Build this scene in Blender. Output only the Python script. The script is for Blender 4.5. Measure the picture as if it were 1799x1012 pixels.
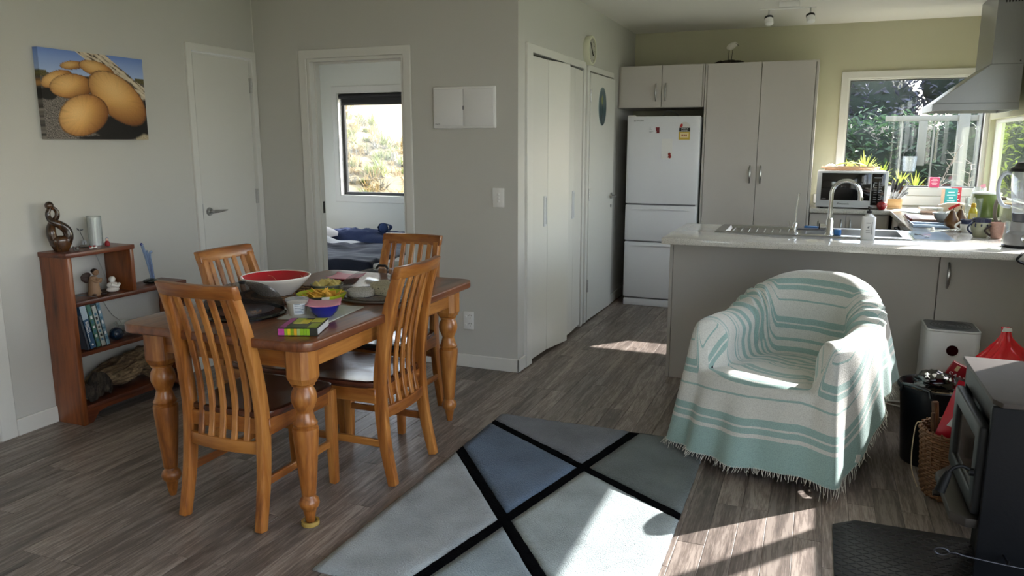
import bpy, bmesh, math, random
from math import sin, cos, pi, radians, sqrt, atan2, tan
from mathutils import Vector, Matrix, Euler, noise

for o in list(bpy.data.objects):
    bpy.data.objects.remove(o)
SC = bpy.context.scene
COL = SC.collection
random.seed(7)

# ------------------------------------------------------------ camera
cam_d = bpy.data.cameras.new('camera')
cam = bpy.data.objects.new('camera', cam_d)
COL.objects.link(cam)
SC.camera = cam
cam_d.sensor_fit = 'HORIZONTAL'
cam_d.sensor_width = 36.0
cam_d.lens = 1341.134 / 1799 * 36.0
cam_d.clip_start = 0.05
cam_d.clip_end = 500
cam.location = (0, 0, 1.42)
_fw = Vector((sin(-0.3773) * cos(0.185764), cos(-0.3773) * cos(0.185764), -sin(0.185764)))
cam.rotation_euler = _fw.to_track_quat('-Z', 'Y').to_euler()

# ------------------------------------------------------------ daylight
SUN_E = 32.3
SUN_DIR = Vector((0.640, 0.768, tan(radians(SUN_E)))).normalized()   # towards the sun
world = bpy.data.worlds.new('world')
SC.world = world
world.use_nodes = True
wn = world.node_tree
wn.nodes.clear()
w_out = wn.nodes.new('ShaderNodeOutputWorld')
w_bg = wn.nodes.new('ShaderNodeBackground')
w_sky = wn.nodes.new('ShaderNodeTexSky')
w_sky.sky_type = 'NISHITA'
w_sky.sun_disc = False
w_sky.sun_elevation = radians(SUN_E)
w_sky.sun_rotation = atan2(0.640, 0.768)
w_sky.air_density = 1.0
w_sky.dust_density = 1.5
w_tc = wn.nodes.new('ShaderNodeTexCoord')
w_no = wn.nodes.new('ShaderNodeTexNoise')
w_no.inputs['Scale'].default_value = 3.2
w_no.inputs['Detail'].default_value = 6
w_rp = wn.nodes.new('ShaderNodeValToRGB')
w_rp.color_ramp.elements[0].position = 0.36
w_rp.color_ramp.elements[1].position = 0.66
w_mx = wn.nodes.new('ShaderNodeMixRGB')
w_mx.inputs[2].default_value = (5.2, 5.5, 5.9, 1)      # bright thin cloud
wn.links.new(w_tc.outputs['Generated'], w_no.inputs['Vector'])
wn.links.new(w_no.outputs['Fac'], w_rp.inputs['Fac'])
wn.links.new(w_rp.outputs['Color'], w_mx.inputs[0])
wn.links.new(w_sky.outputs['Color'], w_mx.inputs[1])
wn.links.new(w_mx.outputs['Color'], w_bg.inputs['Color'])
wn.links.new(w_bg.outputs['Background'], w_out.inputs['Surface'])
w_bg.inputs['Strength'].default_value = 1.35

sun_d = bpy.data.lights.new('sun', 'SUN')
sun_d.energy = 30.0
sun_d.angle = radians(0.53)
sun_d.color = (1.0, 0.96, 0.92)
sun = bpy.data.objects.new('sun', sun_d)
COL.objects.link(sun)
sun.location = (6, 8, 9)
sun.rotation_euler = SUN_DIR.to_track_quat('Z', 'Y').to_euler()

SC.view_settings.view_transform = 'Standard'
SC.view_settings.look = 'None'
SC.view_settings.gamma = 1.0
SC.view_settings.use_curve_mapping = False
SC.view_settings.exposure = 0.0
SC.cycles.max_bounces = 14
SC.cycles.diffuse_bounces = 5
SC.cycles.glossy_bounces = 5
SC.cycles.transparent_max_bounces = 24
SC.cycles.sample_clamp_indirect = 8.0

# ------------------------------------------------------------ colour and material helpers
def lin(c):
    if isinstance(c, str):
        c = c.lstrip('#')
        c = [int(c[i:i + 2], 16) / 255 for i in (0, 2, 4)]
    return tuple((x / 12.92 if x <= 0.04045 else ((x + 0.055) / 1.055) ** 2.4) for x in c)

def new_mat(name):
    m = bpy.data.materials.new(name)
    m.use_nodes = True
    nt = m.node_tree
    b = nt.nodes['Principled BSDF']
    return m, nt, b

def N(nt, kind, **kw):
    n = nt.nodes.new(kind)
    for k, v in kw.items():
        if hasattr(n, k) and not k[0].isupper():
            setattr(n, k, v)
        else:
            n.inputs[k.replace('_', ' ')].default_value = v
    return n

def ramp(nt, stops, interp='LINEAR'):
    r = nt.nodes.new('ShaderNodeValToRGB')
    cr = r.color_ramp
    cr.interpolation = interp
    while len(cr.elements) > 1:
        cr.elements.remove(cr.elements[-1])
    cr.elements[0].position = stops[0][0]
    cr.elements[0].color = (*lin(stops[0][1]), 1)
    for p, c in stops[1:]:
        e = cr.elements.new(p)
        e.color = (*lin(c), 1)
    return r

def plain(name, col, rough=0.5, metal=0.0, var=0.04, scale=14.0, bump=0.0, bscale=60.0, spec=0.5, coat=0.0, sheen=0.0, emit=None):
    """A surface of one colour with a little mottling and optional fine relief."""
    m, nt, b = new_mat(name)
    c = lin(col)
    tc = N(nt, 'ShaderNodeTexCoord')
    no = N(nt, 'ShaderNodeTexNoise', Scale=scale, Detail=4.0)
    nt.links.new(tc.outputs['Object'], no.inputs['Vector'])
    mx = N(nt, 'ShaderNodeMixRGB')
    mx.inputs[1].default_value = (*[x * (1 - var) for x in c], 1)
    mx.inputs[2].default_value = (*[min(1, x * (1 + var)) for x in c], 1)
    nt.links.new(no.outputs['Fac'], mx.inputs[0])
    nt.links.new(mx.outputs['Color'], b.inputs['Base Color'])
    b.inputs['Roughness'].default_value = rough
    b.inputs['Metallic'].default_value = metal
    b.inputs['Specular IOR Level'].default_value = spec
    b.inputs['Coat Weight'].default_value = coat
    b.inputs['Coat Roughness'].default_value = 0.1
    b.inputs['Sheen Weight'].default_value = sheen
    if bump:
        n2 = N(nt, 'ShaderNodeTexNoise', Scale=bscale, Detail=3.0)
        nt.links.new(tc.outputs['Object'], n2.inputs['Vector'])
        bp = N(nt, 'ShaderNodeBump', Strength=bump, Distance=0.01)
        nt.links.new(n2.outputs['Fac'], bp.inputs['Height'])
        nt.links.new(bp.outputs['Normal'], b.inputs['Normal'])
    if emit:
        b.inputs['Emission Color'].default_value = (*lin(emit[0]), 1)
        b.inputs['Emission Strength'].default_value = emit[1]
    return m

def wood(name, dark, mid, light, axis='Z', rough=0.35, coat=0.25, scale=9.0, stretch=0.09, rnd=True):
    """Grain drawn out along one axis."""
    m, nt, b = new_mat(name)
    tc = N(nt, 'ShaderNodeTexCoord')
    mp = N(nt, 'ShaderNodeMapping')
    s = [1.0, 1.0, 1.0]
    s['XYZ'.index(axis)] = stretch
    mp.inputs['Scale'].default_value = s
    nt.links.new(tc.outputs['Object'], mp.inputs['Vector'])
    if rnd:
        oi = N(nt, 'ShaderNodeObjectInfo')
        ma = N(nt, 'ShaderNodeVectorMath', operation='SCALE')
        ma.inputs['Scale'].default_value = 37.0
        cb = N(nt, 'ShaderNodeCombineXYZ')
        for k in 'XYZ':
            nt.links.new(oi.outputs['Random'], cb.inputs[k])
        nt.links.new(cb.outputs[0], ma.inputs[0])
        nt.links.new(ma.outputs[0], mp.inputs['Location'])
    n1 = N(nt, 'ShaderNodeTexNoise', Scale=scale, Detail=5.0, Roughness=0.6, Distortion=1.2)
    n2 = N(nt, 'ShaderNodeTexNoise', Scale=scale * 8, Detail=3.0, Roughness=0.6)
    nt.links.new(mp.outputs[0], n1.inputs['Vector'])
    nt.links.new(mp.outputs[0], n2.inputs['Vector'])
    mxf = N(nt, 'ShaderNodeMath', operation='MULTIPLY_ADD')
    mxf.inputs[1].default_value = 0.35
    nt.links.new(n2.outputs['Fac'], mxf.inputs[0])
    nt.links.new(n1.outputs['Fac'], mxf.inputs[2])
    r = ramp(nt, [(0.44, dark), (0.62, mid), (0.86, light)])
    nt.links.new(mxf.outputs[0], r.inputs['Fac'])
    nt.links.new(r.outputs['Color'], b.inputs['Base Color'])
    b.inputs['Roughness'].default_value = rough
    b.inputs['Coat Weight'].default_value = coat
    b.inputs['Coat Roughness'].default_value = 0.18
    bp = N(nt, 'ShaderNodeBump', Strength=0.12, Distance=0.004)
    nt.links.new(n2.outputs['Fac'], bp.inputs['Height'])
    nt.links.new(bp.outputs['Normal'], b.inputs['Normal'])
    return m

def glass(name, tint=(1, 1, 1), fres=0.08, wavy=0.0, density=0.0, dcol=(1, 1, 1), spread=1.0):
    """Thin clear sheet: lets light through, mirrors a little at grazing angles."""
    m, nt, b = new_mat(name)
    nt.nodes.remove(b)
    out = nt.nodes['Material Output']
    tr = N(nt, 'ShaderNodeBsdfTransparent')
    tr.inputs['Color'].default_value = (*tint, 1)
    gl = N(nt, 'ShaderNodeBsdfGlossy', Roughness=0.02)
    lw = N(nt, 'ShaderNodeLayerWeight', Blend=0.35)
    mm = N(nt, 'ShaderNodeMath', operation='MULTIPLY_ADD')
    mm.inputs[1].default_value = 0.35 * spread
    mm.inputs[2].default_value = fres * 0.5
    nt.links.new(lw.outputs['Fresnel'], mm.inputs[0])
    mx = N(nt, 'ShaderNodeMixShader')
    nt.links.new(mm.outputs[0], mx.inputs[0])
    nt.links.new(tr.outputs[0], mx.inputs[1])
    nt.links.new(gl.outputs[0], mx.inputs[2])
    last = mx
    if density:
        df = N(nt, 'ShaderNodeBsdfDiffuse')
        df.inputs['Color'].default_value = (*dcol, 1)
        m2 = N(nt, 'ShaderNodeMixShader')
        m2.inputs[0].default_value = density
        nt.links.new(mx.outputs[0], m2.inputs[1])
        nt.links.new(df.outputs[0], m2.inputs[2])
        last = m2
    if wavy:
        tc = N(nt, 'ShaderNodeTexCoord')
        no = N(nt, 'ShaderNodeTexNoise', Scale=24.0, Detail=2.0)
        nt.links.new(tc.outputs['Object'], no.inputs['Vector'])
        bp = N(nt, 'ShaderNodeBump', Strength=wavy, Distance=0.01)
        nt.links.new(no.outputs['Fac'], bp.inputs['Height'])
        nt.links.new(bp.outputs['Normal'], gl.inputs['Normal'])
    nt.links.new(last.outputs[0], out.inputs['Surface'])
    return m

def vcol(name, rough=0.5, spec=0.4, sheen=0.0, bump=0.0, bscale=80.0):
    """Flat printed colour carried by the mesh's own colour layer."""
    m, nt, b = new_mat(name)
    a = N(nt, 'ShaderNodeVertexColor', layer_name='print')
    nt.links.new(a.outputs['Color'], b.inputs['Base Color'])
    b.inputs['Roughness'].default_value = rough
    b.inputs['Specular IOR Level'].default_value = spec
    b.inputs['Sheen Weight'].default_value = sheen
    if bump:
        tc = N(nt, 'ShaderNodeTexCoord')
        n2 = N(nt, 'ShaderNodeTexNoise', Scale=bscale, Detail=3.0)
        nt.links.new(tc.outputs['Object'], n2.inputs['Vector'])
        bp = N(nt, 'ShaderNodeBump', Strength=bump, Distance=0.01)
        nt.links.new(n2.outputs['Fac'], bp.inputs['Height'])
        nt.links.new(bp.outputs['Normal'], b.inputs['Normal'])
    return m

# ------------------------------------------------------------ mesh helpers
class MB:
    """Collects shapes and links them as ONE mesh object."""
    def __init__(s):
        s.v, s.f, s.c = [], [], None

    def add(s, vs, fs, M=None):
        n = len(s.v)
        s.v += [tuple(M @ Vector(p)) if M else tuple(p) for p in vs]
        s.f += [tuple(i + n for i in f) for f in fs]
        return s

    def box(s, x0, x1, y0, y1, z0, z1, M=None):
        vs = [(x, y, z) for z in (z0, z1) for y in (y0, y1) for x in (x0, x1)]
        return s.add(vs, [(0, 2, 3, 1), (4, 5, 7, 6), (0, 1, 5, 4), (2, 6, 7, 3), (0, 4, 6, 2), (1, 3, 7, 5)], M)

    def lathe(s, prof, n=24, c=(0, 0, 0), M=None, caps=True, sx=1.0, sy=1.0):
        vs, fs = [], []
        for r, z in prof:
            for k in range(n):
                a = 2 * pi * k / n
                vs.append((c[0] + r * sx * cos(a), c[1] + r * sy * sin(a), c[2] + z))
        for i in range(len(prof) - 1):
            for k in range(n):
                a, b = i * n + k, i * n + (k + 1) % n
                fs.append((a, b, b + n, a + n))
        if caps:
            if prof[0][0] > 1e-6:
                fs.append(tuple(reversed(range(n))))
            if prof[-1][0] > 1e-6:
                fs.append(tuple(range((len(prof) - 1) * n, len(prof) * n)))
        return s.add(vs, fs, M)

    def tube(s, pts, r, n=8, caps=True, M=None):
        pts = [Vector(p) for p in pts]
        m = len(pts)
        rs = r if isinstance(r, (list, tuple)) else [r] * m
        vs, fs = [], []
        up = None
        for i, p in enumerate(pts):
            t = (pts[min(i + 1, m - 1)] - pts[max(i - 1, 0)])
            t = t.normalized() if t.length > 1e-9 else Vector((0, 0, 1))
            if up is None:
                up = Vector((0, 0, 1)) if abs(t.z) < 0.9 else Vector((1, 0, 0))
            a = t.cross(up)
            a = a.normalized() if a.length > 1e-6 else t.orthogonal().normalized()
            b = a.cross(t).normalized()
            up = b
            for k in range(n):
                w = 2 * pi * k / n
                vs.append(p + (a * cos(w) + b * sin(w)) * rs[i])
        for i in range(m - 1):
            for k in range(n):
                x, y = i * n + k, i * n + (k + 1) % n
                fs.append((x, x + n, y + n, y))
        if caps:
            fs.append(tuple(range(n)))
            fs.append(tuple(reversed(range((m - 1) * n, m * n))))
        return s.add(vs, fs, M)

    def prism(s, poly, z0, z1, M=None):
        n = len(poly)
        vs = [(x, y, z0) for x, y in poly] + [(x, y, z1) for x, y in poly]
        fs = [tuple(reversed(range(n))), tuple(range(n, 2 * n))]
        fs += [(k, (k + 1) % n, n + (k + 1) % n, n + k) for k in range(n)]
        return s.add(vs, fs, M)

    def grid(s, fn, nu, nv, cu=False, M=None):
        vs = [fn(i / (nu if cu else nu - 1), j / (nv - 1)) for j in range(nv) for i in range(nu)]
        fs = []
        for j in range(nv - 1):
            for i in range(nu if cu else nu - 1):
                a, b = j * nu + i, j * nu + (i + 1) % nu
                fs.append((a, b, b + nu, a + nu))
        return s.add(vs, fs, M)

    def sweep(s, path, w, d, M=None):
        """Rectangular bar along a path lying in a plane of constant x: w across x, d across the path."""
        n = len(path)
        ws = w if isinstance(w, (list, tuple)) else [w] * n
        ds = d if isinstance(d, (list, tuple)) else [d] * n
        vs, fs = [], []
        for i, (x, y, z) in enumerate(path):
            a, b = path[max(0, i - 1)], path[min(n - 1, i + 1)]
            t = Vector((0, b[1] - a[1], b[2] - a[2])).normalized()
            nn = Vector((0, t.z, -t.y))
            for sx, sd in ((-1, -1), (1, -1), (1, 1), (-1, 1)):
                vs.append((x + sx * ws[i] / 2, y + sd * nn.y * ds[i] / 2, z + sd * nn.z * ds[i] / 2))
        for i in range(n - 1):
            for k in range(4):
                a, b = i * 4 + k, i * 4 + (k + 1) % 4
                fs.append((a, b, b + 4, a + 4))
        fs += [(3, 2, 1, 0), tuple(range((n - 1) * 4, n * 4))]
        return s.add(vs, fs, M)

    def ball(s, c, r, nu=20, nv=12, M=None, sq=(1, 1, 1)):
        def fn(u, v):
            a, b = 2 * pi * u, -pi / 2 + pi * v
            return (c[0] + r * sq[0] * cos(b) * cos(a), c[1] + r * sq[1] * cos(b) * sin(a), c[2] + r * sq[2] * sin(b))
        return s.grid(fn, nu, nv, True, M)

    def cells(s, xs, ys, z0, z1, fill, M=None):
        """A slab cut from a grid of cells; fill(cx, cy) says which are solid."""
        nx, ny = len(xs) - 1, len(ys) - 1
        on = [[bool(fill((xs[i] + xs[i + 1]) / 2, (ys[j] + ys[j + 1]) / 2)) for j in range(ny)] for i in range(nx)]
        idx, vs, fs = {}, [], []
        def P(i, j, k):
            if (i, j, k) not in idx:
                idx[(i, j, k)] = len(vs)
                vs.append((xs[i], ys[j], z1 if k else z0))
            return idx[(i, j, k)]
        g = lambda i, j: 0 <= i < nx and 0 <= j < ny and on[i][j]
        for i in range(nx):
            for j in range(ny):
                if not on[i][j]:
                    continue
                fs.append((P(i, j, 1), P(i + 1, j, 1), P(i + 1, j + 1, 1), P(i, j + 1, 1)))
                fs.append((P(i, j, 0), P(i, j + 1, 0), P(i + 1, j + 1, 0), P(i + 1, j, 0)))
                if not g(i - 1, j):
                    fs.append((P(i, j, 0), P(i, j, 1), P(i, j + 1, 1), P(i, j + 1, 0)))
                if not g(i + 1, j):
                    fs.append((P(i + 1, j, 0), P(i + 1, j + 1, 0), P(i + 1, j + 1, 1), P(i + 1, j, 1)))
                if not g(i, j - 1):
                    fs.append((P(i, j, 0), P(i + 1, j, 0), P(i + 1, j, 1), P(i, j, 1)))
                if not g(i, j + 1):
                    fs.append((P(i, j + 1, 0), P(i, j + 1, 1), P(i + 1, j + 1, 1), P(i + 1, j + 1, 0)))
        return s.add(vs, fs, M)

    def build(s, name, mat, parent=None, bevel=0.0, seg=2, smooth=40, local=False, colors=None, fix=True):
        me = bpy.data.meshes.new(name)
        vs = s.v
        off = Vector((0, 0, 0))
        if parent is not None:
            if not local:
                r = parent
                while r is not None:
                    off += r.location
                    r = r.parent
        else:
            xs, ys, zs = zip(*vs)
            if not local:
                off = Vector(((min(xs) + max(xs)) / 2, (min(ys) + max(ys)) / 2, min(zs)))
        me.from_pydata([(x - off.x, y - off.y, z - off.z) for x, y, z in vs], [], s.f)
        if colors is not None:
            la = me.color_attributes.new('print', 'FLOAT_COLOR', 'POINT')
            la.data.foreach_set('color', [q for c in colors for q in (*c, 1.0)])
        if fix or bevel:
            bm = bmesh.new()
            bm.from_mesh(me)
            if fix:
                bmesh.ops.recalc_face_normals(bm, faces=bm.faces)
            if bevel:
                es = [e for e in bm.edges if len(e.link_faces) == 2 and e.calc_face_angle(0) > 0.5]
                bmesh.ops.bevel(bm, geom=es, offset=bevel, segments=seg, profile=0.5, affect='EDGES', clamp_overlap=True)
            bm.to_mesh(me)
            bm.free()
        if smooth:
            me.shade_smooth()
            me.set_sharp_from_angle(angle=radians(smooth))
        if mat is not None:
            me.materials.append(mat)
        o = bpy.data.objects.new(name, me)
        COL.objects.link(o)
        if parent is not None:
            o.parent = parent
        elif not local:
            o.location = off
        return o

def tag(o, label, cat, group=None):
    o['label'] = label
    o['category'] = cat
    if group:
        o['group'] = group
    return o

def thing(name, label, cat, loc=(0, 0, 0), rz=0.0, group=None):
    o = bpy.data.objects.new(name, None)
    o.empty_display_size = 0.05
    COL.objects.link(o)
    o.location = loc
    o.rotation_euler = (0, 0, rz)
    return tag(o, label, cat, group)

def struct(o):
    o['kind'] = 'structure'
    return o

def frame_empty(name):
    o = bpy.data.objects.new(name, None)
    COL.objects.link(o)
    return struct(o)

def dup(root, loc, rz, label, group=None):
    r = root.copy()
    COL.objects.link(r)
    r.location = loc
    r.rotation_euler = (0, 0, rz)
    r['label'] = label
    if group:
        r['group'] = group
    for ch in list(root.children):
        c = ch.copy()
        COL.objects.link(c)
        c.parent = r
        for g in ch.children:
            d = g.copy()
            COL.objects.link(d)
            d.parent = c
    return r

def T(x=0, y=0, z=0, rx=0, ry=0, rz=0):
    return Matrix.Translation((x, y, z)) @ Euler((rx, ry, rz)).to_matrix().to_4x4()

def smoothpath(pts, n=6):
    out = []
    P = [Vector(p) for p in pts]
    for i in range(len(P) - 1):
        p0, p1, p2, p3 = P[max(0, i - 1)], P[i], P[i + 1], P[min(len(P) - 1, i + 2)]
        for k in range(n):
            t = k / n
            out.append(0.5 * ((2 * p1) + (p2 - p0) * t + (2 * p0 - 5 * p1 + 4 * p2 - p3) * t * t + (3 * p1 - p0 - 3 * p2 + p3) * t ** 3))
    out.append(P[-1])
    return out

def roundpoly(x0, x1, y0, y1, r, n=6):
    out = []
    for cx, cy, a0 in ((x1 - r, y1 - r, 0), (x0 + r, y1 - r, 90), (x0 + r, y0 + r, 180), (x1 - r, y0 + r, 270)):
        for k in range(n + 1):
            a = radians(a0 + 90 * k / n)
            out.append((cx + r * cos(a), cy + r * sin(a)))
    return out

def text(body, size, mat, parent, M, name='lettering', extrude=0.0003, spacing=1.0, sx=1.0, align='CENTER'):
    """Printed words as flat letter shapes, lying in local XY before M places them."""
    cu = bpy.data.curves.new(name, 'FONT')
    cu.body = body
    cu.size = size
    cu.extrude = extrude
    cu.align_x = align
    cu.align_y = 'CENTER'
    cu.space_character = spacing
    tmp = bpy.data.objects.new(name, cu)
    COL.objects.link(tmp)
    dg = bpy.context.evaluated_depsgraph_get()
    me = bpy.data.meshes.new_from_object(tmp.evaluated_get(dg))
    bpy.data.objects.remove(tmp)
    off = Vector((0, 0, 0))
    r = parent
    while r is not None:
        off += r.location
        r = r.parent
    me.transform(Matrix.Translation(-off) @ M @ Matrix.Diagonal((sx, 1, 1, 1)))
    me.materials.clear()
    me.materials.append(mat)
    o = bpy.data.objects.new(name, me)
    COL.objects.link(o)
    o.parent = parent
    return o

# orientation of flat print: facing -Y (towards the camera), facing +X (on a wall at the left)
FACE_Y = Euler((pi / 2, 0, 0)).to_matrix().to_4x4()
FACE_X = Euler((pi / 2, 0, pi / 2)).to_matrix().to_4x4()
FACE_NX = Euler((pi / 2, 0, -pi / 2)).to_matrix().to_4x4()

# ------------------------------------------------------------ materials
M_WALL = plain('wall paint', '#c6c5bf', rough=0.75, var=0.015, scale=3, bump=0.05, bscale=180, spec=0.25)
M_KWALL = plain('kitchen wall paint', '#c4c2a8', rough=0.75, var=0.015, scale=3, bump=0.05, bscale=180, spec=0.25)
M_WHITEWALL = plain('bedroom wall paint', '#e2e3dc', rough=0.8, var=0.01, scale=3, spec=0.2)
M_CEIL = plain('ceiling paint', '#eceae4', rough=0.85, var=0.01, scale=4, bump=0.03, bscale=150, spec=0.2)
M_TRIM = plain('white trim enamel', '#dcdbd5', rough=0.38, var=0.01)
M_DOOR = plain('white door enamel', '#dad9d3', rough=0.4, var=0.01, bump=0.01, bscale=200)
M_CAB = plain('cabinet laminate', '#c3beb8', rough=0.45, var=0.012, scale=30, bump=0.02, bscale=220)
M_CABG = plain('grey cabinet laminate', '#b6b3ae', rough=0.45, var=0.012, scale=30, bump=0.02, bscale=220)
M_DARK = plain('dark gap', '#1c1a17', rough=0.8)
M_BLACK = plain('black plastic', '#141416', rough=0.4)
M_BLACKG = plain('gloss black', '#08080a', rough=0.06, coat=0.4)
M_CHROME = plain('chrome', '#d8dadc', rough=0.08, metal=1.0, var=0.0)
M_STEEL = plain('brushed steel', '#a9aaab', rough=0.28, metal=1.0, var=0.05, scale=80)
M_SATIN = plain('satin steel', '#bcbcbb', rough=0.3, metal=1.0, var=0.03)
M_WHITEP = plain('white plastic', '#e8e8e6', rough=0.35, var=0.01)
M_FRIDGE = plain('fridge enamel', '#e2e4e8', rough=0.28, var=0.008)
M_APPL = plain('appliance silver paint', '#cfd1d4', rough=0.3, var=0.01)
M_GLASS = glass('window glass')
M_CLEAR = glass('clear glassware', tint=(0.93, 0.95, 0.95), fres=0.16, density=0.05, dcol=(0.8, 0.85, 0.85))
M_PLASTIC_CLEAR = glass('clear plastic', tint=(0.88, 0.9, 0.92), fres=0.12, density=0.22, dcol=(0.85, 0.88, 0.92))
M_CERAM = plain('white ceramic', '#eceae4', rough=0.18, coat=0.3, var=0.01)
M_PINE = wood('honey pine', '#5c3013', '#955a24', '#c08545', 'Z')
M_PINEX = wood('honey pine across', '#542a10', '#874e1e', '#ae7436', 'X')
M_PINEY = wood('honey pine along', '#542a10', '#874e1e', '#ae7436', 'Y')
M_TABLE = wood('red brown table top', '#3a1b0d', '#66371d', '#83502f', 'Y', rough=0.3, coat=0.35, stretch=0.05)
M_SEAT = wood('dark seat wood', '#2e1810', '#45251a', '#5a3222', 'Y', rough=0.25, coat=0.5)
M_CASE = wood('bookcase wood', '#3a1a0b', '#743c1a', '#955326', 'Z', rough=0.4)
M_CASEY = wood('bookcase shelf wood', '#35170c', '#5a2a15', '#74391c', 'Y', rough=0.4)
M_RED = plain('red print', '#c01424', rough=0.3)
M_INK = plain('black ink', '#161616', rough=0.6)
M_INKW = plain('white ink', '#eeeeee', rough=0.6)
M_INKG = plain('grey ink', '#7c7c80', rough=0.6)
# ============================================================ THE SETTING
XL, XR, XH, YB, YK, HC = -3.602, 1.28, -1.684, 4.347, 7.416, 2.443
YF = -3.0
WX = Matrix(((0, 0, 1, 0), (1, 0, 0, 0), (0, 1, 0, 0), (0, 0, 0, 1)))   # (along y, up, across x)
WY = Matrix(((1, 0, 0, 0), (0, 0, 1, 0), (0, 1, 0, 0), (0, 0, 0, 1)))   # (along x, up, across y)

def wall(name, mat, M, a0, a1, t0, t1, holes=(), z1=HC, z0=-0.05):
    xs = sorted({a0, a1} | {h[0] for h in holes} | {h[1] for h in holes})
    ys = sorted({z0, z1} | {h[2] for h in holes} | {h[3] for h in holes})
    inside = lambda x, y: any(h[0] < x < h[1] and h[2] < y < h[3] for h in holes)
    return struct(MB().cells(xs, ys, t0, t1, lambda x, y: not inside(x, y), M).build(name, mat, smooth=0))

wall('wall_left', M_WALL, WX, YF, YB + 0.1, XL - 0.1, XL, [(3.765, 4.307, -0.05, 1.985), (1.55, 2.345, -0.05, 1.985)])
wall('wall_back', M_WALL, WY, XL, XH, YB, YB + 0.1, [(-3.175, -2.452, -0.05, 1.972)])
wall('wall_hall', M_WALL, WX, YB + 0.1, YK, XH - 0.1, XH, [(4.562, 5.676, -0.05, 1.975), (5.842, 6.56, -0.05, 1.975)])
wall('wall_closet', M_WALL, WX, YB + 0.1, YK, XH - 0.14, XH - 0.1)
wall('wall_kitchen', M_KWALL, WY, XH - 0.14, XR + 0.11, YK, YK + 0.11, [(0.197, 1.262, 1.047, 1.98)])
wall('wall_right', M_KWALL, WX, YF, YK, XR, XR + 0.11,
     [(5.95, 7.36, 0.99, 1.62), (3.70, 5.53, 1.17, 2.09), (-1.5, 2.2, 0.0, 2.2)])
wall('wall_front', M_WALL, WY, XL - 0.1, XR + 0.11, YF - 0.1, YF, [(-1.9, -1.1, 0.9, 2.05)])
wall('wall_bedroom_left', M_WHITEWALL, WX, YB + 0.1, YK, -5.7, -5.6, [(5.0, 6.6, 0.9, 2.0)])
wall('wall_bedroom_back', M_WHITEWALL, WY, -5.7, XH - 0.14, YK, YK + 0.11, [(-5.035, -4.05, 0.845, 1.99)])
wall('wall_bedroom_front', M_WHITEWALL, WY, -5.7, XL - 0.1, YB + 0.02, YB + 0.1)
struct(MB().box(XL - 0.1, -3.2, YB + 0.1, YB + 0.104, 0, HC).box(-2.43, XH - 0.14, YB + 0.1, YB + 0.104, 0, HC).box(XH - 0.144, XH - 0.14, YB + 0.1, YK, 0, HC).build('wall_bedroom_lining', M_WHITEWALL, smooth=0))
struct(MB().box(-5.7, XR + 0.11, YF - 0.1, YK + 0.11, HC, HC + 0.1).build('ceiling', M_CEIL, smooth=0))

# floor: a base, and the visible planks laid on it one by one
m, nt, b = new_mat('floor plank oak')
tc = N(nt, 'ShaderNodeTexCoord')
oi = N(nt, 'ShaderNodeObjectInfo')
mp = N(nt, 'ShaderNodeMapping')
mp.inputs['Scale'].default_value = (1, 0.07, 1)
cb = N(nt, 'ShaderNodeCombineXYZ')
sc = N(nt, 'ShaderNodeMath', operation='MULTIPLY')
sc.inputs[1].default_value = 91.0
nt.links.new(oi.outputs['Random'], sc.inputs[0])
nt.links.new(sc.outputs[0], cb.inputs['X'])
nt.links.new(sc.outputs[0], cb.inputs['Y'])
nt.links.new(cb.outputs[0], mp.inputs['Location'])
nt.links.new(tc.outputs['Object'], mp.inputs['Vector'])
n1 = N(nt, 'ShaderNodeTexNoise', Scale=16.0, Detail=5.0, Roughness=0.65, Distortion=1.6)
n2 = N(nt, 'ShaderNodeTexNoise', Scale=150.0, Detail=3.0, Roughness=0.7)
nt.links.new(mp.outputs[0], n1.inputs['Vector'])
nt.links.new(mp.outputs[0], n2.inputs['Vector'])
ad = N(nt, 'ShaderNodeMath', operation='MULTIPLY_ADD')
ad.inputs[1].default_value = 0.75
nt.links.new(n2.outputs['Fac'], ad.inputs[0])
nt.links.new(n1.outputs['Fac'], ad.inputs[2])
r = ramp(nt, [(0.52, '#3d3533'), (0.84, '#71665f'), (1.0, '#938880')])
nt.links.new(ad.outputs[0], r.inputs['Fac'])
hv = N(nt, 'ShaderNodeHueSaturation')
mr = N(nt, 'ShaderNodeMapRange')
mr.inputs['To Min'].default_value = 0.74
mr.inputs['To Max'].default_value = 1.3
nt.links.new(oi.outputs['Random'], mr.inputs['Value'])
nt.links.new(mr.outputs[0], hv.inputs['Value'])
nt.links.new(r.outputs['Color'], hv.inputs['Color'])
nt.links.new(hv.outputs['Color'], b.inputs['Base Color'])
b.inputs['Roughness'].default_value = 0.42
bp = N(nt, 'ShaderNodeBump', Strength=0.18, Distance=0.002)
nt.links.new(n2.outputs['Fac'], bp.inputs['Height'])
nt.links.new(bp.outputs['Normal'], b.inputs['Normal'])
M_PLANK = m
M_BASE = plain('floor base', '#6e6259', rough=0.6)
floor = struct(MB().box(XL - 0.1, XR + 0.11, YF - 0.1, YK + 0.11, -0.12, -0.0035).build('floor', M_BASE, smooth=0))
struct(MB().box(-5.7, XH - 0.14, YB + 0.11, YK + 0.11, -0.1, 0.0).build('floor_bedroom', plain('bedroom carpet', '#a39a8c', rough=0.95), smooth=0))
PW, PL = 0.098, 0.93
_meshes = {}
rr = random.Random(3)
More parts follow.
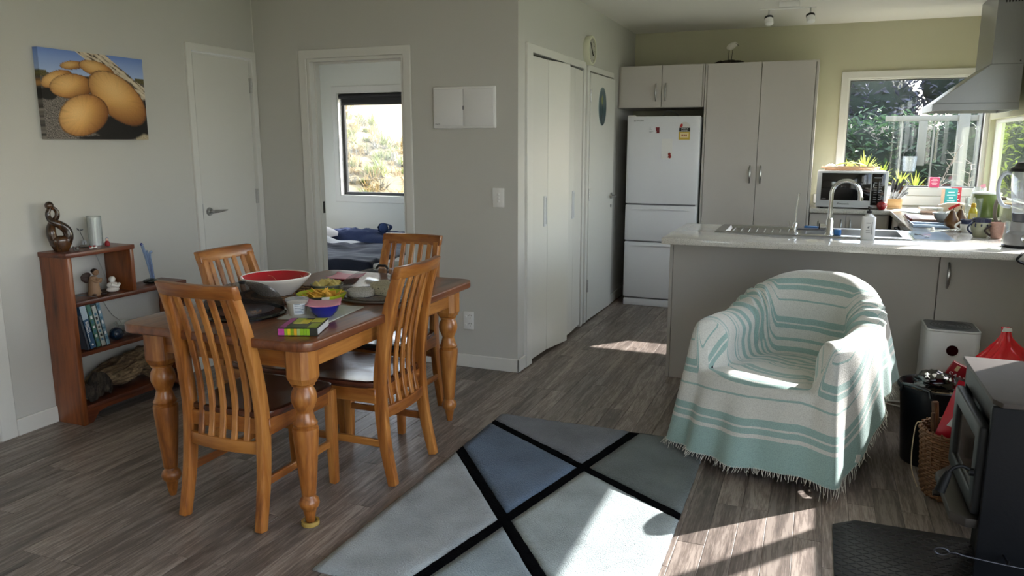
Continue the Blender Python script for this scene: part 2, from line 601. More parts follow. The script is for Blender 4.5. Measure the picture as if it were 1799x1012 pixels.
def plank_mesh(y0, y1):
    k = round(y1 - y0, 3)
    if k not in _meshes:
        me = MB()
        h = 0.0006
        x0, x1 = -PW / 2 + h, PW / 2 - h
        a, c = h, k - h
        e = 0.0012
        me.add([(x0, a, -0.0035), (x1, a, -0.0035), (x1, c, -0.0035), (x0, c, -0.0035),
                (x0, a, -0.0008), (x1, a, -0.0008), (x1, c, -0.0008), (x0, c, -0.0008),
                (x0 + e, a + e, 0), (x1 - e, a + e, 0), (x1 - e, c - e, 0), (x0 + e, c - e, 0)],
               [(0, 1, 5, 4), (1, 2, 6, 5), (2, 3, 7, 6), (3, 0, 4, 7), (4, 5, 9, 8), (5, 6, 10, 9), (6, 7, 11, 10), (7, 4, 8, 11), (8, 9, 10, 11)])
        o = me.build('plank', M_PLANK, local=True, smooth=0)
        _meshes[k] = o.data
        bpy.data.objects.remove(o)
    return _meshes[k]
_n = 0
for row in range(50):
    xc = XR - PW / 2 - row * PW
    y = 1.3 - rr.choice([0.0, 0.19, 0.37, 0.55, 0.74])
    while y < YK:
        y0, y1 = max(y, 1.2), min(y + PL, YK if xc > XH else YB)
        y += PL
        # left out where nothing of the plank shows: outside the view, behind the kitchen units
        reach = [(xc, y0), (xc, y1)]
        if y1 - y0 < 0.05 or (xc > -0.72 and y0 > 4.7) or (xc < XH - 0.05 and y0 > YB - 0.03):
            continue
        if y1 < 1.6 or all(px / py < -2.15 for px, py in reach):
            continue
        o = bpy.data.objects.new('plank', plank_mesh(y0, y1))
        COL.objects.link(o)
        o.location = Vector((xc, y0, 0)) - floor.location
        o.parent = floor
        _n += 1
print('planks', _n)

# baseboards
bb = lambda name, *a: struct(MB().box(*a).build(name, M_TRIM, bevel=0.004, seg=1))
bb('baseboard_left', XL, XL + 0.014, 2.43, 3.72, 0, 0.085)
bb('baseboard_back', -2.395, XH + 0.014, YB - 0.014, YB, 0, 0.085)
bb('baseboard_hall', XH, XH + 0.014, YB - 0.014, 4.462, 0, 0.085)
bb('baseboard_kitchen', XH, XH + 0.014, 6.63, 7.39, 0, 0.085)
bb('baseboard_corner', XL + 0.014, -3.24, YB - 0.014, YB, 0, 0.085)
# bright edge bead where the two dining walls meet
struct(MB().box(XL, XL + 0.004, YB - 0.004, YB, 0.0, HC).build('trim_1', M_TRIM, smooth=0))

# --- door_1: closed white door on the left wall
d = frame_empty('door_1')
d.location = (XL, 3.75, 0)
MB().cells([3.721, 3.765, 4.302, 4.345], [0, 1.985, 2.03], XL - 0.1, XL + 0.016, lambda y, z: not (3.765 < y < 4.302 and z < 1.985), WX).build('casing', M_TRIM, d, bevel=0.003, seg=1)
MB().cells([3.765, 3.785, 4.298, 4.302], [0, 1.975, 1.985], XL - 0.09, XL - 0.045, lambda y, z: not (3.785 < y < 4.298 and z < 1.975), WX).build('stop', M_TRIM, d)
MB().box(XL - 0.045, XL - 0.008, 3.79, 4.296, 0.008, 1.972).build('leaf', M_DOOR, d, bevel=0.003, seg=1)
for z in (0.2, 1.02, 1.76):
    hg = MB().box(XL - 0.012, XL + 0.004, 4.288, 4.301, z, z + 0.1)
    for k in range(5):
        hg.lathe([(0.006, z + 0.001 + 0.02 * k), (0.006, z + 0.019 + 0.02 * k)], 8, (XL + 0.004, 4.297, 0))
    hg.build('hinge', M_SATIN, d)
LEVER = MB()
def lever(p, M, name='handle'):
    """Round rose with a tapering lever; the rose faces +x before M, the lever points along +y."""
    h = MB().lathe([(0.0, 0.012), (0.024, 0.011), (0.027, 0.004), (0.027, 0)], 24, M=M @ T(0, 0, 0, 0, pi / 2, 0))
    h.tube([M @ Vector((0.005, 0, 0)), M @ Vector((0.045, 0, 0))], 0.0095, 10)
    h.tube([M @ Vector(q) for q in ((0.04, -0.008, 0), (0.042, 0.03, 0), (0.042, 0.075, 0.001), (0.04, 0.12, 0.003))], [0.0105, 0.010, 0.0075, 0.0045], 10)
    return h.build(name, M_SATIN, p)
lever(d, T(XL - 0.008, 3.842, 0.998))
MB().box(XL - 0.012, XL - 0.006, 3.786, 3.792, 0.95, 1.05).build('latch_plate', M_SATIN, d)

# --- door_3: the frame that enters the picture at its edge
d = frame_empty('door_3')
d.location = (XL, 1.95, 0)
MB().cells([1.49, 1.55, 2.345, 2.428], [0, 1.985, 2.045], XL - 0.1, XL + 0.016, lambda y, z: not (1.55 < y < 2.345 and z < 1.985), WX).build('casing', M_TRIM, d, bevel=0.004, seg=1)
MB().box(XL - 0.05, XL - 0.012, 1.56, 2.335, 0.008, 1.972).build('leaf', M_DOOR, d)

# --- door_2: the open bedroom doorway
d = frame_empty('door_2')
d.location = (-2.81, YB, 0)
MB().cells([-3.233, -3.175, -2.452, -2.397], [0, 1.972, 2.028], YB - 0.016, YB, lambda x, z: not (-3.175 < x < -2.452 and z < 1.972), WY).build('casing', M_TRIM, d, bevel=0.004, seg=1)
MB().cells([-3.175, -3.155, -2.472, -2.452], [0, 1.952, 1.972], YB - 0.004, YB + 0.11, lambda x, z: not (-3.155 < x < -2.472 and z < 1.952), WY).build('jamb', M_TRIM, d, bevel=0.002, seg=1)
MB().cells([-3.155, -3.143, -2.484, -2.472], [0, 1.94, 1.952], YB + 0.045, YB + 0.062, lambda x, z: not (-3.143 < x < -2.484 and z < 1.94), WY).build('stop', M_TRIM, d)
MB().box(-3.156, -3.151, YB + 0.068, YB + 0.098, 0.955, 1.035).box(-3.152, -3.149, YB + 0.072, YB + 0.09, 0.975, 1.02).build('strike_plate', plain('dark bronze', '#3a3733', rough=0.35, metal=1), d)

# --- door_4: the four-leaf folding cupboard in the hall wall
d = frame_empty('door_4')
d.location = (XH, 5.12, 0)
MB().cells([4.466, 4.562, 5.676, 5.716], [0, 1.975, 2.026], XH - 0.02, XH + 0.018, lambda y, z: not (4.562 < y < 5.676 and z < 1.975), WX).build('casing', M_TRIM, d, bevel=0.004, seg=1)
MB().box(XH - 0.1, XH - 0.085, 4.562, 5.676, 0, 1.975).build('recess', M_DARK, d)  # dark sheet: the shade inside the unlit cupboard is put into its colour
def leaf(y0, x0, y1, x1, nm='leaf'):
    L = sqrt((y1 - y0) ** 2 + (x1 - x0) ** 2)
    a = atan2(-(x1 - x0), y1 - y0)
    M = T(x0, y0, 0, 0, 0, a)
    return MB().box(-0.03, 0, 0.001, L - 0.001, 0.022, 1.958, M).build(nm, M_DOOR, d, bevel=0.002, seg=1), M, L
l1 = leaf(4.572, XH + 0.006, 4.855, XH + 0.016)
l2 = leaf(4.857, XH + 0.016, 5.150, XH + 0.072)
l3 = leaf(5.160, XH + 0.028, 5.41, XH + 0.026)
l4 = leaf(5.412, XH + 0.026, 5.668, XH + 0.008)
def pull(l, y, z):
    o, M, L = l
    h = MB()
    h.cells([y - 0.026, y - 0.014, y + 0.014, y + 0.026], [z - 0.1, z - 0.088, z + 0.088, z + 0.1], 0.0, 0.006, lambda a, b: not (abs(a - y) < 0.014 and abs(b - z) < 0.088), M @ WX)
    h.box(0.0, 0.0015, y - 0.014, y + 0.014, z - 0.088, z + 0.088, M)
    h.build('flush_pull', M_APPL, o, bevel=0.001, seg=1)
pull(l1, 0.235, 0.985)
pull(l3, 0.235, 0.985)
# --- door_5: the white door beyond it, a hand's breadth ajar
d = frame_empty('door_5')
d.location = (XH, 6.2, 0)
MB().cells([5.79, 5.842, 6.56, 6.575], [0, 1.975, 2.016], XH - 0.09, XH + 0.014, lambda y, z: not (5.842 < y < 6.56 and z < 1.975), WX).build('casing', M_TRIM, d, bevel=0.003, seg=1)
MB().box(XH - 0.1, XH - 0.09, 5.842, 6.56, 0, 1.975).build('recess', M_DARK, d)  # dark sheet painted as the shade behind the door
DM = T(XH + 0.018, 5.85, 0, 0, 0, -radians(1.2))
dl = MB().box(-0.036, 0, 0, 0.70, 0.012, 1.962, DM).build('leaf', M_DOOR, d, bevel=0.002, seg=1)
for z in (0.25, 0.98, 1.74):
    hg = MB().box(XH + 0.014, XH + 0.022, 5.838, 5.852, z, z + 0.1)
    for k in range(5):
        hg.lathe([(0.006, z + 0.001 + 0.02 * k), (0.006, z + 0.019 + 0.02 * k)], 8, (XH + 0.022, 5.846, 0))
    hg.build('hinge', M_SATIN, d)
lever(d, DM @ T(0.0, 0.64, 0.985, 0, 0, 0) @ Matrix.Diagonal((1, -1, 1, 1)))
lk = MB().lathe([(0.012, 0.006), (0.014, 0)], 16, M=DM @ T(0, 0.64, 0.90, 0, pi / 2, 0)).build('lock', M_SATIN, d)

# --- windows
M_ALU = plain('grey window aluminium', '#4b4f50', rough=0.45, metal=0.0)
M_ALUD = plain('black window aluminium', '#1e2123', rough=0.4)
M_BLIND = plain('charcoal roller blind', '#2a2a2d', rough=0.8, bump=0.05, bscale=300)
def window(name, M, a0, a1, z0, z1, t0, t1, fr, mat, casing=None, bars=(), sill=True, gmat=None):
    """Aluminium frame between depths t0..t1 in an opening, panes between the bars, casing (inner face, depth, width)."""
    w = frame_empty(name)
    xs = sorted({a0, a0 + fr, a1 - fr, a1} | {q for bx in bars for q in (bx - fr / 2, bx + fr / 2)})
    solid = lambda x, z: x < a0 + fr or x > a1 - fr or z < z0 + fr or z > z1 - fr or any(abs(x - bx) < fr / 2 for bx in bars)
    MB().cells(xs, [z0, z0 + fr, z1 - fr, z1], t0, t1, solid, M).build('frame', mat, w, bevel=0.002, seg=1)
    e = [a0] + list(bars) + [a1]
    for k in range(len(e) - 1):
        MB().box(e[k] + fr * 0.45, e[k + 1] - fr * 0.45, z0 + fr * 0.45, z1 - fr * 0.45, (t0 + t1) / 2 - 0.002, (t0 + t1) / 2 + 0.002, M).build('pane', gmat or M_GLASS, w)
    if casing:
        f, th, cw = casing
        f0, f1 = sorted((f, f + th))
        MB().cells([a0 - cw, a0, a1, a1 + cw], [z0 - cw, z0, z1, z1 + cw], f0, f1, lambda x, z: not (a0 < x < a1 and z0 < z < z1), M).build('casing', M_TRIM, w, bevel=0.003, seg=1)
        g0, g1 = sorted((f + th * 0.5, t0 if th < 0 else t1))
        q = 0.012
        MB().cells([a0, a0 + q, a1 - q, a1], [z0, z0 + q, z1 - q, z1], g0, g1, lambda x, z: x < a0 + q or x > a1 - q or z < z0 + q or z > z1 - q, M).build('reveal', M_TRIM, w)
    return w
w = window('window_1', WY, -5.035, -4.05, 0.845, 1.99, YK + 0.06, YK + 0.1, 0.045, M_ALUD, (YK, -0.014, 0.065), bars=(-4.175,))
MB().box(-4.985, -4.06, YK + 0.002, YK + 0.018, 1.865, 1.93).build('blind', M_BLIND, w)
MB().lathe([(0.028, 0), (0.028, 0.945)], 16, M=T(-5.01, YK + 0.018, 1.945, 0, pi / 2, 0)).build('blind_roller', M_BLIND, w)
MB().box(-4.985, -4.06, YK - 0.002, YK + 0.02, 1.848, 1.868).build('blind_rail', M_BLACK, w)
window('window_2', WY, 0.197, 1.262, 1.047, 1.98, YK + 0.05, YK + 0.085, 0.022, M_ALU, (YK, -0.016, 0.058))
window('window_3', WX, 5.95, 7.36, 0.99, 1.62, XR + 0.04, XR + 0.08, 0.03, M_TRIM, None, gmat=glass('rippled splash glass', tint=(0.93, 0.96, 0.9), fres=0.1, wavy=0.4))
window('window_4', WX, 3.70, 5.53, 1.17, 2.09, XR + 0.05, XR + 0.09, 0.03, M_ALU, (XR, -0.016, 0.058))
struct(MB().box(XR + 0.05, XR + 0.09, 4.295, 4.395, 1.19, 2.07).build('window_mullion', M_ALU))
window('window_5', WX, -1.5, 2.2, 0.0, 2.2, XR + 0.05, XR + 0.09, 0.06, M_ALU, (XR, -0.016, 0.058), bars=(-0.27, 0.97))  # unseen slider, placed and sized for the side light it fills in
window('window_6_fill', WY, -1.9, -1.1, 0.9, 2.05, YF - 0.08, YF - 0.04, 0.06, M_ALU, None)  # unseen window added behind the camera as fill light
window('window_7_fill', WX, 5.0, 6.6, 0.9, 2.0, -5.69, -5.65, 0.05, M_ALUD, None)  # unseen second bedroom window, added to brighten that room
# white boards between the kitchen window and the worktop
struct(MB().box(-0.02, XR, YK - 0.012, YK, 0.905, 0.985).build('trim_2', M_CERAM, bevel=0.002, seg=1))
# ============================================================ DINING TABLE AND CHAIRS
TX0, TX1, TY0, TY1, TZ = -2.49, -1.60, 2.115, 3.52, 0.74
tb = thing('dining_table', 'wooden dining table with turned legs and a red-brown top', 'table', (-2.045, 2.82, 0))
MB().prism(roundpoly(TX0, TX1, TY0, TY1, 0.07, 7), TZ - 0.036, TZ).build('tabletop', M_TABLE, tb, bevel=0.007, seg=3)
for nm, mat, bx in (('apron', M_PINEX, (TX0 + 0.13, TX1 - 0.13, TY0 + 0.085, TY0 + 0.107)), ('apron', M_PINEX, (TX0 + 0.13, TX1 - 0.13, TY1 - 0.107, TY1 - 0.085)),
                    ('apron', M_PINEY, (TX0 + 0.075, TX0 + 0.097, TY0 + 0.13, TY1 - 0.13)), ('apron', M_PINEY, (TX1 - 0.097, TX1 - 0.075, TY0 + 0.13, TY1 - 0.13))):
    MB().box(*bx, 0.615, TZ - 0.036).build(nm, mat, tb, bevel=0.002, seg=1)
LEGP = [(0.013, 0.0), (0.016, 0.012), (0.024, 0.055), (0.026, 0.064), (0.034, 0.072), (0.039, 0.088), (0.035, 0.103), (0.026, 0.114), (0.024, 0.12), (0.028, 0.124),
        (0.028, 0.135), (0.036, 0.22), (0.044, 0.32), (0.048, 0.375), (0.0475, 0.388), (0.039, 0.394), (0.044, 0.399), (0.046, 0.406), (0.040, 0.413), (0.036, 0.428), (0.031, 0.446),
        (0.030, 0.452), (0.037, 0.468), (0.046, 0.49), (0.0475, 0.508), (0.044, 0.528), (0.036, 0.543), (0.034, 0.549), (0.042, 0.552), (0.043, 0.558), (0.036, 0.562)]
for lx in (-2.385, -1.705):
    for ly in (2.22, 3.415):
        g = MB().lathe(LEGP, 28, (lx, ly, 0))
        o = g.build('leg', M_PINE, tb, smooth=50)
        h = 0.051
        c = 0.02
        q = [(h, -h + c), (h, h - c), (h - c, h), (-h + c, h), (-h, h - c), (-h, -h + c), (-h + c, -h), (h - c, -h)]
        bl = MB()
        lo = [(x * 0.8 + lx, y * 0.8 + ly, 0.562) for x, y in q]
        m1 = [(x + lx, y + ly, 0.585) for x, y in q]
        hi = [(x + lx, y + ly, TZ - 0.037) for x, y in q]
        bl.add(lo + m1 + hi, [tuple(reversed(range(8))), tuple(range(16, 24))] + [(i, (i + 1) % 8, 8 + (i + 1) % 8, 8 + i) for i in range(8)] + [(8 + i, 8 + (i + 1) % 8, 16 + (i + 1) % 8, 16 + i) for i in range(8)])
        bl.build('leg_block', M_PINE, o, smooth=0)
cp = MB().lathe([(0.0, 0.004), (0.022, 0.004), (0.026, 0.016), (0.034, 0.016), (0.036, 0.004), (0.034, 0.0)], 28, (-1.705, 2.22, 0)).build('castor_cup', plain('amber glass', '#a88d4a', rough=0.15, coat=0.5), None)
tag(cp, 'small amber glass castor cup under the table leg beside the rug', 'castor cup')

def build_chair():
    c = thing('dining_chair', '', 'chair', (0, 0, 0), 0, 'pine dining chairs around the table')
    post = lambda s: smoothpath([(s * 0.182, -0.245, 0), (s * 0.177, -0.205, 0.2), (s * 0.172, -0.188, 0.42), (s * 0.168, -0.205, 0.6), (s * 0.16, -0.238, 0.77), (s * 0.152, -0.278, 0.90)], 5)
    for s in (-1, 1):
        P = post(s)
        MB().sweep([tuple(p) for p in P], 0.033, [0.040 + 0.012 * sin(pi * min(1, p.z / 0.85)) for p in P]).build('rear_leg', M_PINE, c, bevel=0.005, seg=2, local=True)
        MB().sweep([(s * 0.19, 0.215, 0), (s * 0.19, 0.212, 0.2), (s * 0.19, 0.21, 0.418)], [0.032, 0.038, 0.04], [0.032, 0.038, 0.04]).build('front_leg', M_PINE, c, bevel=0.004, seg=2, local=True)
        MB().box(s * 0.184 - 0.009, s * 0.184 + 0.009, -0.19, 0.2, 0.165, 0.197).build('stretcher', M_PINEY, c, bevel=0.004, seg=1, local=True)
        MB().box(s * 0.182 - 0.011, s * 0.182 + 0.011, -0.175, 0.195, 0.355, 0.42).build('seat_rail', M_PINEY, c, bevel=0.003, seg=1, local=True)
    MB().box(-0.175, 0.175, 0.2, 0.222, 0.355, 0.42).build('seat_rail', M_PINEX, c, bevel=0.003, seg=1, local=True)
    MB().box(-0.16, 0.16, -0.196, -0.176, 0.36, 0.42).build('seat_rail', M_PINEX, c, bevel=0.003, seg=1, local=True)
    # scooped seat
    def outline(u):
        a = 2 * pi * u
        k = 1 / max(abs(cos(a)) ** 6 + abs(sin(a)) ** 6, 1e-6) ** (1 / 6)
        y = 0.02 + 0.218 * k * sin(a)
        return (0.212 + 0.012 * (y / 0.22)) * k * cos(a), y
    def top(u, v):
        x, y = outline(u)
        if v <= 0.86:
            f = v / 0.86 * 0.965
            dip = -0.011 * (1 - f ** 2) * (1 if True else 0)
            return (x * f, 0.02 + (y - 0.02) * f, 0.447 + dip)
        f = (v - 0.86) / 0.14
        a = f * pi
        return (x * (0.965 + 0.035 * sin(a)), 0.02 + (y - 0.02) * (0.965 + 0.035 * sin(a)), 0.432 + 0.015 * cos(a) - (0.0 if f < 1 else 0.0))
    st = MB().grid(top, 48, 20, True)
    n = 48 * 19
    st.f.append(tuple(reversed(range(n, n + 48))))
    st.build('seat', M_SEAT, c, smooth=50, local=True)
    # back rails, bowed in plan
    def rail(z0, z1, yc, half, t, bow, nm):
        g = MB()
        xs = [-half + 2 * half * k / 12 for k in range(13)]
        f = lambda x: yc - bow * (1 - (x / half) ** 2)
        lean = (z1 - z0) * 0.32 if z0 > 0.6 else 0
        vs, fs = [], []
        for x in xs:
            vs += [(x, f(x) - t / 2, z0), (x, f(x) + t / 2, z0), (x, f(x) + t / 2 - lean, z1), (x, f(x) - t / 2 - lean, z1)]
        for k in range(12):
            for j in range(4):
                a, b = k * 4 + j, k * 4 + (j + 1) % 4
                fs.append((a, b, b + 4, a + 4))
        fs += [(3, 2, 1, 0), (48, 49, 50, 51)]
        return g.add(vs, fs).build(nm, M_PINEX, c, bevel=0.006, seg=2, local=True)
    rail(0.885, 0.938, -0.272, 0.177, 0.034, 0.022, 'top_rail')
    rail(0.285, 0.335, -0.196, 0.162, 0.022, 0.018, 'lower_rail')
    for k in range(5):
        x = -0.108 + 0.054 * k
        b = 0.018 * (1 - (x / 0.17) ** 2)
        P = smoothpath([(x, -0.196 - b, 0.325), (x, -0.178 - b, 0.45), (x, -0.19 - b, 0.6), (x, -0.228 - b, 0.77), (x, -0.268 - b, 0.895)], 4)
        MB().sweep([tuple(p) for p in P], 0.026, 0.013).build('back_slat', M_PINE, c, bevel=0.003, seg=1, local=True)
    return c
ch = build_chair()
ch['label'] = 'wooden slat-back chair at the near end of the table, its back towards us'
ch.location = (-2.02, 2.345, 0)
dup(ch, (-1.825, 2.81, 0), pi / 2, 'wooden slat-back chair at the long side of the table beside the rug')
dup(ch, (-2.035, 3.375, 0), pi, 'wooden slat-back chair at the far end of the table by the bedroom doorway')
dup(ch, (-2.315, 2.845, 0), -pi / 2, 'wooden slat-back chair tucked under the table on the bookcase side')

# papers and a black folder lying on the far chair's seat
bk = thing('paper_stack', 'white papers with a black folder lying on a chair seat under the table', 'papers', (-1.95, 3.2, 0.45))
MB().box(-0.14, 0.15, -0.12, 0.02, 0.0, 0.012, T(0, 0, 0, 0, 0, 0.15)).build('folder', M_BLACK, bk, bevel=0.002, seg=1, local=True)
for k in range(3):
    MB().grid(lambda u, v, k=k: (-0.13 + 0.26 * u, -0.11 + 0.13 * v, 0.014 + 0.004 * k + 0.004 * sin(5 * u + k)), 8, 4, M=T(0.004 * k, 0.003 * k, 0, 0, 0, 0.15 + 0.05 * k)).build('sheet', M_CERAM, bk, local=True, fix=False)

# ============================================================ THINGS ON THE TABLE
M_MATW = plain('woven brown grass', '#8a6a48', rough=0.9, var=0.4, scale=90, bump=0.5, bscale=120)
def woven_mat(name, x, y, r, label, dark):
    t = thing(name, label, 'trivet', (x, y, TZ), 0, 'woven grass mats on the table')
    for k in range(7):
        ra = r * (k + 0.7) / 7
        pts = [(ra * cos(a), ra * sin(a), 0.005 + 0.0022 * sin(a * (5 + 6 * k))) for a in [2 * pi * i / (18 + 14 * k) for i in range(18 + 14 * k + 1)]]
        MB().tube(pts, r / 12.5, 6).build('coil', M_MATW if (k + dark) % 2 else plain('woven dark grass', '#4a3020', rough=0.9, var=0.3, scale=80), t, local=True)
    return t
woven_mat('woven_trivet', -2.22, 2.78, 0.19, 'round woven grass mat under the big red and white bowl', 0)
# big bowl, red inside, white outside
b_ = thing('salad_bowl', 'large conical bowl, red inside and white outside, on a woven mat', 'bowl', (-2.235, 2.755, TZ + 0.011))
b_.scale = (0.9, 0.9, 0.82)
MB().lathe([(0.078, 0.0), (0.081, 0.005), (0.082, 0.010), (0.116, 0.042), (0.155, 0.088), (0.168, 0.105), (0.169, 0.109), (0.166, 0.110)], 48, caps=False).build('outer', plain('matt white glaze', '#d9d3cb', rough=0.4, coat=0.2), b_, local=True)
MB().lathe([(0.166, 0.110), (0.162, 0.107), (0.150, 0.089), (0.111, 0.045), (0.072, 0.015), (0.0, 0.012)], 48, caps=False).build('inside', plain('red glaze', '#b30f20', rough=0.2, coat=0.5), b_, local=True)
MB().lathe([(0.166, 0.1072), (0.1695, 0.1065), (0.170, 0.110), (0.167, 0.1125), (0.163, 0.110), (0.1635, 0.1078)], 48, caps=False).build('rim', M_CERAM, b_, local=True)
for k in range(5):
    a0 = 2 * pi * k / 5
    pts = []
    for i in range(9):
        f = -1 + i / 4
        rr_ = 0.147 - 0.066 * f * f
        zz = 0.0150 + (rr_ - 0.072) / 0.078 * 0.074
        pts.append((rr_ * cos(a0 + 0.4 * f), rr_ * sin(a0 + 0.4 * f), zz + 0.003))
    MB().tube(pts[:5], 0.0008, 4).build('gold_line', plain('fine gold line', '#d98a62', rough=0.4), b_, local=True)

# black mesh dome and plate
M_MESH, nt, b = new_mat('black food mesh')
nt.nodes.remove(b)
def mesh_mat(m, nt, col, open_, scale):
    out = nt.nodes['Material Output']
    tr = N(nt, 'ShaderNodeBsdfTransparent')
    df = N(nt, 'ShaderNodeBsdfPrincipled', Roughness=0.35, Metallic=0.6)
    df.inputs['Base Color'].default_value = (*lin(col), 1)
    tc = N(nt, 'ShaderNodeTexCoord')
    w1 = N(nt, 'ShaderNodeTexVoronoi', Scale=scale)
    nt.links.new(tc.outputs['Object'], w1.inputs['Vector'])
    mr = N(nt, 'ShaderNodeMapRange')
    mr.inputs['From Min'].default_value = 0.15
    mr.inputs['From Max'].default_value = 0.6
    mr.inputs['To Min'].default_value = open_ + 0.15
    mr.inputs['To Max'].default_value = open_ - 0.15
    nt.links.new(w1.outputs['Distance'], mr.inputs['Value'])
    mx = N(nt, 'ShaderNodeMixShader')
    nt.links.new(mr.outputs[0], mx.inputs[0])
    nt.links.new(df.outputs[0], mx.inputs[1])
    nt.links.new(tr.outputs[0], mx.inputs[2])
    nt.links.new(mx.outputs[0], out.inputs['Surface'])
mesh_mat(M_MESH, nt, '#15171a', 0.58, 220)
M_MESHG, nt, b = new_mat('grey food mesh')
nt.nodes.remove(b)
mesh_mat(M_MESHG, nt, '#6c6c6e', 0.78, 260)
DOME = lambda r, h: [(r * sqrt(max(0, 1 - (k / 10) ** 2.2)), h * k / 10) for k in range(11)]
pl = thing('dinner_plate', 'dark red plate with crumbs under the black mesh cover', 'plate', (-2.14, 2.43, TZ))
MB().lathe([(0.0, 0.004), (0.075, 0.0), (0.09, 0.006), (0.118, 0.014), (0.12, 0.017), (0.116, 0.018), (0.088, 0.011), (0.0, 0.009)], 44).build('dish', plain('dark red glaze', '#4a1814', rough=0.22, coat=0.4), pl, local=True)
rnd = random.Random(2)
for k in range(9):
    a, q = rnd.uniform(0, 6.28), rnd.uniform(0.01, 0.075)
    MB().box(-0.012, 0.012, -0.003, 0.003, 0.0095, 0.014, T(q * cos(a), q * sin(a), 0, 0, 0, rnd.uniform(0, 3))).build('crumb', plain('toast crumb', '#b9854a', rough=0.9), pl, local=True)
dm = thing('mesh_food_cover', 'black mesh dome covering the dark red plate', 'food cover', (-2.14, 2.43, TZ))
MB().lathe(DOME(0.16, 0.12), 48, (0, 0, 0.012), caps=False).build('dome', M_MESH, dm, local=True, fix=False)
MB().lathe([(0.158, 0), (0.168, 0.002), (0.169, 0.008), (0.163, 0.014), (0.157, 0.014)], 48, caps=False).build('rim', M_BLACKG, dm, local=True)
MB().lathe([(0.012, 0.125), (0.014, 0.13), (0.015, 0.136), (0.0, 0.138)], 20).build('knob', M_BLACK, dm, local=True)

# tray with cheeses under the grey mesh dome
tr_ = thing('serving_board', 'round dark wooden board under the grey mesh cover', 'board', (-1.815, 2.975, TZ))
MB().lathe([(0.0, 0), (0.18, 0), (0.184, 0.006), (0.18, 0.012), (0.0, 0.012)], 48).build('board', wood('dark board', '#2c1d15', '#4d3626', '#765540', 'X', scale=14), tr_, local=True)
for k in range(6):
    MB().box(-0.14, 0.14, -0.1 + 0.036 * k, -0.098 + 0.036 * k, 0.0118, 0.0124).build('groove', M_DARK, tr_, local=True)
dm2 = thing('grey_mesh_cover', 'clear grey mesh dome with a dark handle over the cheeses', 'food cover', (-1.815, 2.975, TZ))
MB().lathe(DOME(0.202, 0.118), 56, (0, 0, 0.008), caps=False).build('dome', M_MESHG, dm2, local=True, fix=False)
MB().lathe([(0.200, 0.001), (0.207, 0.003), (0.208, 0.008), (0.201, 0.011)], 56, caps=False).build('rim', M_STEEL, dm2, local=True)
MB().tube([(-0.03, 0, 0.124), (-0.018, 0, 0.138), (0.018, 0, 0.138), (0.03, 0, 0.124)], 0.006, 8).build('handle', M_BLACK, dm2, local=True)
def cheese(x, y, r, h, col, nm, label, cut=None):
    t = thing(nm, label, 'cheese', (x, y, TZ + 0.0125))
    n = 24
    rng = [cut[0] + (cut[1] - cut[0]) * k / n for k in range(n + 1)] if cut else [2 * pi * k / n for k in range(n)]
    poly = ([(0, 0)] if cut else []) + [(r * cos(a), r * sin(a)) for a in rng]
    MB().prism(poly, 0, h).build('rind', plain(nm + ' rind', col, rough=0.7, bump=0.2), t, bevel=0.006, seg=2, local=True)
    return t
cheese(-1.875, 2.885, 0.062, 0.03, '#e4e2da', 'white_cheese', 'round white cheese under the grey mesh cover')
t = cheese(-1.785, 3.0, 0.095, 0.045, '#d9d2b0', 'herb_cheese', 'cut wedge of herbed cheese under the grey mesh cover', (2.2, 5.6))
rnd = random.Random(4)
for k in range(14):
    a, q, z = rnd.uniform(2.3, 5.5), 0.101, rnd.uniform(0.008, 0.04)
    MB().ball((q * cos(a), q * sin(a), z), 0.0028, 6, 4).build('herb_fleck', plain('herb fleck', '#3b4a2c', rough=0.8), t, local=True)
t = thing('cheese_knife', 'cheese knife with a black handle under the grey mesh cover', 'knife', (-1.90, 3.0, TZ + 0.0145), 0.35)
MB().tube([(0, 0, 0.006), (0.05, 0, 0.008), (0.085, 0, 0.008)], [0.007, 0.009, 0.008], 8).build('handle', M_BLACK, t, local=True)
MB().prism([(-0.1, -0.002), (-0.09, -0.013), (0, -0.01), (0, 0.008)], 0.003, 0.005).build('blade', M_STEEL, t, local=True)
t = thing('white_napkin', 'folded white paper napkin on the table behind the grey mesh cover', 'napkin', (-2.03, 3.30, TZ), 0.4)
MB().grid(lambda u, v: (-0.07 + 0.14 * u, -0.06 + 0.12 * v, 0.004 + 0.006 * sin(3 * u + 2 * v)), 10, 8).build('sheet', M_CERAM, t, local=True, fix=False)

# bowls of snacks
def snack_bowl(nm, label, x, y, prof, mat, col, pieces, seed, pr, kind):
    t = thing(nm, label, 'bowl', (x, y, TZ))
    MB().lathe(prof, 40, caps=False).build('dish', mat, t, local=True)
    rn = random.Random(seed)
    R = max(p[0] for p in prof) * 0.74
    H = max(p[1] for p in prof)
    s = thing(kind[0], kind[1], kind[2], (x, y, TZ + H * 0.55))
    for k in range(pieces):
        a, q = rn.uniform(0, 6.28), R * sqrt(rn.random())
        M = T(q * cos(a), q * sin(a), H * 0.42 * (1 - (q / R) ** 2) + rn.uniform(-0.004, 0.012), rn.uniform(-1, 1), rn.uniform(-1, 1), rn.uniform(0, 6))
        g = MB()
        if kind[3] == 'crisp':
            g.prism([(pr, 0), (-pr * 0.6, pr * 0.8), (-pr * 0.7, -pr * 0.8)], -0.002, 0.002, M)
        else:
            g.box(-pr, pr, -pr * 0.7, pr * 0.7, -pr * 0.55, pr * 0.55, M)
        g.build('piece', col, s, bevel=0.0015, seg=1, local=True)
    return t
bowlp = lambda r, h, f=0.5: [(r * f * 0.9, 0), (r * f, 0.004), (r * 0.85, h * 0.45), (r, h), (r * 0.975, h + 0.002), (r * 0.82, h * 0.48), (r * f * 0.9, 0.008), (0, 0.007)]
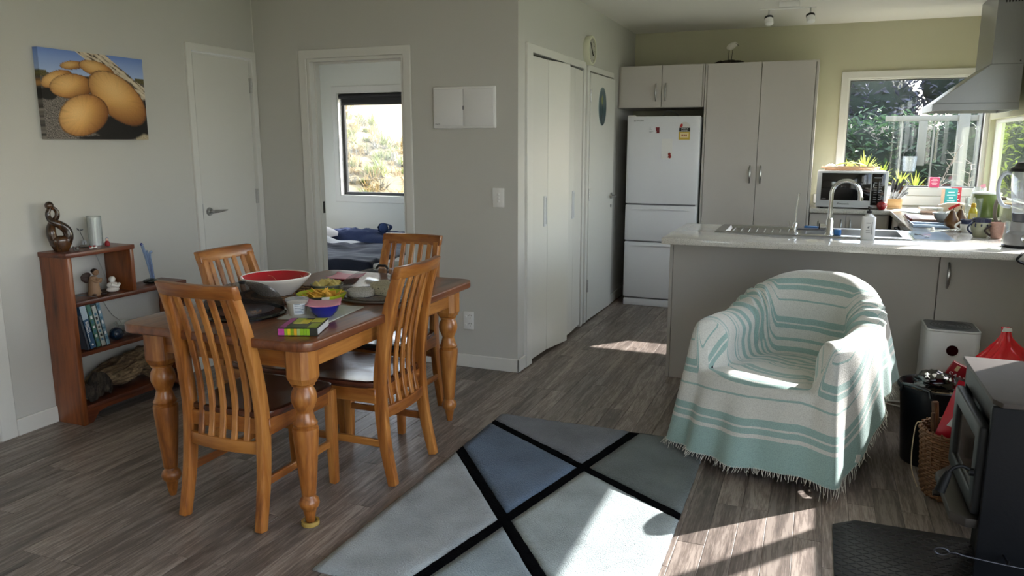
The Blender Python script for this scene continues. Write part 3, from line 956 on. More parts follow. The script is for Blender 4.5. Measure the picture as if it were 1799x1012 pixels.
snack_bowl('grey_bowl', 'grey-green bowl of cubed crackers behind the lime bowl', -2.105, 2.955, bowlp(0.078, 0.038), plain('grey green glaze', '#8d9488', rough=0.25, coat=0.3), plain('cracker', '#cdbb73', rough=0.8, var=0.15, scale=60), 26, 5, 0.017, ('cracker_pile', 'cubed yellow crackers heaped in the grey-green bowl', 'crackers', 'cube'))
snack_bowl('lime_bowl', 'lime green bowl of corn chips with a white stripe outside', -1.965, 2.715, bowlp(0.108, 0.046), vcol('lime glaze', rough=0.25), plain('corn chip', '#e0ae45', rough=0.7, var=0.15, scale=60), 34, 6, 0.026, ('chip_pile', 'yellow corn chips heaped in the lime green bowl', 'chips', 'crisp'))
# colour the lime bowl: dark grey outside with a white wedge, lime inside
for o in bpy.data.objects:
    if o.name.startswith('dish') and o.parent and o.parent.name == 'lime_bowl':
        me = o.data
        la = me.color_attributes.new('print', 'FLOAT_COLOR', 'CORNER')
        for p in me.polygons:
            c = p.center
            a = atan2(c.y, c.x)
            rr_ = sqrt(c.x ** 2 + c.y ** 2)
            outside = p.normal.x * c.x + p.normal.y * c.y > 0.004
            col = lin('#a5b02c')
            if outside:
                col = lin('#3f4038')
                if -0.9 < a < -0.55:
                    col = lin('#e9e7e0')
                elif a >= -0.55 and a < 1.2 or rr_ > 0.107:
                    col = lin('#a5b02c')
            for li in p.loop_indices:
                la.data[li].color = (*col, 1)
# red bowl and blue bowl with pink covers
M_PINK = plain('pink silicone', '#d9899c', rough=0.45)
def covered(nm, label, x, y, r, h, mat, lid_label, rz, ls):
    t = thing(nm, label, 'bowl', (x, y, TZ + 0.006))
    MB().lathe(bowlp(r, h, 0.62), 40, caps=False).build('dish', mat, t, local=True)
    l = thing('bowl_cover', lid_label, 'bowl cover', (x, y, TZ + 0.006 + h + 0.0025), rz)
    def fn(u, v):
        x_, y_ = (u - 0.5) * 2 * ls, (v - 0.5) * 2 * ls
        return (x_, y_, 0.002 + 0.012 * (abs(u - 0.5) * 2) ** 3 * (abs(v - 0.5) * 2) ** 3 - 0.004 * max(0, sqrt(x_ ** 2 + y_ ** 2) - r) / r)
    g = MB().grid(fn, 16, 16)
    o = g.build('sheet', M_PINK, l, local=True, fix=False)
    md = o.modifiers.new('thick', 'SOLIDIFY')
    md.thickness = 0.002
covered('blue_bowl', 'cobalt blue bowl under a square pink cover', -1.80, 2.50, 0.063, 0.046, plain('cobalt glaze', '#1a2183', rough=0.18, coat=0.5), 'square pink silicone cover on the cobalt blue bowl', 0.55, 0.066)
covered('maroon_bowl', 'maroon bowl under a pink cover beside the grey mesh cover', -2.115, 3.13, 0.068, 0.036, plain('maroon glaze', '#5a1016', rough=0.2, coat=0.5), 'square pink silicone cover on the maroon bowl', 0.2, 0.075)
# grey place mat, dip tub
t = thing('place_mat', 'pale grey glass board under the dip tub and blue bowl', 'board', (-1.85, 2.545, TZ), 0.1)
MB().box(-0.115, 0.115, -0.14, 0.16, 0, 0.005).build('board', plain('pale grey board', '#b4b7b0', rough=0.3), t, bevel=0.002, seg=1, local=True)
t = thing('dip_tub', 'clear plastic tub of cream dip with a printed label', 'tub', (-1.912, 2.478, TZ + 0.005))
t.scale = (0.88, 0.88, 0.86)
MB().lathe([(0.0, 0.0), (0.036, 0.0), (0.038, 0.004), (0.047, 0.062), (0.0, 0.062)], 36).build('dip', plain('cream dip', '#e3d8c0', rough=0.5), t, local=True)
MB().lathe([(0.0375, 0.0), (0.049, 0.068), (0.053, 0.070), (0.053, 0.078), (0.049, 0.079), (0.0, 0.077)], 36, caps=False).build('lid', M_PLASTIC_CLEAR, t, local=True, fix=False)
lb = MB().grid(lambda u, v: ((0.0405 + 0.0098 * (0.15 + 0.72 * v)) * cos(-1.3 + 1.15 * u), (0.0405 + 0.0098 * (0.15 + 0.72 * v)) * sin(-1.3 + 1.15 * u), 0.01 + 0.05 * v), 14, 3)
lb.build('label', plain('white paper label', '#d8dde2', rough=0.5), t, local=True, fix=False)
for k in range(6):
    z = 0.018 + 0.007 * k
    rq = 0.0425 + 0.0098 * (z - 0.005) / 0.06
    w = (0.9, 0.7, 0.9, 0.6, 0.85, 0.5)[k]
    MB().grid(lambda u, v: (rq * cos(-1.18 + w * u), rq * sin(-1.18 + w * u), z + 0.0022 * v + (0.004 if k > 3 else 0)), 10, 2).build('print_line', plain('label print', '#5e7488', rough=0.6), t, local=True, fix=False)

# green, yellow and magenta carton lying flat
t = thing('chocolate_carton', 'flat carton with green, yellow, magenta and black print near the table corner', 'carton', (-1.735, 2.28, TZ), 0.36)
cx, cy, cz = 0.072, 0.082, 0.030
MB().box(-cx, cx, -cy, cy, 0, cz).build('carton', plain('carton black', '#22251c', rough=0.35), t, bevel=0.0015, seg=1, local=True)
def patch(x0, x1, y0, y1, col, z=cz):
    MB().box(x0 * 0.68, x1 * 0.68, y0 * 1.3, y1 * 1.3, z, z + 0.0004).build('print_patch', plain('carton print', col, rough=0.35, var=0.15, scale=70), t, local=True, smooth=0)
patch(-0.1, -0.068, -0.058, 0.058, '#a03a86')
for k, (x0, x1, y0, y1, col) in enumerate([(-0.06, -0.01, 0.0, 0.058, '#a9b31f'), (-0.02, 0.03, -0.01, 0.04, '#d6c51f'), (0.035, 0.1, 0.008, 0.058, '#b8bd2c'), (0.05, 0.1, -0.058, -0.005, '#93a51d'), (-0.062, 0.045, -0.058, -0.02, '#3d4a1c'), (-0.05, 0.0, -0.012, 0.0, '#e8dd6a')]):
    patch(x0, x1, y0, y1, col, cz + 0.0001 * k)
for k, col in enumerate(['#b13f92', '#b13f92', '#8fae1c', '#d9c622', '#7ea01a', '#d9a41f', '#9db36a', '#86b215', '#7eab12', '#86b215']):
    x0 = -cx + 0.002 + 0.0115 * k
    MB().box(x0, x0 + 0.0108, -cy - 0.0006, -cy, 0.003, cz - 0.003).build('print_stripe', plain('carton stripe', col, rough=0.35, var=0.2, scale=120), t, local=True, smooth=0)
MB().box(cx, cx + 0.0006, -cy + 0.008, cy - 0.004, 0.004, cz - 0.004).build('print_panel', plain('carton white panel', '#c3c6c8', rough=0.4, var=0.25, scale=160), t, local=True, smooth=0)
# ============================================================ RUG
rg = thing('rug', 'shaggy rug of blue and grey patches divided by black lines', 'rug', (-0.95, 2.77, 0))
RX0, RX1, RY0, RY1 = -1.50, -0.405, 1.95, 3.585
def line(p, q):
    d = Vector((q[0] - p[0], q[1] - p[1])).normalized()
    n = Vector((-d.y, d.x))
    return n, n.dot(Vector(p))
LA = line((-1.485, 3.47), (-0.414, 2.785))
LB = line((-0.768, 3.551), (-1.133, 2.061))
LC = line((-1.502, 3.096), (-0.779, 2.202))
def clip(poly, n, d):
    out = []
    for i in range(len(poly)):
        p, q = Vector(poly[i]), Vector(poly[(i + 1) % len(poly)])
        a, b = n.dot(p) - d, n.dot(q) - d
        if a >= 0:
            out.append(tuple(p))
        if (a > 0) != (b > 0) and abs(a - b) > 1e-9:
            out.append(tuple(p + (q - p) * (a / (a - b))))
    return out
HWL = 0.024
def pile(col, nm):
    m, nt, b = new_mat(nm)
    tc = N(nt, 'ShaderNodeTexCoord')
    n1 = N(nt, 'ShaderNodeTexNoise', Scale=5.0, Detail=3.0)
    n2 = N(nt, 'ShaderNodeTexNoise', Scale=160.0, Detail=3.0, Roughness=0.7)
    for n in (n1, n2):
        nt.links.new(tc.outputs['Object'], n.inputs['Vector'])
    ad = N(nt, 'ShaderNodeMath', operation='MULTIPLY_ADD')
    ad.inputs[1].default_value = 0.6
    nt.links.new(n2.outputs['Fac'], ad.inputs[0])
    nt.links.new(n1.outputs['Fac'], ad.inputs[2])
    c = lin(col)
    r = ramp(nt, [(0.45, '#000000'), (1.1, '#ffffff')])
    r.color_ramp.elements[0].color = (*[x * 0.6 for x in c], 1)
    r.color_ramp.elements[1].color = (*[min(1, x * 1.3) for x in c], 1)
    nt.links.new(ad.outputs[0], r.inputs['Fac'])
    nt.links.new(r.outputs['Color'], b.inputs['Base Color'])
    b.inputs['Roughness'].default_value = 0.95
    b.inputs['Specular IOR Level'].default_value = 0.1
    b.inputs['Sheen Weight'].default_value = 0.25
    bp = N(nt, 'ShaderNodeBump', Strength=1.0, Distance=0.01)
    nt.links.new(n2.outputs['Fac'], bp.inputs['Height'])
    nt.links.new(bp.outputs['Normal'], b.inputs['Normal'])
    return m
def fuzzy(poly, mat, nm, z, seed):
    """A patch of pile: subdivided, its edge a little ragged, its top uneven and rounded off at the edge."""
    bm = bmesh.new()
    vs = [bm.verts.new((x, y, 0)) for x, y in poly]
    bm.faces.new(vs)
    bmesh.ops.triangulate(bm, faces=bm.faces)
    for _ in range(9):
        long = [e for e in bm.edges if e.calc_length() > 0.045]
        if not long:
            break
        bmesh.ops.subdivide_edges(bm, edges=long, cuts=1)
        bmesh.ops.triangulate(bm, faces=bm.faces)
    bm.normal_update()
    if sum(f.normal.z for f in bm.faces) < 0:
        bmesh.ops.reverse_faces(bm, faces=bm.faces)
    edge = {v for e in bm.edges if e.is_boundary for v in e.verts}
    for v in bm.verts:
        q = noise.noise(Vector((v.co.x * 40, v.co.y * 40, seed)))
        if v in edge:
            v.co.x += 0.0035 * q
            v.co.y += 0.0035 * noise.noise(Vector((v.co.x * 40, v.co.y * 40, seed + 9)))
            v.co.z = z * 0.62
        else:
            v.co.z = z + 0.0022 * q
    ret = bmesh.ops.extrude_edge_only(bm, edges=[e for e in bm.edges if e.is_boundary])
    for g in ret['geom']:
        if isinstance(g, bmesh.types.BMVert):
            g.co.z = 0.001
    bmesh.ops.recalc_face_normals(bm, faces=bm.faces)
    for v in bm.verts:
        v.co -= rg.location
    me = bpy.data.meshes.new(nm)
    bm.to_mesh(me)
    bm.free()
    me.shade_smooth()
    me.materials.append(mat)
    o = bpy.data.objects.new(nm, me)
    COL.objects.link(o)
    o.parent = rg
    return o
base = [(RX0, RY0), (RX1, RY0), (RX1, RY1), (RX0 + 0.02, RY1)]
MB().prism([(x, y) for x, y in base], 0.0003, 0.003).build('backing', M_BLACK, rg)
cols = {(1, 1, 1): '#787d86', (1, -1, 1): '#687273', (-1, 1, 1): '#546a84', (-1, -1, 1): '#a3b0b3', (-1, 1, -1): '#a2aaae', (-1, -1, -1): '#93a3ab'}
# sides: above A is +y; left of B is -x; above C is +y
orient = lambda L, s, ref: (L if (L[0].dot(Vector(ref)) - L[1]) * s > 0 else (-L[0], -L[1]))
refA, refB, refC = (-0.95, 3.58), (-1.5, 2.8), (-0.5, 3.5)
for (a, bb_, c), col in cols.items():
    poly = base
    for L, s, ref in ((LA, a, refA), (LB, bb_, refB), (LC, c, refC)):
        n, d = orient(L, s, ref)
        poly = clip(poly, n, d + HWL) if poly else poly
    if len(poly) > 2:
        fuzzy(poly, pile(col, 'rug pile'), 'pile_patch', 0.013, len(poly) + a * 3 + bb_)
PILE_K = plain('rug black pile', '#06070a', rough=1.0, spec=0.05, bump=0.6, bscale=160)
for L in (LA, LB, LC):
    n, d = L
    poly = clip(clip(base, n, d - HWL), -n, -d - HWL)
    fuzzy(poly, PILE_K, 'black_line', 0.0095 + 0.0004 * (L is LB) + 0.0008 * (L is LC), 4)

# ============================================================ ARMCHAIR AND THROW
AC = Vector((-0.054, 3.715, 0))
ARZ = 2.76          # the chair faces the camera's side, a little to its left
ac = thing('armchair', 'dark tub armchair hidden under the striped throw', 'armchair', AC, ARZ)
# local frame: +y is the front of the chair, x across
def hw(phi):
    """Half-plan of the tub: rounded at the back, straight arms, square front."""
    x, y = sin(phi), cos(phi)
    p = 2.1 if y < 0 else 3.8
    return 1 / ((abs(x) / 0.365) ** p + (abs(y) / (0.391 if y < 0 else 0.41)) ** p) ** (1 / p)
def sm(a, b, x):
    t = max(0, min(1, (x - a) / (b - a)))
    return t * t * (3 - 2 * t)
def rim(phi):
    """Height of the tub's rim round the chair, 0 at the front."""
    p = abs(phi) if abs(phi) <= pi else 2 * pi - abs(phi)
    y = hw(p) * cos(p)
    h = 0.40 + 0.20 * sm(radians(33), radians(44), p)          # up on to the arms
    h += 0.20 * sm(0.02, -0.45, y) * sm(radians(44), radians(60), p)
    return h
body = MB()
def tub(u, v):
    phi = -pi + 2 * pi * u
    r = hw(phi) * 0.93
    w = sm(0.02, 0.16, rim(phi) - 0.40)
    H = rim(phi) - 0.035
    prof = [(r, 0.09), (r, 0.25), (r, H - 0.05), (r - 0.015, H - 0.022), (r - 0.02 - 0.02 * w, H - 0.018), (r - 0.02 - 0.05 * w, H - 0.022), (r - 0.02 - 0.07 * w, min(H - 0.05, 0.36)), (r - 0.03 - 0.08 * w, 0.35), (0.05, 0.36), (0.0, 0.36)]
    k = v * (len(prof) - 1)
    i = min(int(k), len(prof) - 2)
    f = k - i
    a, b = prof[i], prof[i + 1]
    q = a[0] + (b[0] - a[0]) * f
    return (q * sin(phi), q * cos(phi), a[1] + (b[1] - a[1]) * f)
body.grid(tub, 96, 28, True)
body.build('body', plain('charcoal upholstery', '#1d1c20', rough=0.85, bump=0.2, bscale=200), ac, local=True, smooth=60)
for sx in (-1, 1):
    for sy in (-1, 1):
        MB().sweep([(sx * 0.27, sy * 0.25, 0.0), (sx * 0.27, sy * 0.25, 0.11)], [0.03, 0.04], [0.03, 0.04]).build('leg', M_BLACK, ac, bevel=0.003, seg=1, local=True)

tw = thing('throw_blanket', 'white throw with sea-green stripes and a fringe draped over the armchair', 'throw', AC, ARZ)
def hem(phi):
    """Height above the floor where the cloth ends."""
    d = (math.degrees(phi) + 360) % 360
    if d > 180:
        d -= 360
    # local -x side lies to the right in the photograph
    pts = [(-180, 0.42), (-150, 0.40), (-122, 0.36), (-100, 0.33), (-84, 0.30), (-66, 0.16), (-52, 0.06), (-44, 0.05), (-28, 0.075), (0, 0.055), (30, 0.045), (45, 0.04), (75, 0.035), (110, 0.05), (150, 0.3), (180, 0.42)]
    for i in range(len(pts) - 1):
        if pts[i][0] <= d <= pts[i + 1][0]:
            t = (d - pts[i][0]) / (pts[i + 1][0] - pts[i][0])
            return pts[i][1] + (pts[i + 1][1] - pts[i][1]) * t
    return 0.05
NU, NV = 300, 96
def catmull(P, t):
    k = t * (len(P) - 1)
    i = min(int(k), len(P) - 2)
    f = k - i
    p0, p1, p2, p3 = P[max(0, i - 1)], P[i], P[i + 1], P[min(len(P) - 1, i + 2)]
    o = []
    for a in range(2):
        o.append(0.5 * (2 * p1[a] + (p2[a] - p0[a]) * f + (2 * p0[a] - 5 * p1[a] + 4 * p2[a] - p3[a]) * f * f + (3 * p1[a] - p0[a] - 3 * p2[a] + p3[a]) * f ** 3))
    return o
tv, tuv = [], []
for i in range(NU):
    phi = -pi + 2 * pi * i / NU
    r = hw(phi)
    H = rim(phi)
    up = H - 0.40                                   # how far the wall rises above the seat here
    zs = 0.405
    w = sm(0.02, 0.16, up)
    rin = r - 0.035 - 0.10 * w
    hz = hem(phi)
    ph = abs(phi)
    frontness = sm(0.5, 0.95, cos(phi))
    flare = 0.035 + 0.09 * frontness * 0.4
    P = [(0.0, zs), (0.5 * rin, zs + 0.006), (rin - 0.03, zs + 0.0), (rin - 0.004, zs + 0.02 * w + 0.25 * up * w), (rin + 0.006 - 0.012 * w, zs + 0.72 * up + 0.002),
         (rin + 0.03 * w + 0.010, H + 0.002), (r - 0.035, H + 0.014), (r + 0.004, H - 0.004), (r + 0.02, H - 0.05 - 0.02 * frontness),
         (r + 0.026 + flare * 0.25, hz + (H - hz) * 0.62), (r + 0.03 + flare * 0.65, hz + (H - hz) * 0.3), (r + 0.034 + flare, hz)]
    # arc length for the weave
    L = 0
    prev = None
    for j in range(NV):
        t = j / (NV - 1)
        q, z = catmull(P, t)
        if prev:
            L += sqrt((q - prev[0]) ** 2 + (z - prev[1]) ** 2)
        prev = (q, z)
        # folds: grow down the outside; ruck up where arm and back meet
        out = max(0, (t - 0.66) / 0.34)
        fold = out ** 1.2 * (0.016 * sin(phi * 9 + 1.3 + 0.8 * sin(phi * 2)) + 0.010 * sin(phi * 17 + 0.6) + 0.012 * noise.noise(Vector((phi * 3.1, 0.4, 1))))
        cs, sn = cos(phi), sin(phi)
        # big fold at the chair's right front corner and gathered drape at the left front
        fold += out ** 1.3 * (0.045 * math.exp(-((phi + 0.74) / 0.09) ** 2) + 0.035 * math.exp(-((phi - 0.80) / 0.10) ** 2) - 0.03 * math.exp(-((phi - 0.58) / 0.08) ** 2) - 0.02 * math.exp(-((phi + 0.56) / 0.08) ** 2))
        q2 = q + fold
        z2 = z
        x, y = q2 * sn, q2 * cs
        if 0.25 < t < 0.66:
            g = math.exp(-((abs(phi) - 2.02) / 0.22) ** 2)
            z2 += 0.010 * g * sin(phi * 46) * (1 if phi > 0 else 0.7) + 0.006 * noise.noise(Vector((x * 9, y * 9, z * 9)))
            q3 = 0.010 * g * cos(phi * 46 + t * 9)
            x += q3 * sn
            y += q3 * cs
        if t < 0.28:
            z2 += 0.006 * noise.noise(Vector((x * 5, y * 5, 3)))
        if z2 < 0.006:
            z2 = 0.006 + 0.004 * abs(noise.noise(Vector((x * 30, y * 30, 2))))
        tv.append((x, y, z2))
        # stripes run across the chair: on the arms the weave follows depth, elsewhere the length along the cloth
        ang = max(0, abs(phi) - 0.0)
        side = sm(radians(42), radians(54), ph) * (1 - sm(radians(112), radians(140), ph))
        along = L * (1 if abs(phi) < pi / 2 else -1)
        front_u = min(y, 0.0) if False else 0
        # the arm's own weave: depth on top and inside, then falling down the front
        arm = y * 1.0 if t < 0.7 else y * (1 - out * 0.2) + out * 0.0
        tuv.append(along * (1 - side) + arm * side)
# outside, the cloth hangs, so the stripes run level with its hem
for i in range(NU):
    hz_ = hem(-pi + 2 * pi * i / NU)
    for j in range(int(0.58 * (NV - 1)), NV):
        idx = i * NV + j
        k = sm(0.58, 0.70, j / (NV - 1))
        tuv[idx] = tuv[idx] * (1 - k) + (0.80 - (tv[idx][2] - hz_)) * k
fs = []
for i in range(NU):
    for j in range(NV - 1):
        a, b2 = i * NV + j, ((i + 1) % NU) * NV + j
        fs.append((a, b2, b2 + 1, a + 1))
m, nt, b = new_mat('striped throw weave')
at = N(nt, 'ShaderNodeAttribute', attribute_name='weave')
tc = N(nt, 'ShaderNodeTexCoord')
nz = N(nt, 'ShaderNodeTexNoise', Scale=260.0, Detail=2.0)
nt.links.new(tc.outputs['Object'], nz.inputs['Vector'])
dv = N(nt, 'ShaderNodeMath', operation='MULTIPLY_ADD')
dv.inputs[1].default_value = 1 / 0.20
dv.inputs[2].default_value = 20.18
fr = N(nt, 'ShaderNodeMath', operation='FRACT')
nt.links.new(at.outputs['Fac'], dv.inputs[0])
nt.links.new(dv.outputs[0], fr.inputs[0])
WH, GR = '#d8d9d3', '#9dbab6'
r = ramp(nt, [(0.0, WH), (0.16, GR), (0.31, WH), (0.355, GR), (0.47, WH), (0.70, GR), (0.745, WH)], 'CONSTANT')
nt.links.new(fr.outputs[0], r.inputs['Fac'])
hb = N(nt, 'ShaderNodeMath', operation='GREATER_THAN')
hb.inputs[1].default_value = 0.675
nt.links.new(at.outputs['Fac'], hb.inputs[0])
mx = N(nt, 'ShaderNodeMixRGB')
mx.inputs[2].default_value = (*lin(GR), 1)
nt.links.new(hb.outputs[0], mx.inputs[0])
# narrow even stripes across the middle of the weave
nf = N(nt, 'ShaderNodeMath', operation='MULTIPLY_ADD')
nf.inputs[1].default_value = 1 / 0.056
nf.inputs[2].default_value = 20.0
nt.links.new(at.outputs['Fac'], nf.inputs[0])
nf2 = N(nt, 'ShaderNodeMath', operation='FRACT')
nt.links.new(nf.outputs[0], nf2.inputs[0])
rn_ = ramp(nt, [(0.0, WH), (0.52, GR)], 'CONSTANT')
nt.links.new(nf2.outputs[0], rn_.inputs['Fac'])
cm = N(nt, 'ShaderNodeMath', operation='COMPARE')
cm.inputs[1].default_value = -0.10
cm.inputs[2].default_value = 0.19
nt.links.new(at.outputs['Fac'], cm.inputs[0])
mz = N(nt, 'ShaderNodeMixRGB')
nt.links.new(cm.outputs[0], mz.inputs[0])
nt.links.new(r.outputs['Color'], mz.inputs[1])
nt.links.new(rn_.outputs['Color'], mz.inputs[2])
nt.links.new(mz.outputs[0], mx.inputs[1])
m2 = N(nt, 'ShaderNodeMixRGB', blend_type='MULTIPLY')
m2.inputs[0].default_value = 0.35
nt.links.new(mx.outputs[0], m2.inputs[1])
r2 = ramp(nt, [(0.3, '#b0b0b0'), (0.6, '#ffffff')])
nt.links.new(nz.outputs['Fac'], r2.inputs['Fac'])
nt.links.new(r2.outputs['Color'], m2.inputs[2])
nt.links.new(m2.outputs[0], b.inputs['Base Color'])
b.inputs['Roughness'].default_value = 0.95
b.inputs['Specular IOR Level'].default_value = 0.1
b.inputs['Sheen Weight'].default_value = 0.3
bp = N(nt, 'ShaderNodeBump', Strength=0.5, Distance=0.003)
nt.links.new(nz.outputs['Fac'], bp.inputs['Height'])
nt.links.new(bp.outputs['Normal'], b.inputs['Normal'])
M_THROW = m
g = MB()
g.v, g.f = tv, fs
cl = g.build('cloth', M_THROW, tw, local=True, smooth=180, fix=False)
la = cl.data.attributes.new('weave', 'FLOAT', 'POINT')
la.data.foreach_set('value', tuv)
# fringe along the hem
fg = MB()
rn = random.Random(12)
for k in range(460):
    u = k / 460 * NU
    i = int(u) % NU
    phi = -pi + 2 * pi * u / NU
    if abs(phi) > radians(128):
        continue
    p = Vector(tv[i * NV + NV - 1])
    p2 = Vector(tv[((i + 1) % NU) * NV + NV - 1])
    p = p + (p2 - p) * (u - int(u))
    L = 0.012 + 0.016 * rn.random()
    if -1.0 < phi < -0.62:
        L += 0.05 * rn.random()
    dr = Vector((sin(phi), cos(phi), 0))
    tip = p + Vector((rn.uniform(-0.012, 0.012), rn.uniform(-0.012, 0.012), 0)) + dr * rn.uniform(0, 0.02)
    drop = min(L, p.z - 0.003)
    tip.z = p.z - drop
    tip += dr * max(0, L - drop) * 0.8
    fg.tube([p + Vector((0, 0, 0.006)), (p + tip) / 2 + dr * 0.004, tip], [0.0012, 0.0011, 0.0007], 4, caps=False)
fr_ = fg.build('fringe', plain('cream fringe', '#d5d3ca', rough=0.95), tw, local=True)
fr_['kind'] = 'stuff'
i = int((radians(-58) + pi) / (2 * pi) * NU)
p = tv[i * NV + NV - 4]
MB().box(-0.001, 0.001, -0.012, 0.012, -0.035, 0.0, T(p[0] * 1.01, p[1] * 1.01, p[2], 0.2, 0, -0.4)).build('care_label', M_CERAM, tw, local=True)
# ============================================================ KITCHEN UNITS
def bow(p, x, y, z0, z1, d=0.028, nx=0, r=0.0082, w=1.7):
    """Bowed bar handle standing out towards -y (or -x when nx)."""
    pts, n = [], 12
    for k in range(n + 1):
        t = k / n
        q = d * (sin(pi * t) ** 0.7 if 0 < t < 1 else 0)
        pts.append((x - q, y, z0 + (z1 - z0) * t) if nx else (x, y - q, z0 + (z1 - z0) * t))
    return MB().tube(pts, [r * (0.6 + 0.55 * sin(pi * k / n)) for k in range(n + 1)], 10).build('handle', M_SATIN, p)
# over the fridge
c = thing('wall_cupboard', 'short two-door cupboard above the white fridge', 'cupboard', (-1.31, 7.1, 1.735))
MB().cells([-1.68, -1.664, -0.956, -0.940], [1.735, 1.753, 2.074, 2.09], 6.8, 7.41, lambda x, z: not (-1.664 < x < -0.956 and 1.753 < z < 2.074), WY).build('carcass', M_CAB, c, bevel=0.001, seg=1)
MB().box(-1.664, -0.956, 7.39, 7.408, 1.75, 2.08).build('back_panel', M_CAB, c)
for x0, x1, hx in ((-1.662, -1.3025, -1.348), (-1.2985, -0.958, -1.266)):
    dr = MB().box(x0, x1, 6.782, 6.799, 1.737, 2.088).build('door', M_CAB, c, bevel=0.0015, seg=1)
    bow(dr, hx, 6.782, 1.79, 1.937)
# pantry
c = thing('pantry_cupboard', 'tall two-door pantry cupboard beside the fridge', 'cupboard', (-0.49, 7.1, 0))
MB().cells([-0.936, -0.918, -0.064, -0.046], [0.1, 0.118, 2.072, 2.088], 6.79, 7.41, lambda x, z: not (-0.918 < x < -0.064 and 0.118 < z < 2.072), WY).build('carcass', M_CAB, c, bevel=0.001, seg=1)
MB().box(-0.936, -0.918, 6.79, 7.41, 0, 0.1).box(-0.064, -0.046, 6.79, 7.41, 0, 0.1).box(-0.918, -0.064, 6.85, 6.866, 0, 0.1).build('kickboard', M_CAB, c)
MB().box(-0.918, -0.064, 7.39, 7.408, 0.118, 2.072).build('back_panel', M_CAB, c)
for x0, x1, hx in ((-0.915, -0.4845, -0.533), (-0.4805, -0.068, -0.447)):
    dr = MB().box(x0, x1, 6.782, 6.799, 0.105, 2.086).build('door', M_CAB, c, bevel=0.0015, seg=1)
    bow(dr, hx, 6.782, 1.10, 1.245)
# fridge
f = thing('fridge', 'white fridge with two freezer drawers in the cupboard recess', 'fridge', (-1.255, 7.0, 0))
MB().box(-1.555, -0.955, 6.70, 7.33, 0.02, 1.655).build('body', plain('fridge side', '#cfd1d4', rough=0.4), f, bevel=0.006, seg=2)
def front(z0, z1, nm):
    o = MB()
    n = 14
    prof = [(x, 6.672 - 0.020 * (1 - ((x + 1.255) / 0.31) ** 2)) for x in [-1.565 + 0.62 * k / n for k in range(n + 1)]]
    o.prism([(-0.945, 6.70), (-1.565, 6.70)] + prof, z0, z1)
    return o.build(nm, M_FRIDGE, f, bevel=0.006, seg=2, smooth=50)
dtop = front(0.912, 1.658, 'door')
d2 = front(0.585, 0.898, 'drawer')
d3 = front(0.075, 0.572, 'drawer')
MB().box(-1.56, -0.95, 6.665, 6.70, 0.0, 0.06).build('plinth', M_FRIDGE, f, bevel=0.004)
MB().box(-1.55, -0.96, 6.68, 6.72, 0.06, 0.92).build('seal', M_INKG, f)
for dd, z in ((d2, 0.855), (d3, 0.535)):
    g = MB()
    pts = [(-1.255 + x, 6.664 - 0.022 * (1 - (x / 0.31) ** 2) - 0.004 * cos(x * 5.4), z - 0.03 * (x / 0.27) ** 4 * 0.0 + 0.012 * cos(x * 5.6)) for x in [-0.25 + 0.5 * k / 16 for k in range(17)]]
    g.tube(pts, [0.002 + 0.006 * sin(pi * k / 16) for k in range(17)], 8).build('handle', M_FRIDGE, dd)
MB().box(-1.56, -1.5, 6.665, 6.72, 1.656, 1.668).build('hinge_cap', M_WHITEP, f, bevel=0.003)
for q in ((0, 0.0055), (-0.0048, -0.0028), (0.0048, -0.0028)):
    MB().prism([(0.0, 0.0048), (0.0038, 0), (0, -0.0048), (-0.0038, 0)], 0, 0.0006, T(-1.497, 6.6585, 1.622) @ FACE_Y @ T(q[0], q[1])).build('emblem', M_INKG, dtop)
text('MITSUBISHI', 0.013, M_INKG, dtop, T(-1.452, 6.6575, 1.621) @ FACE_Y, spacing=0.95)
# stickers and magnets hold on to the door: things of their own
fy = lambda x: 6.672 - 0.020 * (1 - ((x + 1.255) / 0.31) ** 2)
t = thing('energy_label', 'energy rating label, black and yellow, on the fridge door', 'label', (-1.07, fy(-1.07) - 0.0022, 1.47), 0.077)
g = MB().prism([(-0.045, 0.09), (0.045, 0.09)] + [(0.045 * cos(a), 0.09 + 0.048 * sin(a)) for a in [pi * k / 14 for k in range(1, 14)]], 0, 0.0006, FACE_Y)
g.build('arc', plain('label white', '#d7d4cf', rough=0.4), t, local=True)
MB().prism([(-0.043, 0.092), (-0.022, 0.092), (-0.014, 0.112), (-0.022, 0.126), (-0.034, 0.118)], 0.0006, 0.001, FACE_Y).build('needle', plain('label red', '#b3251f', rough=0.4), t, local=True)
MB().box(-0.045, 0.045, -0.0007, 0, 0.058, 0.09).build('band', M_INK, t, local=True)
MB().box(-0.047, 0.045, -0.0006, 0, -0.01, 0.056).build('panel', plain('label yellow', '#c9a93a', rough=0.4), t, local=True)
MB().box(-0.036, 0.034, -0.001, -0.0006, 0.008, 0.046).build('inset', plain('label cream', '#e3cf9a', rough=0.4), t, local=True)
for s_, z in (('ENERGY', 0.081), ('RATING', 0.067)):
    o = text(s_, 0.014, M_INKW, t, T(-1.07, fy(-1.07) - 0.0032, 1.47 + z) @ FACE_Y)
for dx in (-0.017, -0.001, 0.015):
    MB().box(dx - 0.006, dx + 0.005, -0.0013, -0.001, 0.019, 0.034).build('figure_print', plain('label brown red', '#8b3a32', rough=0.5), t, local=True, smooth=0)
t = thing('fridge_magnet', 'dark red printed magnet on the fridge door', 'magnet', (-1.295, fy(-1.295) - 0.0016, 1.515), -0.017)
MB().prism([(-0.02, 0.05), (0.014, 0.05), (0.014, 0.0), (-0.011, 0.0), (-0.010, 0.012), (-0.016, 0.026)], 0, 0.0012, FACE_Y).build('plate', plain('dark red magnet', '#6d121c', rough=0.35), t, local=True)
MB().box(-0.075, -0.022, -0.0006, 0, -0.002, 0.052).build('card', M_FRIDGE, t, local=True)
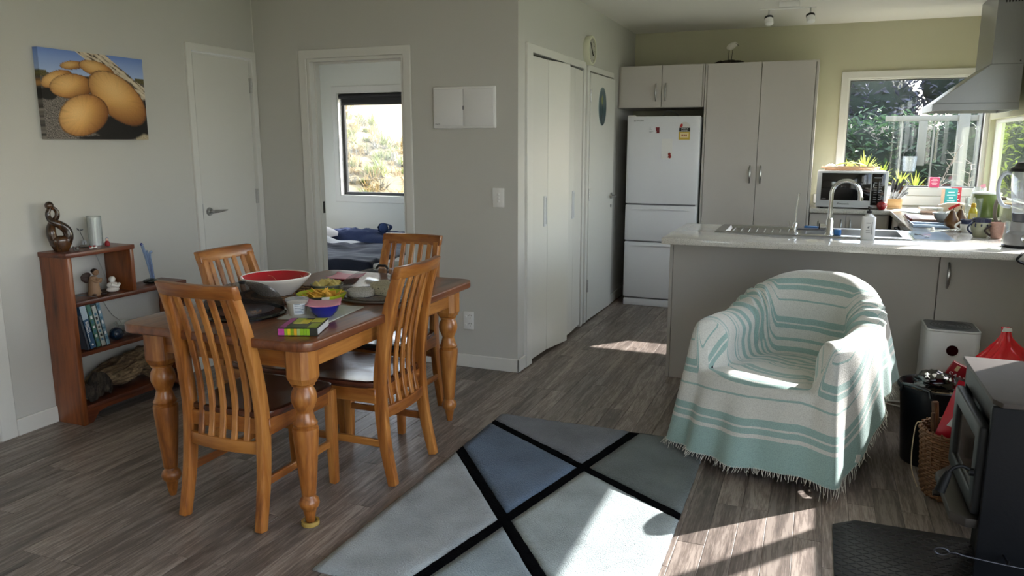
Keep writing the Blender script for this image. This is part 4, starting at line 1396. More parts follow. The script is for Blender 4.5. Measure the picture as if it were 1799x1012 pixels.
for k, (w_, z) in enumerate(((0.013, 0.043), (0.018, 0.03), (0.018, 0.016), (0.034, 0.011), (0.018, 0.006))):
    MB().box(-0.072, -0.072 + w_, -0.0010, -0.0006, z, z + 0.002).build('print_line', M_INKG, t, local=True)
t = thing('fridge_note', 'white note pad with a small red figure on the fridge door', 'note', (-1.213, fy(-1.213) - 0.0016, 1.30), 0.017)
MB().box(-0.046, 0.046, -0.003, 0, 0, 0.168).build('pad', M_WHITEP, t, bevel=0.0008, seg=1, local=True)
MB().ball((0.024, -0.0045, 0.040), 0.012, 12, 8, sq=(1, 0.25, 1)).ball((0.028, -0.0045, 0.02), 0.016, 12, 8, sq=(0.8, 0.25, 1)).tube([(0.012, -0.0045, 0.012), (0.026, -0.0045, 0.022)], 0.004, 6).build('red_figure', plain('red figure', '#8c2419', rough=0.5), t, local=True)
tag(MB().tube(smoothpath([(-1.33, 7.0, 1.657), (-1.30, 6.98, 1.70), (-1.255, 6.97, 1.715), (-1.2, 6.98, 1.69), (-1.18, 7.02, 1.66)]), 0.003, 6).build('wire_hoop', M_SATIN), 'thin wire loop standing on top of the fridge', 'wire')

# worktop: one continuous U, with the sink hole
WZ = 0.9
def top_fill(x, y):
    if -0.53 < x < 0.485 and 4.75 < y < 5.18:
        return False
    if y < 5.22:
        return True
    if y < 6.81:
        return x > 0.56 and not (5.86 < y < 6.42 and 0.56 < x < 0.60 and False)
    return x > -0.042
M_QUARTZ, nt, b = new_mat('speckled white stone')
tc = N(nt, 'ShaderNodeTexCoord')
vo = N(nt, 'ShaderNodeTexNoise', Scale=240.0, Detail=2.0)
nt.links.new(tc.outputs['Object'], vo.inputs['Vector'])
r = ramp(nt, [(0.33, '#a9a7a1'), (0.45, '#d3d1ca'), (0.7, '#dedcd6')])
nt.links.new(vo.outputs['Fac'], r.inputs['Fac'])
nt.links.new(r.outputs['Color'], b.inputs['Base Color'])
b.inputs['Roughness'].default_value = 0.12
b.inputs['Coat Weight'].default_value = 0.3
wt = MB().cells([-0.80, -0.53, -0.042, 0.485, 0.56, 1.275], [4.318, 4.75, 5.18, 5.22, 6.81, 7.40], WZ - 0.036, WZ, top_fill).build('worktop', M_QUARTZ, bevel=0.004, seg=2)
tag(wt, 'white speckled stone worktop running in a U round the kitchen', 'worktop')

# peninsula
c = thing('peninsula_cabinet', 'grey panelled breakfast bar cabinet behind the armchair', 'cabinet', (0.24, 4.9, 0))
MB().box(-0.776, 0.6385, 4.608, 4.626, 0.0, WZ - 0.037).build('back_panel', M_CABG, c, bevel=0.001, seg=1)
MB().box(-0.798, -0.778, 4.606, 5.19, 0.0, WZ - 0.037).build('end_panel', M_CABG, c, bevel=0.001, seg=1)
dr = MB().box(0.6435, 1.27, 4.608, 4.626, 0.09, WZ - 0.042).build('door', M_CABG, c, bevel=0.0015, seg=1)
bow(dr, 0.686, 4.608, 0.662, 0.80, r=0.0085, d=0.03)
MB().box(0.6435, 1.27, 4.66, 4.675, 0.0, 0.088).build('kickboard', M_CABG, c)
MB().box(0.62, 0.66, 4.628, 5.19, 0.0, WZ - 0.037).build('divider', M_CABG, c)
MB().box(-0.778, 0.55, 5.17, 5.188, 0.09, WZ - 0.037).build('inner_panel', M_CAB, c)
# right run and back run
c = thing('base_cabinet', 'base cabinet under the window worktop, two doors with bow handles', 'cabinet', (0.26, 7.1, 0))
MB().box(-0.04, 0.56, 6.86, 7.40, 0.0, WZ - 0.037).build('carcass', M_CAB, c)
for x0, x1, hx in ((-0.036, 0.238, 0.205), (0.242, 0.548, 0.275)):
    dr = MB().box(x0, x1, 6.84, 6.858, 0.1, WZ - 0.045).build('door', M_CAB, c, bevel=0.0015, seg=1)
    bow(dr, hx, 6.84, 0.66, 0.81)
ov = thing('oven', 'built-in oven with black knobs facing the kitchen', 'oven', (0.9, 6.0, 0))
MB().box(0.60, 1.27, 5.72, 6.30, 0.0, WZ - 0.037).build('body', M_BLACK, ov)
MB().box(0.578, 0.60, 5.722, 6.298, 0.12, 0.74).build('door', M_BLACKG, ov, bevel=0.003)
MB().box(0.576, 0.60, 5.722, 6.298, 0.75, WZ - 0.038).build('fascia', M_STEEL, ov, bevel=0.002)
MB().tube([(0.545, 5.77, 0.70), (0.545, 6.25, 0.70)], 0.009, 10).tube([(0.545, 5.78, 0.70), (0.58, 5.78, 0.70)], 0.006, 8).tube([(0.545, 6.24, 0.70), (0.58, 6.24, 0.70)], 0.006, 8).build('handle', M_STEEL, ov)
for y in (5.80, 5.91, 6.02, 6.13, 6.24):
    MB().lathe([(0.0, 0.03), (0.016, 0.028), (0.018, 0.0)], 18, M=T(0.576, y, 0.81, 0, -pi / 2, 0)).build('knob', M_BLACKG, ov)
hb = thing('cooktop', 'black glass cooktop set in the worktop under the hood', 'cooktop', (0.88, 6.01, WZ))
MB().box(0.605, 1.16, 5.71, 6.31, WZ, WZ + 0.006).build('glass', M_BLACKG, hb, bevel=0.002)
for x, y, r_ in ((0.74, 5.86, 0.08), (0.74, 6.16, 0.095), (1.01, 5.86, 0.095), (1.01, 6.16, 0.08)):
    MB().lathe([(r_, 0), (r_, 0.0006), (r_ - 0.003, 0.0006), (r_ - 0.003, 0)], 36, (x, y, WZ + 0.006), caps=False).build('ring', M_INKG, hb)
c = thing('corner_cabinet', 'base cabinets under the worktop on the window side of the kitchen', 'cabinet', (0.9, 6.6, 0))
MB().box(0.60, 1.27, 5.24, 5.70, 0.0, WZ - 0.037).build('carcass', M_CAB, c)
MB().box(0.582, 0.60, 5.242, 5.70, 0.1, WZ - 0.045).build('drawer', M_CAB, c, bevel=0.0015)
MB().box(0.60, 1.27, 6.32, 7.39, 0.0, WZ - 0.037).build('carcass', M_CAB, c)
MB().box(0.582, 0.60, 6.322, 6.83, 0.1, WZ - 0.045).build('door', M_CAB, c, bevel=0.0015)

# sink
s = thing('sink', 'stainless steel sink with drainer let into the breakfast bar', 'sink', (-0.02, 4.96, WZ))
sx = [-0.556, -0.50, -0.07, -0.045, 0.085, 0.11, 0.47, 0.512]
sy = [4.715, 4.80, 5.15, 5.205]
hole = lambda x, y: 4.80 < y < 5.15 and (-0.50 < x < -0.07 or -0.045 < x < 0.085 or 0.11 < x < 0.47)
MB().cells(sx, sy, WZ, WZ + 0.004, lambda x, y: not hole(x, y)).build('rim', M_STEEL, s, bevel=0.0015, seg=2)
def bowl(x0, x1, depth, nm):
    g = MB()
    y0, y1 = 4.80, 5.15
    i = 0.012
    z0, z1 = WZ + 0.002, WZ - depth
    g.add([(x0, y0, z0), (x1, y0, z0), (x1, y1, z0), (x0, y1, z0), (x0 + i, y0 + i, z1), (x1 - i, y0 + i, z1), (x1 - i, y1 - i, z1), (x0 + i, y1 - i, z1)],
          [(4, 5, 6, 7), (0, 1, 5, 4), (1, 2, 6, 5), (2, 3, 7, 6), (3, 0, 4, 7)])
    return g.build(nm, M_STEEL, s, fix=False, smooth=0)
bowl(-0.50, -0.07, 0.012, 'drainer')
for k in range(9):
    MB().tube([(-0.47 + 0.046 * k, 4.83, WZ - 0.010), (-0.47 + 0.046 * k, 5.12, WZ - 0.010)], 0.004, 6).build('rib', M_STEEL, s)
bowl(-0.045, 0.085, 0.10, 'half_bowl')
bw = bowl(0.11, 0.47, 0.17, 'bowl')
MB().lathe([(0.0, 0.002), (0.035, 0.002), (0.04, 0.0)], 24, (0.29, 4.97, WZ - 0.168)).build('drain', M_CHROME, s)
t = thing('mixer_tap', 'tall chrome gooseneck tap on the sink', 'tap', (0.082, 4.765, WZ + 0.004))
MB().lathe([(0.026, 0), (0.026, 0.006), (0.021, 0.012), (0.021, 0.085), (0.017, 0.09), (0.0145, 0.10)], 24).build('base', M_CHROME, t, local=True)
pts = [(0, 0, 0.09), (0, 0, 0.16), (0, 0, 0.225)] + [(0.075 - 0.075 * cos(a), 0, 0.235 + 0.078 * sin(a)) for a in [pi * k / 16 for k in range(0, 17)]] + [(0.153, 0, 0.215)]
MB().tube(pts, 0.0125, 14).build('spout', M_CHROME, t, local=True)
MB().lathe([(0.0142, 0), (0.0142, 0.02), (0.010, 0.02)], 18, (0.153, 0, 0.203)).build('aerator', M_CHROME, t, local=True)
MB().tube([(-0.015, 0, 0.05), (-0.055, 0, 0.05)], 0.0155, 14).build('mixer', M_CHROME, t, local=True)
MB().lathe([(0.017, 0), (0.017, 0.006)], 16, M=T(-0.05, 0, 0.05, 0, -pi / 2, 0)).build('black_ring', M_BLACK, t, local=True)
MB().tube([(-0.062, 0, 0.052), (-0.062, -0.02, 0.075), (-0.062, -0.03, 0.085)], 0.004, 8).build('lever', M_CHROME, t, local=True)
t = thing('filter_tap', 'thin straight chrome filter tap beside the drainer', 'tap', (-0.103, 4.778, WZ + 0.004))
MB().lathe([(0.019, 0), (0.019, 0.005), (0.0125, 0.008), (0.0125, 0.06), (0.010, 0.065)], 20).build('base', M_CHROME, t, local=True)
MB().tube([(0, 0, 0.06), (0.002, 0, 0.15), (0.009, 0, 0.22), (0.011, 0, 0.236)], 0.0055, 10).build('spout', M_CHROME, t, local=True)
MB().tube([(0, 0, 0.03), (-0.032, 0, 0.03)], 0.005, 8).tube([(-0.03, 0, 0.022), (-0.03, 0, 0.075)], 0.0028, 6).build('lever', M_CHROME, t, local=True)

# hood
h = thing('range_hood', 'stainless range hood with a sloping canopy by the kitchen window', 'range hood', (1.0, 6.45, 1.65))
XB = 1.236
M_HOOD = plain('hood steel', '#8e9092', rough=0.38, metal=0.75, var=0.03, scale=90)
g = MB().add([(0.72, y, 1.70) for y in (6.2, 6.8)] + [(1.048, y, 1.957) for y in (6.2, 6.8)] + [(XB, y, 1.957) for y in (6.2, 6.8)] + [(XB, y, 1.70) for y in (6.2, 6.8)],
             [(0, 1, 3, 2), (2, 3, 5, 4), (4, 5, 7, 6), (6, 7, 1, 0), (0, 2, 4, 6), (1, 7, 5, 3)])
g.build('canopy', M_HOOD, h, bevel=0.002, seg=1)
MB().cells([0.715, 0.735, XB - 0.02, XB], [6.195, 6.215, 6.785, 6.805], 1.652, 1.70, lambda x, y: not (0.735 < x < XB - 0.02 and 6.215 < y < 6.785)).build('rim', M_HOOD, h, bevel=0.001, seg=1)
MB().box(0.735, XB - 0.02, 6.215, 6.785, 1.675, 1.69).build('filter', M_SATIN, h)
MB().box(1.048, XB, 6.202, 6.798, 1.957, HC - 0.003).build('chimney', M_HOOD, h, bevel=0.002, seg=1)
for k in range(7):
    MB().box(1.09 + 0.018 * k, 1.10 + 0.018 * k, 6.2005, 6.203, 2.355, 2.40).build('vent_slot', M_BLACK, h)
MB().lathe([(0.0, 0.004), (0.006, 0.003), (0.007, 0)], 12, M=T(0.715, 6.26, 1.676, 0, -pi / 2, 0)).build('button', M_CHROME, h)
MB().lathe([(0.0, 0.003), (0.005, 0.002), (0.005, 0)], 10, M=T(1.215, 6.202, 1.975, pi / 2, 0, 0)).build('screw', M_BLACK, h)

# ceiling lights
t = thing('ceiling_spotlight', 'white ceiling bar with two small swivel spotlights', 'spotlight', (-0.27, 6.2, 2.38))
MB().box(-0.345, -0.205, 6.16, 6.24, 2.405, HC).build('plate', M_WHITEP, t, bevel=0.004)
MB().tube([(-0.475, 6.17, 2.396), (-0.09, 6.19, 2.396)], 0.007, 8).build('bar', M_WHITEP, t)
for x in (-0.413, -0.127):
    ar = MB().tube([(x, 6.175, 2.392), (x, 6.175, 2.345)], 0.006, 8).build('stem', M_SATIN, t)
    M = T(x, 6.172, 2.342, radians(-24), radians(-8), 0)
    hd = MB().lathe([(0.0, -0.056), (0.026, -0.058), (0.029, -0.056), (0.030, -0.016), (0.0, -0.016)], 22, M=M).build('head', M_WHITEP, t)
    MB().lathe([(0.0305, -0.018), (0.031, -0.002), (0.02, 0.006), (0.0, 0.006)], 22, M=M).build('collar', M_BLACK, hd)

# wall fittings
t = thing('switchboard', 'white two-door switchboard cover on the wall by the bedroom doorway', 'switchboard', (-2.03, YB - 0.01, 1.517))
MB().box(-2.24, -1.821, YB - 0.022, YB, 1.517, 1.767).build('frame', M_WHITEP, t, bevel=0.008, seg=3)
for x0, x1 in ((-2.232, -2.033), (-2.031, -1.833)):
    MB().box(x0, x1, YB - 0.027, YB - 0.02, 1.53, 1.752).build('door', plain('gloss white panel', '#e4e4e4', rough=0.12, coat=0.3, var=0.005), t, bevel=0.003, seg=2)
MB().lathe([(0.0, 0.002), (0.011, 0.002), (0.012, 0)], 20, M=T(-2.032, YB - 0.027, 1.64, pi / 2, 0, 0) @ Matrix.Diagonal((0.5, 1.15, 1, 1))).build('catch', M_INKG, t)
text('VYNCO', 0.0095, M_INK, t, T(-2.207, YB - 0.0275, 1.543) @ FACE_Y)
t = thing('light_switch', 'white wall switch with three rockers near the wall corner', 'light switch', (-1.81, YB, 1.04))
MB().box(-1.848, -1.772, YB - 0.010, YB, 1.041, 1.158).build('plate', M_WHITEP, t, bevel=0.003)
for k in range(3):
    MB().box(-1.818, -1.802, YB - 0.0135, YB - 0.009, 1.070 + 0.022 * k, 1.086 + 0.022 * k).build('rocker', M_WHITEP, t, bevel=0.002)
t = thing('power_outlet', 'white double power point low on the wall behind the table', 'outlet', (-2.02, YB, 0.25))
MB().box(-2.056, -1.984, YB - 0.010, YB, 0.252, 0.368).build('plate', M_WHITEP, t, bevel=0.003)
for z in (0.283, 0.337):
    MB().box(-2.046, -2.032, YB - 0.0135, YB - 0.009, z - 0.006, z + 0.006).build('rocker', M_WHITEP, t, bevel=0.002)
    for dx, dz, a in ((-0.007, 0.008, 0.5), (0.007, 0.008, -0.5), (0, -0.008, 0)):
        MB().box(-0.0012, 0.0012, -0.0105, -0.0098, -0.005, 0.005, T(-2.008 + dx, YB, z + dz, 0, a, 0)).build('pin_slot', M_INK, t)
ck = thing('wall_clock', 'round cream wall clock above the hall doors', 'clock', (XH, 5.79, 2.116))
MB().lathe([(0.106, 0.0), (0.108, 0.04), (0.104, 0.046), (0.092, 0.046), (0.09, 0.04)], 40, M=T(0, 0, 0, 0, pi / 2, 0), caps=False).build('rim', plain('cream clock rim', '#dcdcc4', rough=0.35), ck, local=True)
MB().lathe([(0.0, 0.038), (0.0915, 0.038), (0.0915, 0.03), (0.0, 0.03)], 40, M=T(0, 0, 0, 0, pi / 2, 0)).build('face', plain('clock face', '#b5b3a6', rough=0.5), ck, local=True)
for k in range(12):
    a = 2 * pi * k / 12
    MB().box(-0.002, 0.002, -0.006, 0.006, 0, 0.0008, T(0.038, 0.076 * sin(a), 0.076 * cos(a)) @ Euler((-a, 0, 0)).to_matrix().to_4x4() @ Euler((0, pi / 2, 0)).to_matrix().to_4x4() @ Euler((0, 0, pi / 2)).to_matrix().to_4x4()).build('hour_mark', M_INK, ck, local=True)
for L, a, w in ((0.045, 2.4, 0.004), (0.07, 5.6, 0.003)):
    MB().tube([(0.041, 0, 0), (0.041, L * sin(a), L * cos(a))], w, 6).build('hand', M_INK, ck, local=True)

# oval bird picture on the door
ov_ = MB()
NR, NA = 16, 48
cols, k0 = [], 0
vs, fs = [], []
def birdcol(a, z):
    base = Vector(lin('#3f5a63'))
    if z > 0.75:
        base = base.lerp(Vector(lin('#8ea0a8')), (z - 0.75) * 2.5)
    base = base.lerp(Vector(lin('#23383c')), max(0, -z) * 0.6)
    if abs(a + 0.12 + 0.0 * z) < 0.17 * (1 - ((z - 0.33) / 0.28) ** 2) and 0.05 < z < 0.61:
        base = Vector(lin('#9c9a2c')) if a < -0.05 else Vector(lin('#55702e'))
    if abs(a - (-0.05 + 0.25 * (0.1 - z))) < 0.06 and -0.45 < z < 0.1:
        base = Vector(lin('#1a2420'))
    if abs(a + 0.35 - 0.4 * (z + 0.9)) < 0.07 and z < -0.45:
        base = Vector(lin('#17201d'))
    return base
for i in range(NR + 1):
    for j in range(NA):
        q, w = i / NR, 2 * pi * j / NA
        vs.append((0.0, 0.105 * q * cos(w), 0.148 * q * sin(w)))
        cols.append(tuple(birdcol(q * cos(w), q * sin(w))))
for i in range(NR):
    for j in range(NA):
        a, b2 = i * NA + j, i * NA + (j + 1) % NA
        fs.append((a, b2, b2 + NA, a + NA))
op = thing('oval_picture', 'oval picture of a yellow bird on dark teal, on the hall door', 'picture', DM @ Vector((0.004, 0.32, 1.722)), -radians(1.2))
g = MB()
g.v, g.f = vs, fs
g.build('print', vcol('bird print', rough=0.3), op, local=True, colors=cols, fix=False)
MB().lathe([(1, -0.0035), (1.02, -0.0035), (1.02, 0.0004), (1.0, 0.0008)], NA, M=T(0, 0, 0) @ Matrix(((0, 0, 1, 0), (0.105, 0, 0, 0), (0, 0.148, 0, 0), (0, 0, 0, 1))), caps=False).build('rim', plain('pale rim', '#9fb0b3', rough=0.4), op, local=True)
# ============================================================ BOOKCASE WALL
bc = thing('bookcase', 'stepped dark wooden bookcase against the wall beside the table', 'bookcase', (-3.5, 3.0, 0))
X0, X1 = -3.598, -3.404
def pan(nm, y0, y1, z0, z1, mat=M_CASE, x1=X1):
    return MB().box(X0, x1, y0, y1, z0, z1).build(nm, mat, bc, bevel=0.003, seg=2)
pan('side_panel', 2.647, 2.673, 0, 0.868)
pan('top_board', 2.640, 3.052, 0.868, 0.892, M_CASEY, X1 + 0.004)
pan('side_panel', 3.022, 3.046, 0.642, 0.868)
pan('shelf', 2.673, 3.40, 0.618, 0.642, M_CASEY)
pan('shelf', 2.673, 3.366, 0.358, 0.380, M_CASEY)
pan('shelf', 2.673, 3.366, 0.078, 0.100, M_CASEY)
pan('side_panel', 3.368, 3.394, 0, 0.618)
MB().prism([(2.673, 0.0), (2.71, 0.0), (2.75, 0.045), (2.80, 0.055), (3.25, 0.055), (3.29, 0.045), (3.33, 0.0), (3.366, 0.0), (3.366, 0.078), (2.673, 0.078)], X1 - 0.03, X1 - 0.012, WX).build('plinth', M_CASEY, bc)

t = thing('twist_sculpture', 'dark carved wooden twist sculpture on top of the bookcase', 'sculpture', (-3.515, 2.705, 0.892), -0.62)
M_CARVE = wood('dark carved wood', '#180d08', '#34200f', '#5c3a1c', 'Z', rough=0.25, coat=0.6, scale=14)
k_ = 0.00051
pp = lambda px, py, x: (x, (px - 205) * k_, (572 - py) * k_)
sa = smoothpath([pp(165, 130, 0), pp(135, 175, 0.008), pp(132, 225, 0.010), pp(155, 272, 0.016), pp(215, 305, 0.012), pp(272, 360, 0.0), pp(287, 430, 0), pp(268, 490, 0), pp(235, 540, 0)], 6)
sb = smoothpath([pp(165, 130, 0), pp(205, 175, -0.008), pp(208, 225, -0.010), pp(182, 268, -0.014), pp(150, 320, -0.008), pp(142, 380, 0), pp(150, 440, 0), pp(175, 495, 0), pp(215, 540, 0)], 6)
ra = [0.0095 + 0.0075 * min(1, i / 30) + 0.006 * max(0, sin(pi * (i - 16) / 32)) for i in range(len(sa))]
MB().tube(sa, ra, 14).build('strand', M_CARVE, t, local=True, smooth=60)
MB().tube(sb, ra, 14).build('strand', M_CARVE, t, local=True, smooth=60)
MB().ball((0, (150 - 205) * k_, (572 - 120) * k_), 0.0205, 20, 14).build('knob', M_CARVE, t, local=True)
MB().lathe([(0.028, 0.0), (0.034, 0.01), (0.046, 0.035), (0.050, 0.055), (0.046, 0.068), (0.030, 0.078), (0.0, 0.08)], 30, (0, 0.005, 0), sx=0.6, sy=1.05).build('belly', M_CARVE, t, local=True, smooth=60)

t = thing('wire_sprout', 'small dark metal sprout growing from a flat stone on the bookcase', 'ornament', (-3.54, 2.86, 0.892), -0.6)
MB().ball((0, 0, 0.006), 0.024, 14, 8, sq=(0.7, 1.0, 0.32)).build('stone', plain('grey stone', '#6c665e', rough=0.8), t, local=True)
MB().tube(smoothpath([(0, 0.004, 0.01), (0, 0.0, 0.045), (0, -0.010, 0.075), (0, -0.012, 0.088)]), 0.0014, 6).build('stem', M_BLACK, t, local=True)
for a, q in ((2.3, 0.022), (0.5, 0.02), (1.2, 0.012)):
    MB().prism([(0, 0), (q * 0.6 * cos(a + 0.35), q * 0.6 * sin(a + 0.35)), (q * cos(a), q * sin(a)), (q * 0.6 * cos(a - 0.35), q * 0.6 * sin(a - 0.35))], -0.0008, 0.0008, T(0, -0.012, 0.086) @ WX).build('leaf', M_BLACK, t, local=True)
t = thing('snail_figurine', 'tiny glass snail figurine at the front edge of the bookcase top', 'figurine', (-3.44, 2.735, 0.892))
MB().ball((0, 0, 0.006), 0.012, 12, 8, sq=(0.7, 1.1, 0.5)).ball((0, 0.004, 0.014), 0.009, 12, 8).tube([(0, -0.012, 0.006), (0, -0.017, 0.02), (0, -0.018, 0.026)], [0.004, 0.003, 0.0035], 8).build('body', plain('smoky glass', '#57504a', rough=0.1, coat=0.6), t, local=True)
t = thing('slipper_ornament', 'tiny white and red clog ornament on the bookcase top', 'ornament', (-3.455, 2.845, 0.892))
for dy, s_ in ((-0.012, 1), (0.012, 0.9)):
    MB().ball((0.0, dy, 0.006 * s_), 0.013 * s_, 12, 8, sq=(0.6, 1.0, 0.45)).build('clog', M_CERAM, t, local=True)
    MB().lathe([(0.006, 0), (0.007, 0.007), (0.0055, 0.007), (0.005, 0.002)], 14, (0, dy - 0.006, 0.008), caps=False).build('opening', plain('clog red', '#9a2a2a', rough=0.4), t, local=True)
t = thing('candle_tube', 'white cylinder in a clear glass tube on the bookcase top', 'candle', (-3.53, 2.925, 0.892))
MB().lathe([(0.0, 0.004), (0.029, 0.004), (0.030, 0.150), (0.028, 0.152), (0.0, 0.152)], 28).build('candle', plain('candle white', '#f0f0f0', rough=0.45), t, local=True)
MB().lathe([(0.0, 0), (0.036, 0), (0.036, 0.158), (0.0345, 0.158), (0.0345, 0.003)], 32, caps=False).build('tube', M_CLEAR, t, local=True, fix=False)
t = thing('tiny_vial', 'tiny clear vial beside the glass candle tube', 'vial', (-3.55, 2.873, 0.892))
MB().lathe([(0.0, 0), (0.011, 0), (0.011, 0.034), (0.008, 0.037), (0.0, 0.037)], 16).build('vial', M_PLASTIC_CLEAR, t, local=True)
t = thing('doll_figurine', 'tiny red and blue doll figurine beside the glass candle tube', 'figurine', (-3.485, 2.955, 0.892))
MB().lathe([(0.011, 0), (0.013, 0.006), (0.011, 0.02), (0.006, 0.026), (0.0, 0.027)], 16).build('dress', plain('doll red', '#8d1520', rough=0.4), t, local=True)
MB().ball((0, 0, 0.033), 0.0075, 14, 10).build('head', plain('doll face', '#d9c0b0', rough=0.5), t, local=True)
MB().ball((-0.003, 0.003, 0.035), 0.008, 14, 10).build('hood', plain('doll blue', '#4c5a9a', rough=0.5), t, local=True)

t = thing('winged_figurine', 'brown clay figurine with butterfly wings on the middle shelf', 'figurine', (-3.48, 2.845, 0.642), -0.5)
M_CLAY = plain('tan clay', '#9b7a5c', rough=0.6, var=0.12, scale=50)
M_CLAYD = plain('dark clay', '#2a1a14', rough=0.5)
MB().lathe([(0.030, 0.0), (0.034, 0.008), (0.028, 0.03), (0.026, 0.06), (0.022, 0.085), (0.016, 0.10), (0.0, 0.105)], 22, sx=0.8, sy=1.0).build('robe', M_CLAY, t, local=True)
for s_ in (-1, 1):
    MB().tube(smoothpath([(0.012, 0.0 + s_ * 0.014, 0.092), (0.026, 0.018 + s_ * 0.008, 0.075), (0.030, 0.030, 0.092)]), [0.007] * 13, 8).build('arm', M_CLAY, t, local=True)
    MB().ball((0.016, s_ * 0.022 + 0.018, 0.008), 0.014, 12, 8, sq=(0.9, 1.2, 0.6)).build('shoe', M_CLAYD, t, local=True)
MB().ball((0.006, 0.012, 0.122), 0.017, 16, 12).build('head', M_CLAY, t, local=True)
MB().ball((0.001, 0.008, 0.129), 0.0175, 16, 12, sq=(1, 1, 0.75)).build('hair', M_CLAYD, t, local=True)
MB().ball((0.022, 0.016, 0.12), 0.003, 8, 6).build('nose', M_CLAY, t, local=True)
for s_ in (-1, 1):
    MB().ball((0.02, 0.016 + s_ * 0.007, 0.125), 0.0018, 8, 6).build('eye', M_CLAYD, t, local=True)
for a, zz in ((0.4, 0.105), (-0.5, 0.085)):
    MB().ball((0, 0, 0), 1.0, 16, 10, T(-0.012, -0.032, zz, a, 0, 0) @ Matrix.Diagonal((0.004, 0.026, 0.016, 1))).build('wing', plain('dark wing', '#3a251b', rough=0.6, var=0.5, scale=120), t, local=True)
t = thing('stacked_figurine', 'white glazed figurine of stacked round forms on the middle shelf', 'figurine', (-3.47, 2.95, 0.642))
g = MB().ball((0, 0, 0.016), 0.034, 24, 12, sq=(0.85, 1, 0.47)).build('lower_ring', M_CERAM, t, local=True)
MB().ball((0, 0, 0.040), 0.031, 24, 12, sq=(0.85, 1, 0.55)).build('arms', M_CERAM, t, local=True)
MB().tube(smoothpath([(0.018, -0.024, 0.046), (0.032, 0.0, 0.036), (0.018, 0.026, 0.042)]), 0.009, 10).build('folded_arm', M_CERAM, t, local=True)
MB().ball((0, 0, 0.070), 0.0175, 20, 12).build('head', M_CERAM, t, local=True)
t = thing('candle_stub', 'thin white candle stub beside the blue glass vase', 'candle', (-3.50, 3.085, 0.642))
MB().lathe([(0.0, 0), (0.006, 0), (0.006, 0.075), (0.004, 0.082), (0.0, 0.085)], 12).build('wax', M_CERAM, t, local=True)
t = thing('blue_glass_vase', 'slim twisted blue glass vase standing in a black stone', 'vase', (-3.49, 3.22, 0.642), -0.6)
MB().ball((0, 0, 0.015), 0.042, 24, 10, sq=(0.8, 1, 0.36)).build('stone', plain('polished black stone', '#16201c', rough=0.15, coat=0.5), t, local=True)
M_BLUEG = glass('blue glass', tint=(0.66, 0.78, 0.95), fres=0.2, density=0.16, dcol=(0.45, 0.6, 0.9))
for pts, r0 in (([(0, 0.010, 0.025), (0, 0.0, 0.09), (0, -0.014, 0.16), (0, -0.026, 0.215), (0, -0.030, 0.228)], 0.0085), ([(0, 0.018, 0.025), (0, 0.014, 0.09), (0, 0.008, 0.15), (0, 0.012, 0.178), (0, 0.022, 0.182)], 0.0065), ([(0.003, 0.014, 0.025), (0.002, 0.006, 0.1), (0, -0.006, 0.19)], 0.006)):
    P = smoothpath(pts, 5)
    MB().tube(P, [r0] * len(P), 10).build('stem', M_BLUEG, t, local=True)
MB().ball((0, -0.030, 0.227), 0.008, 12, 8).build('tip', plain('deep blue glass', '#1d2f86', rough=0.1, coat=0.5), t, local=True)
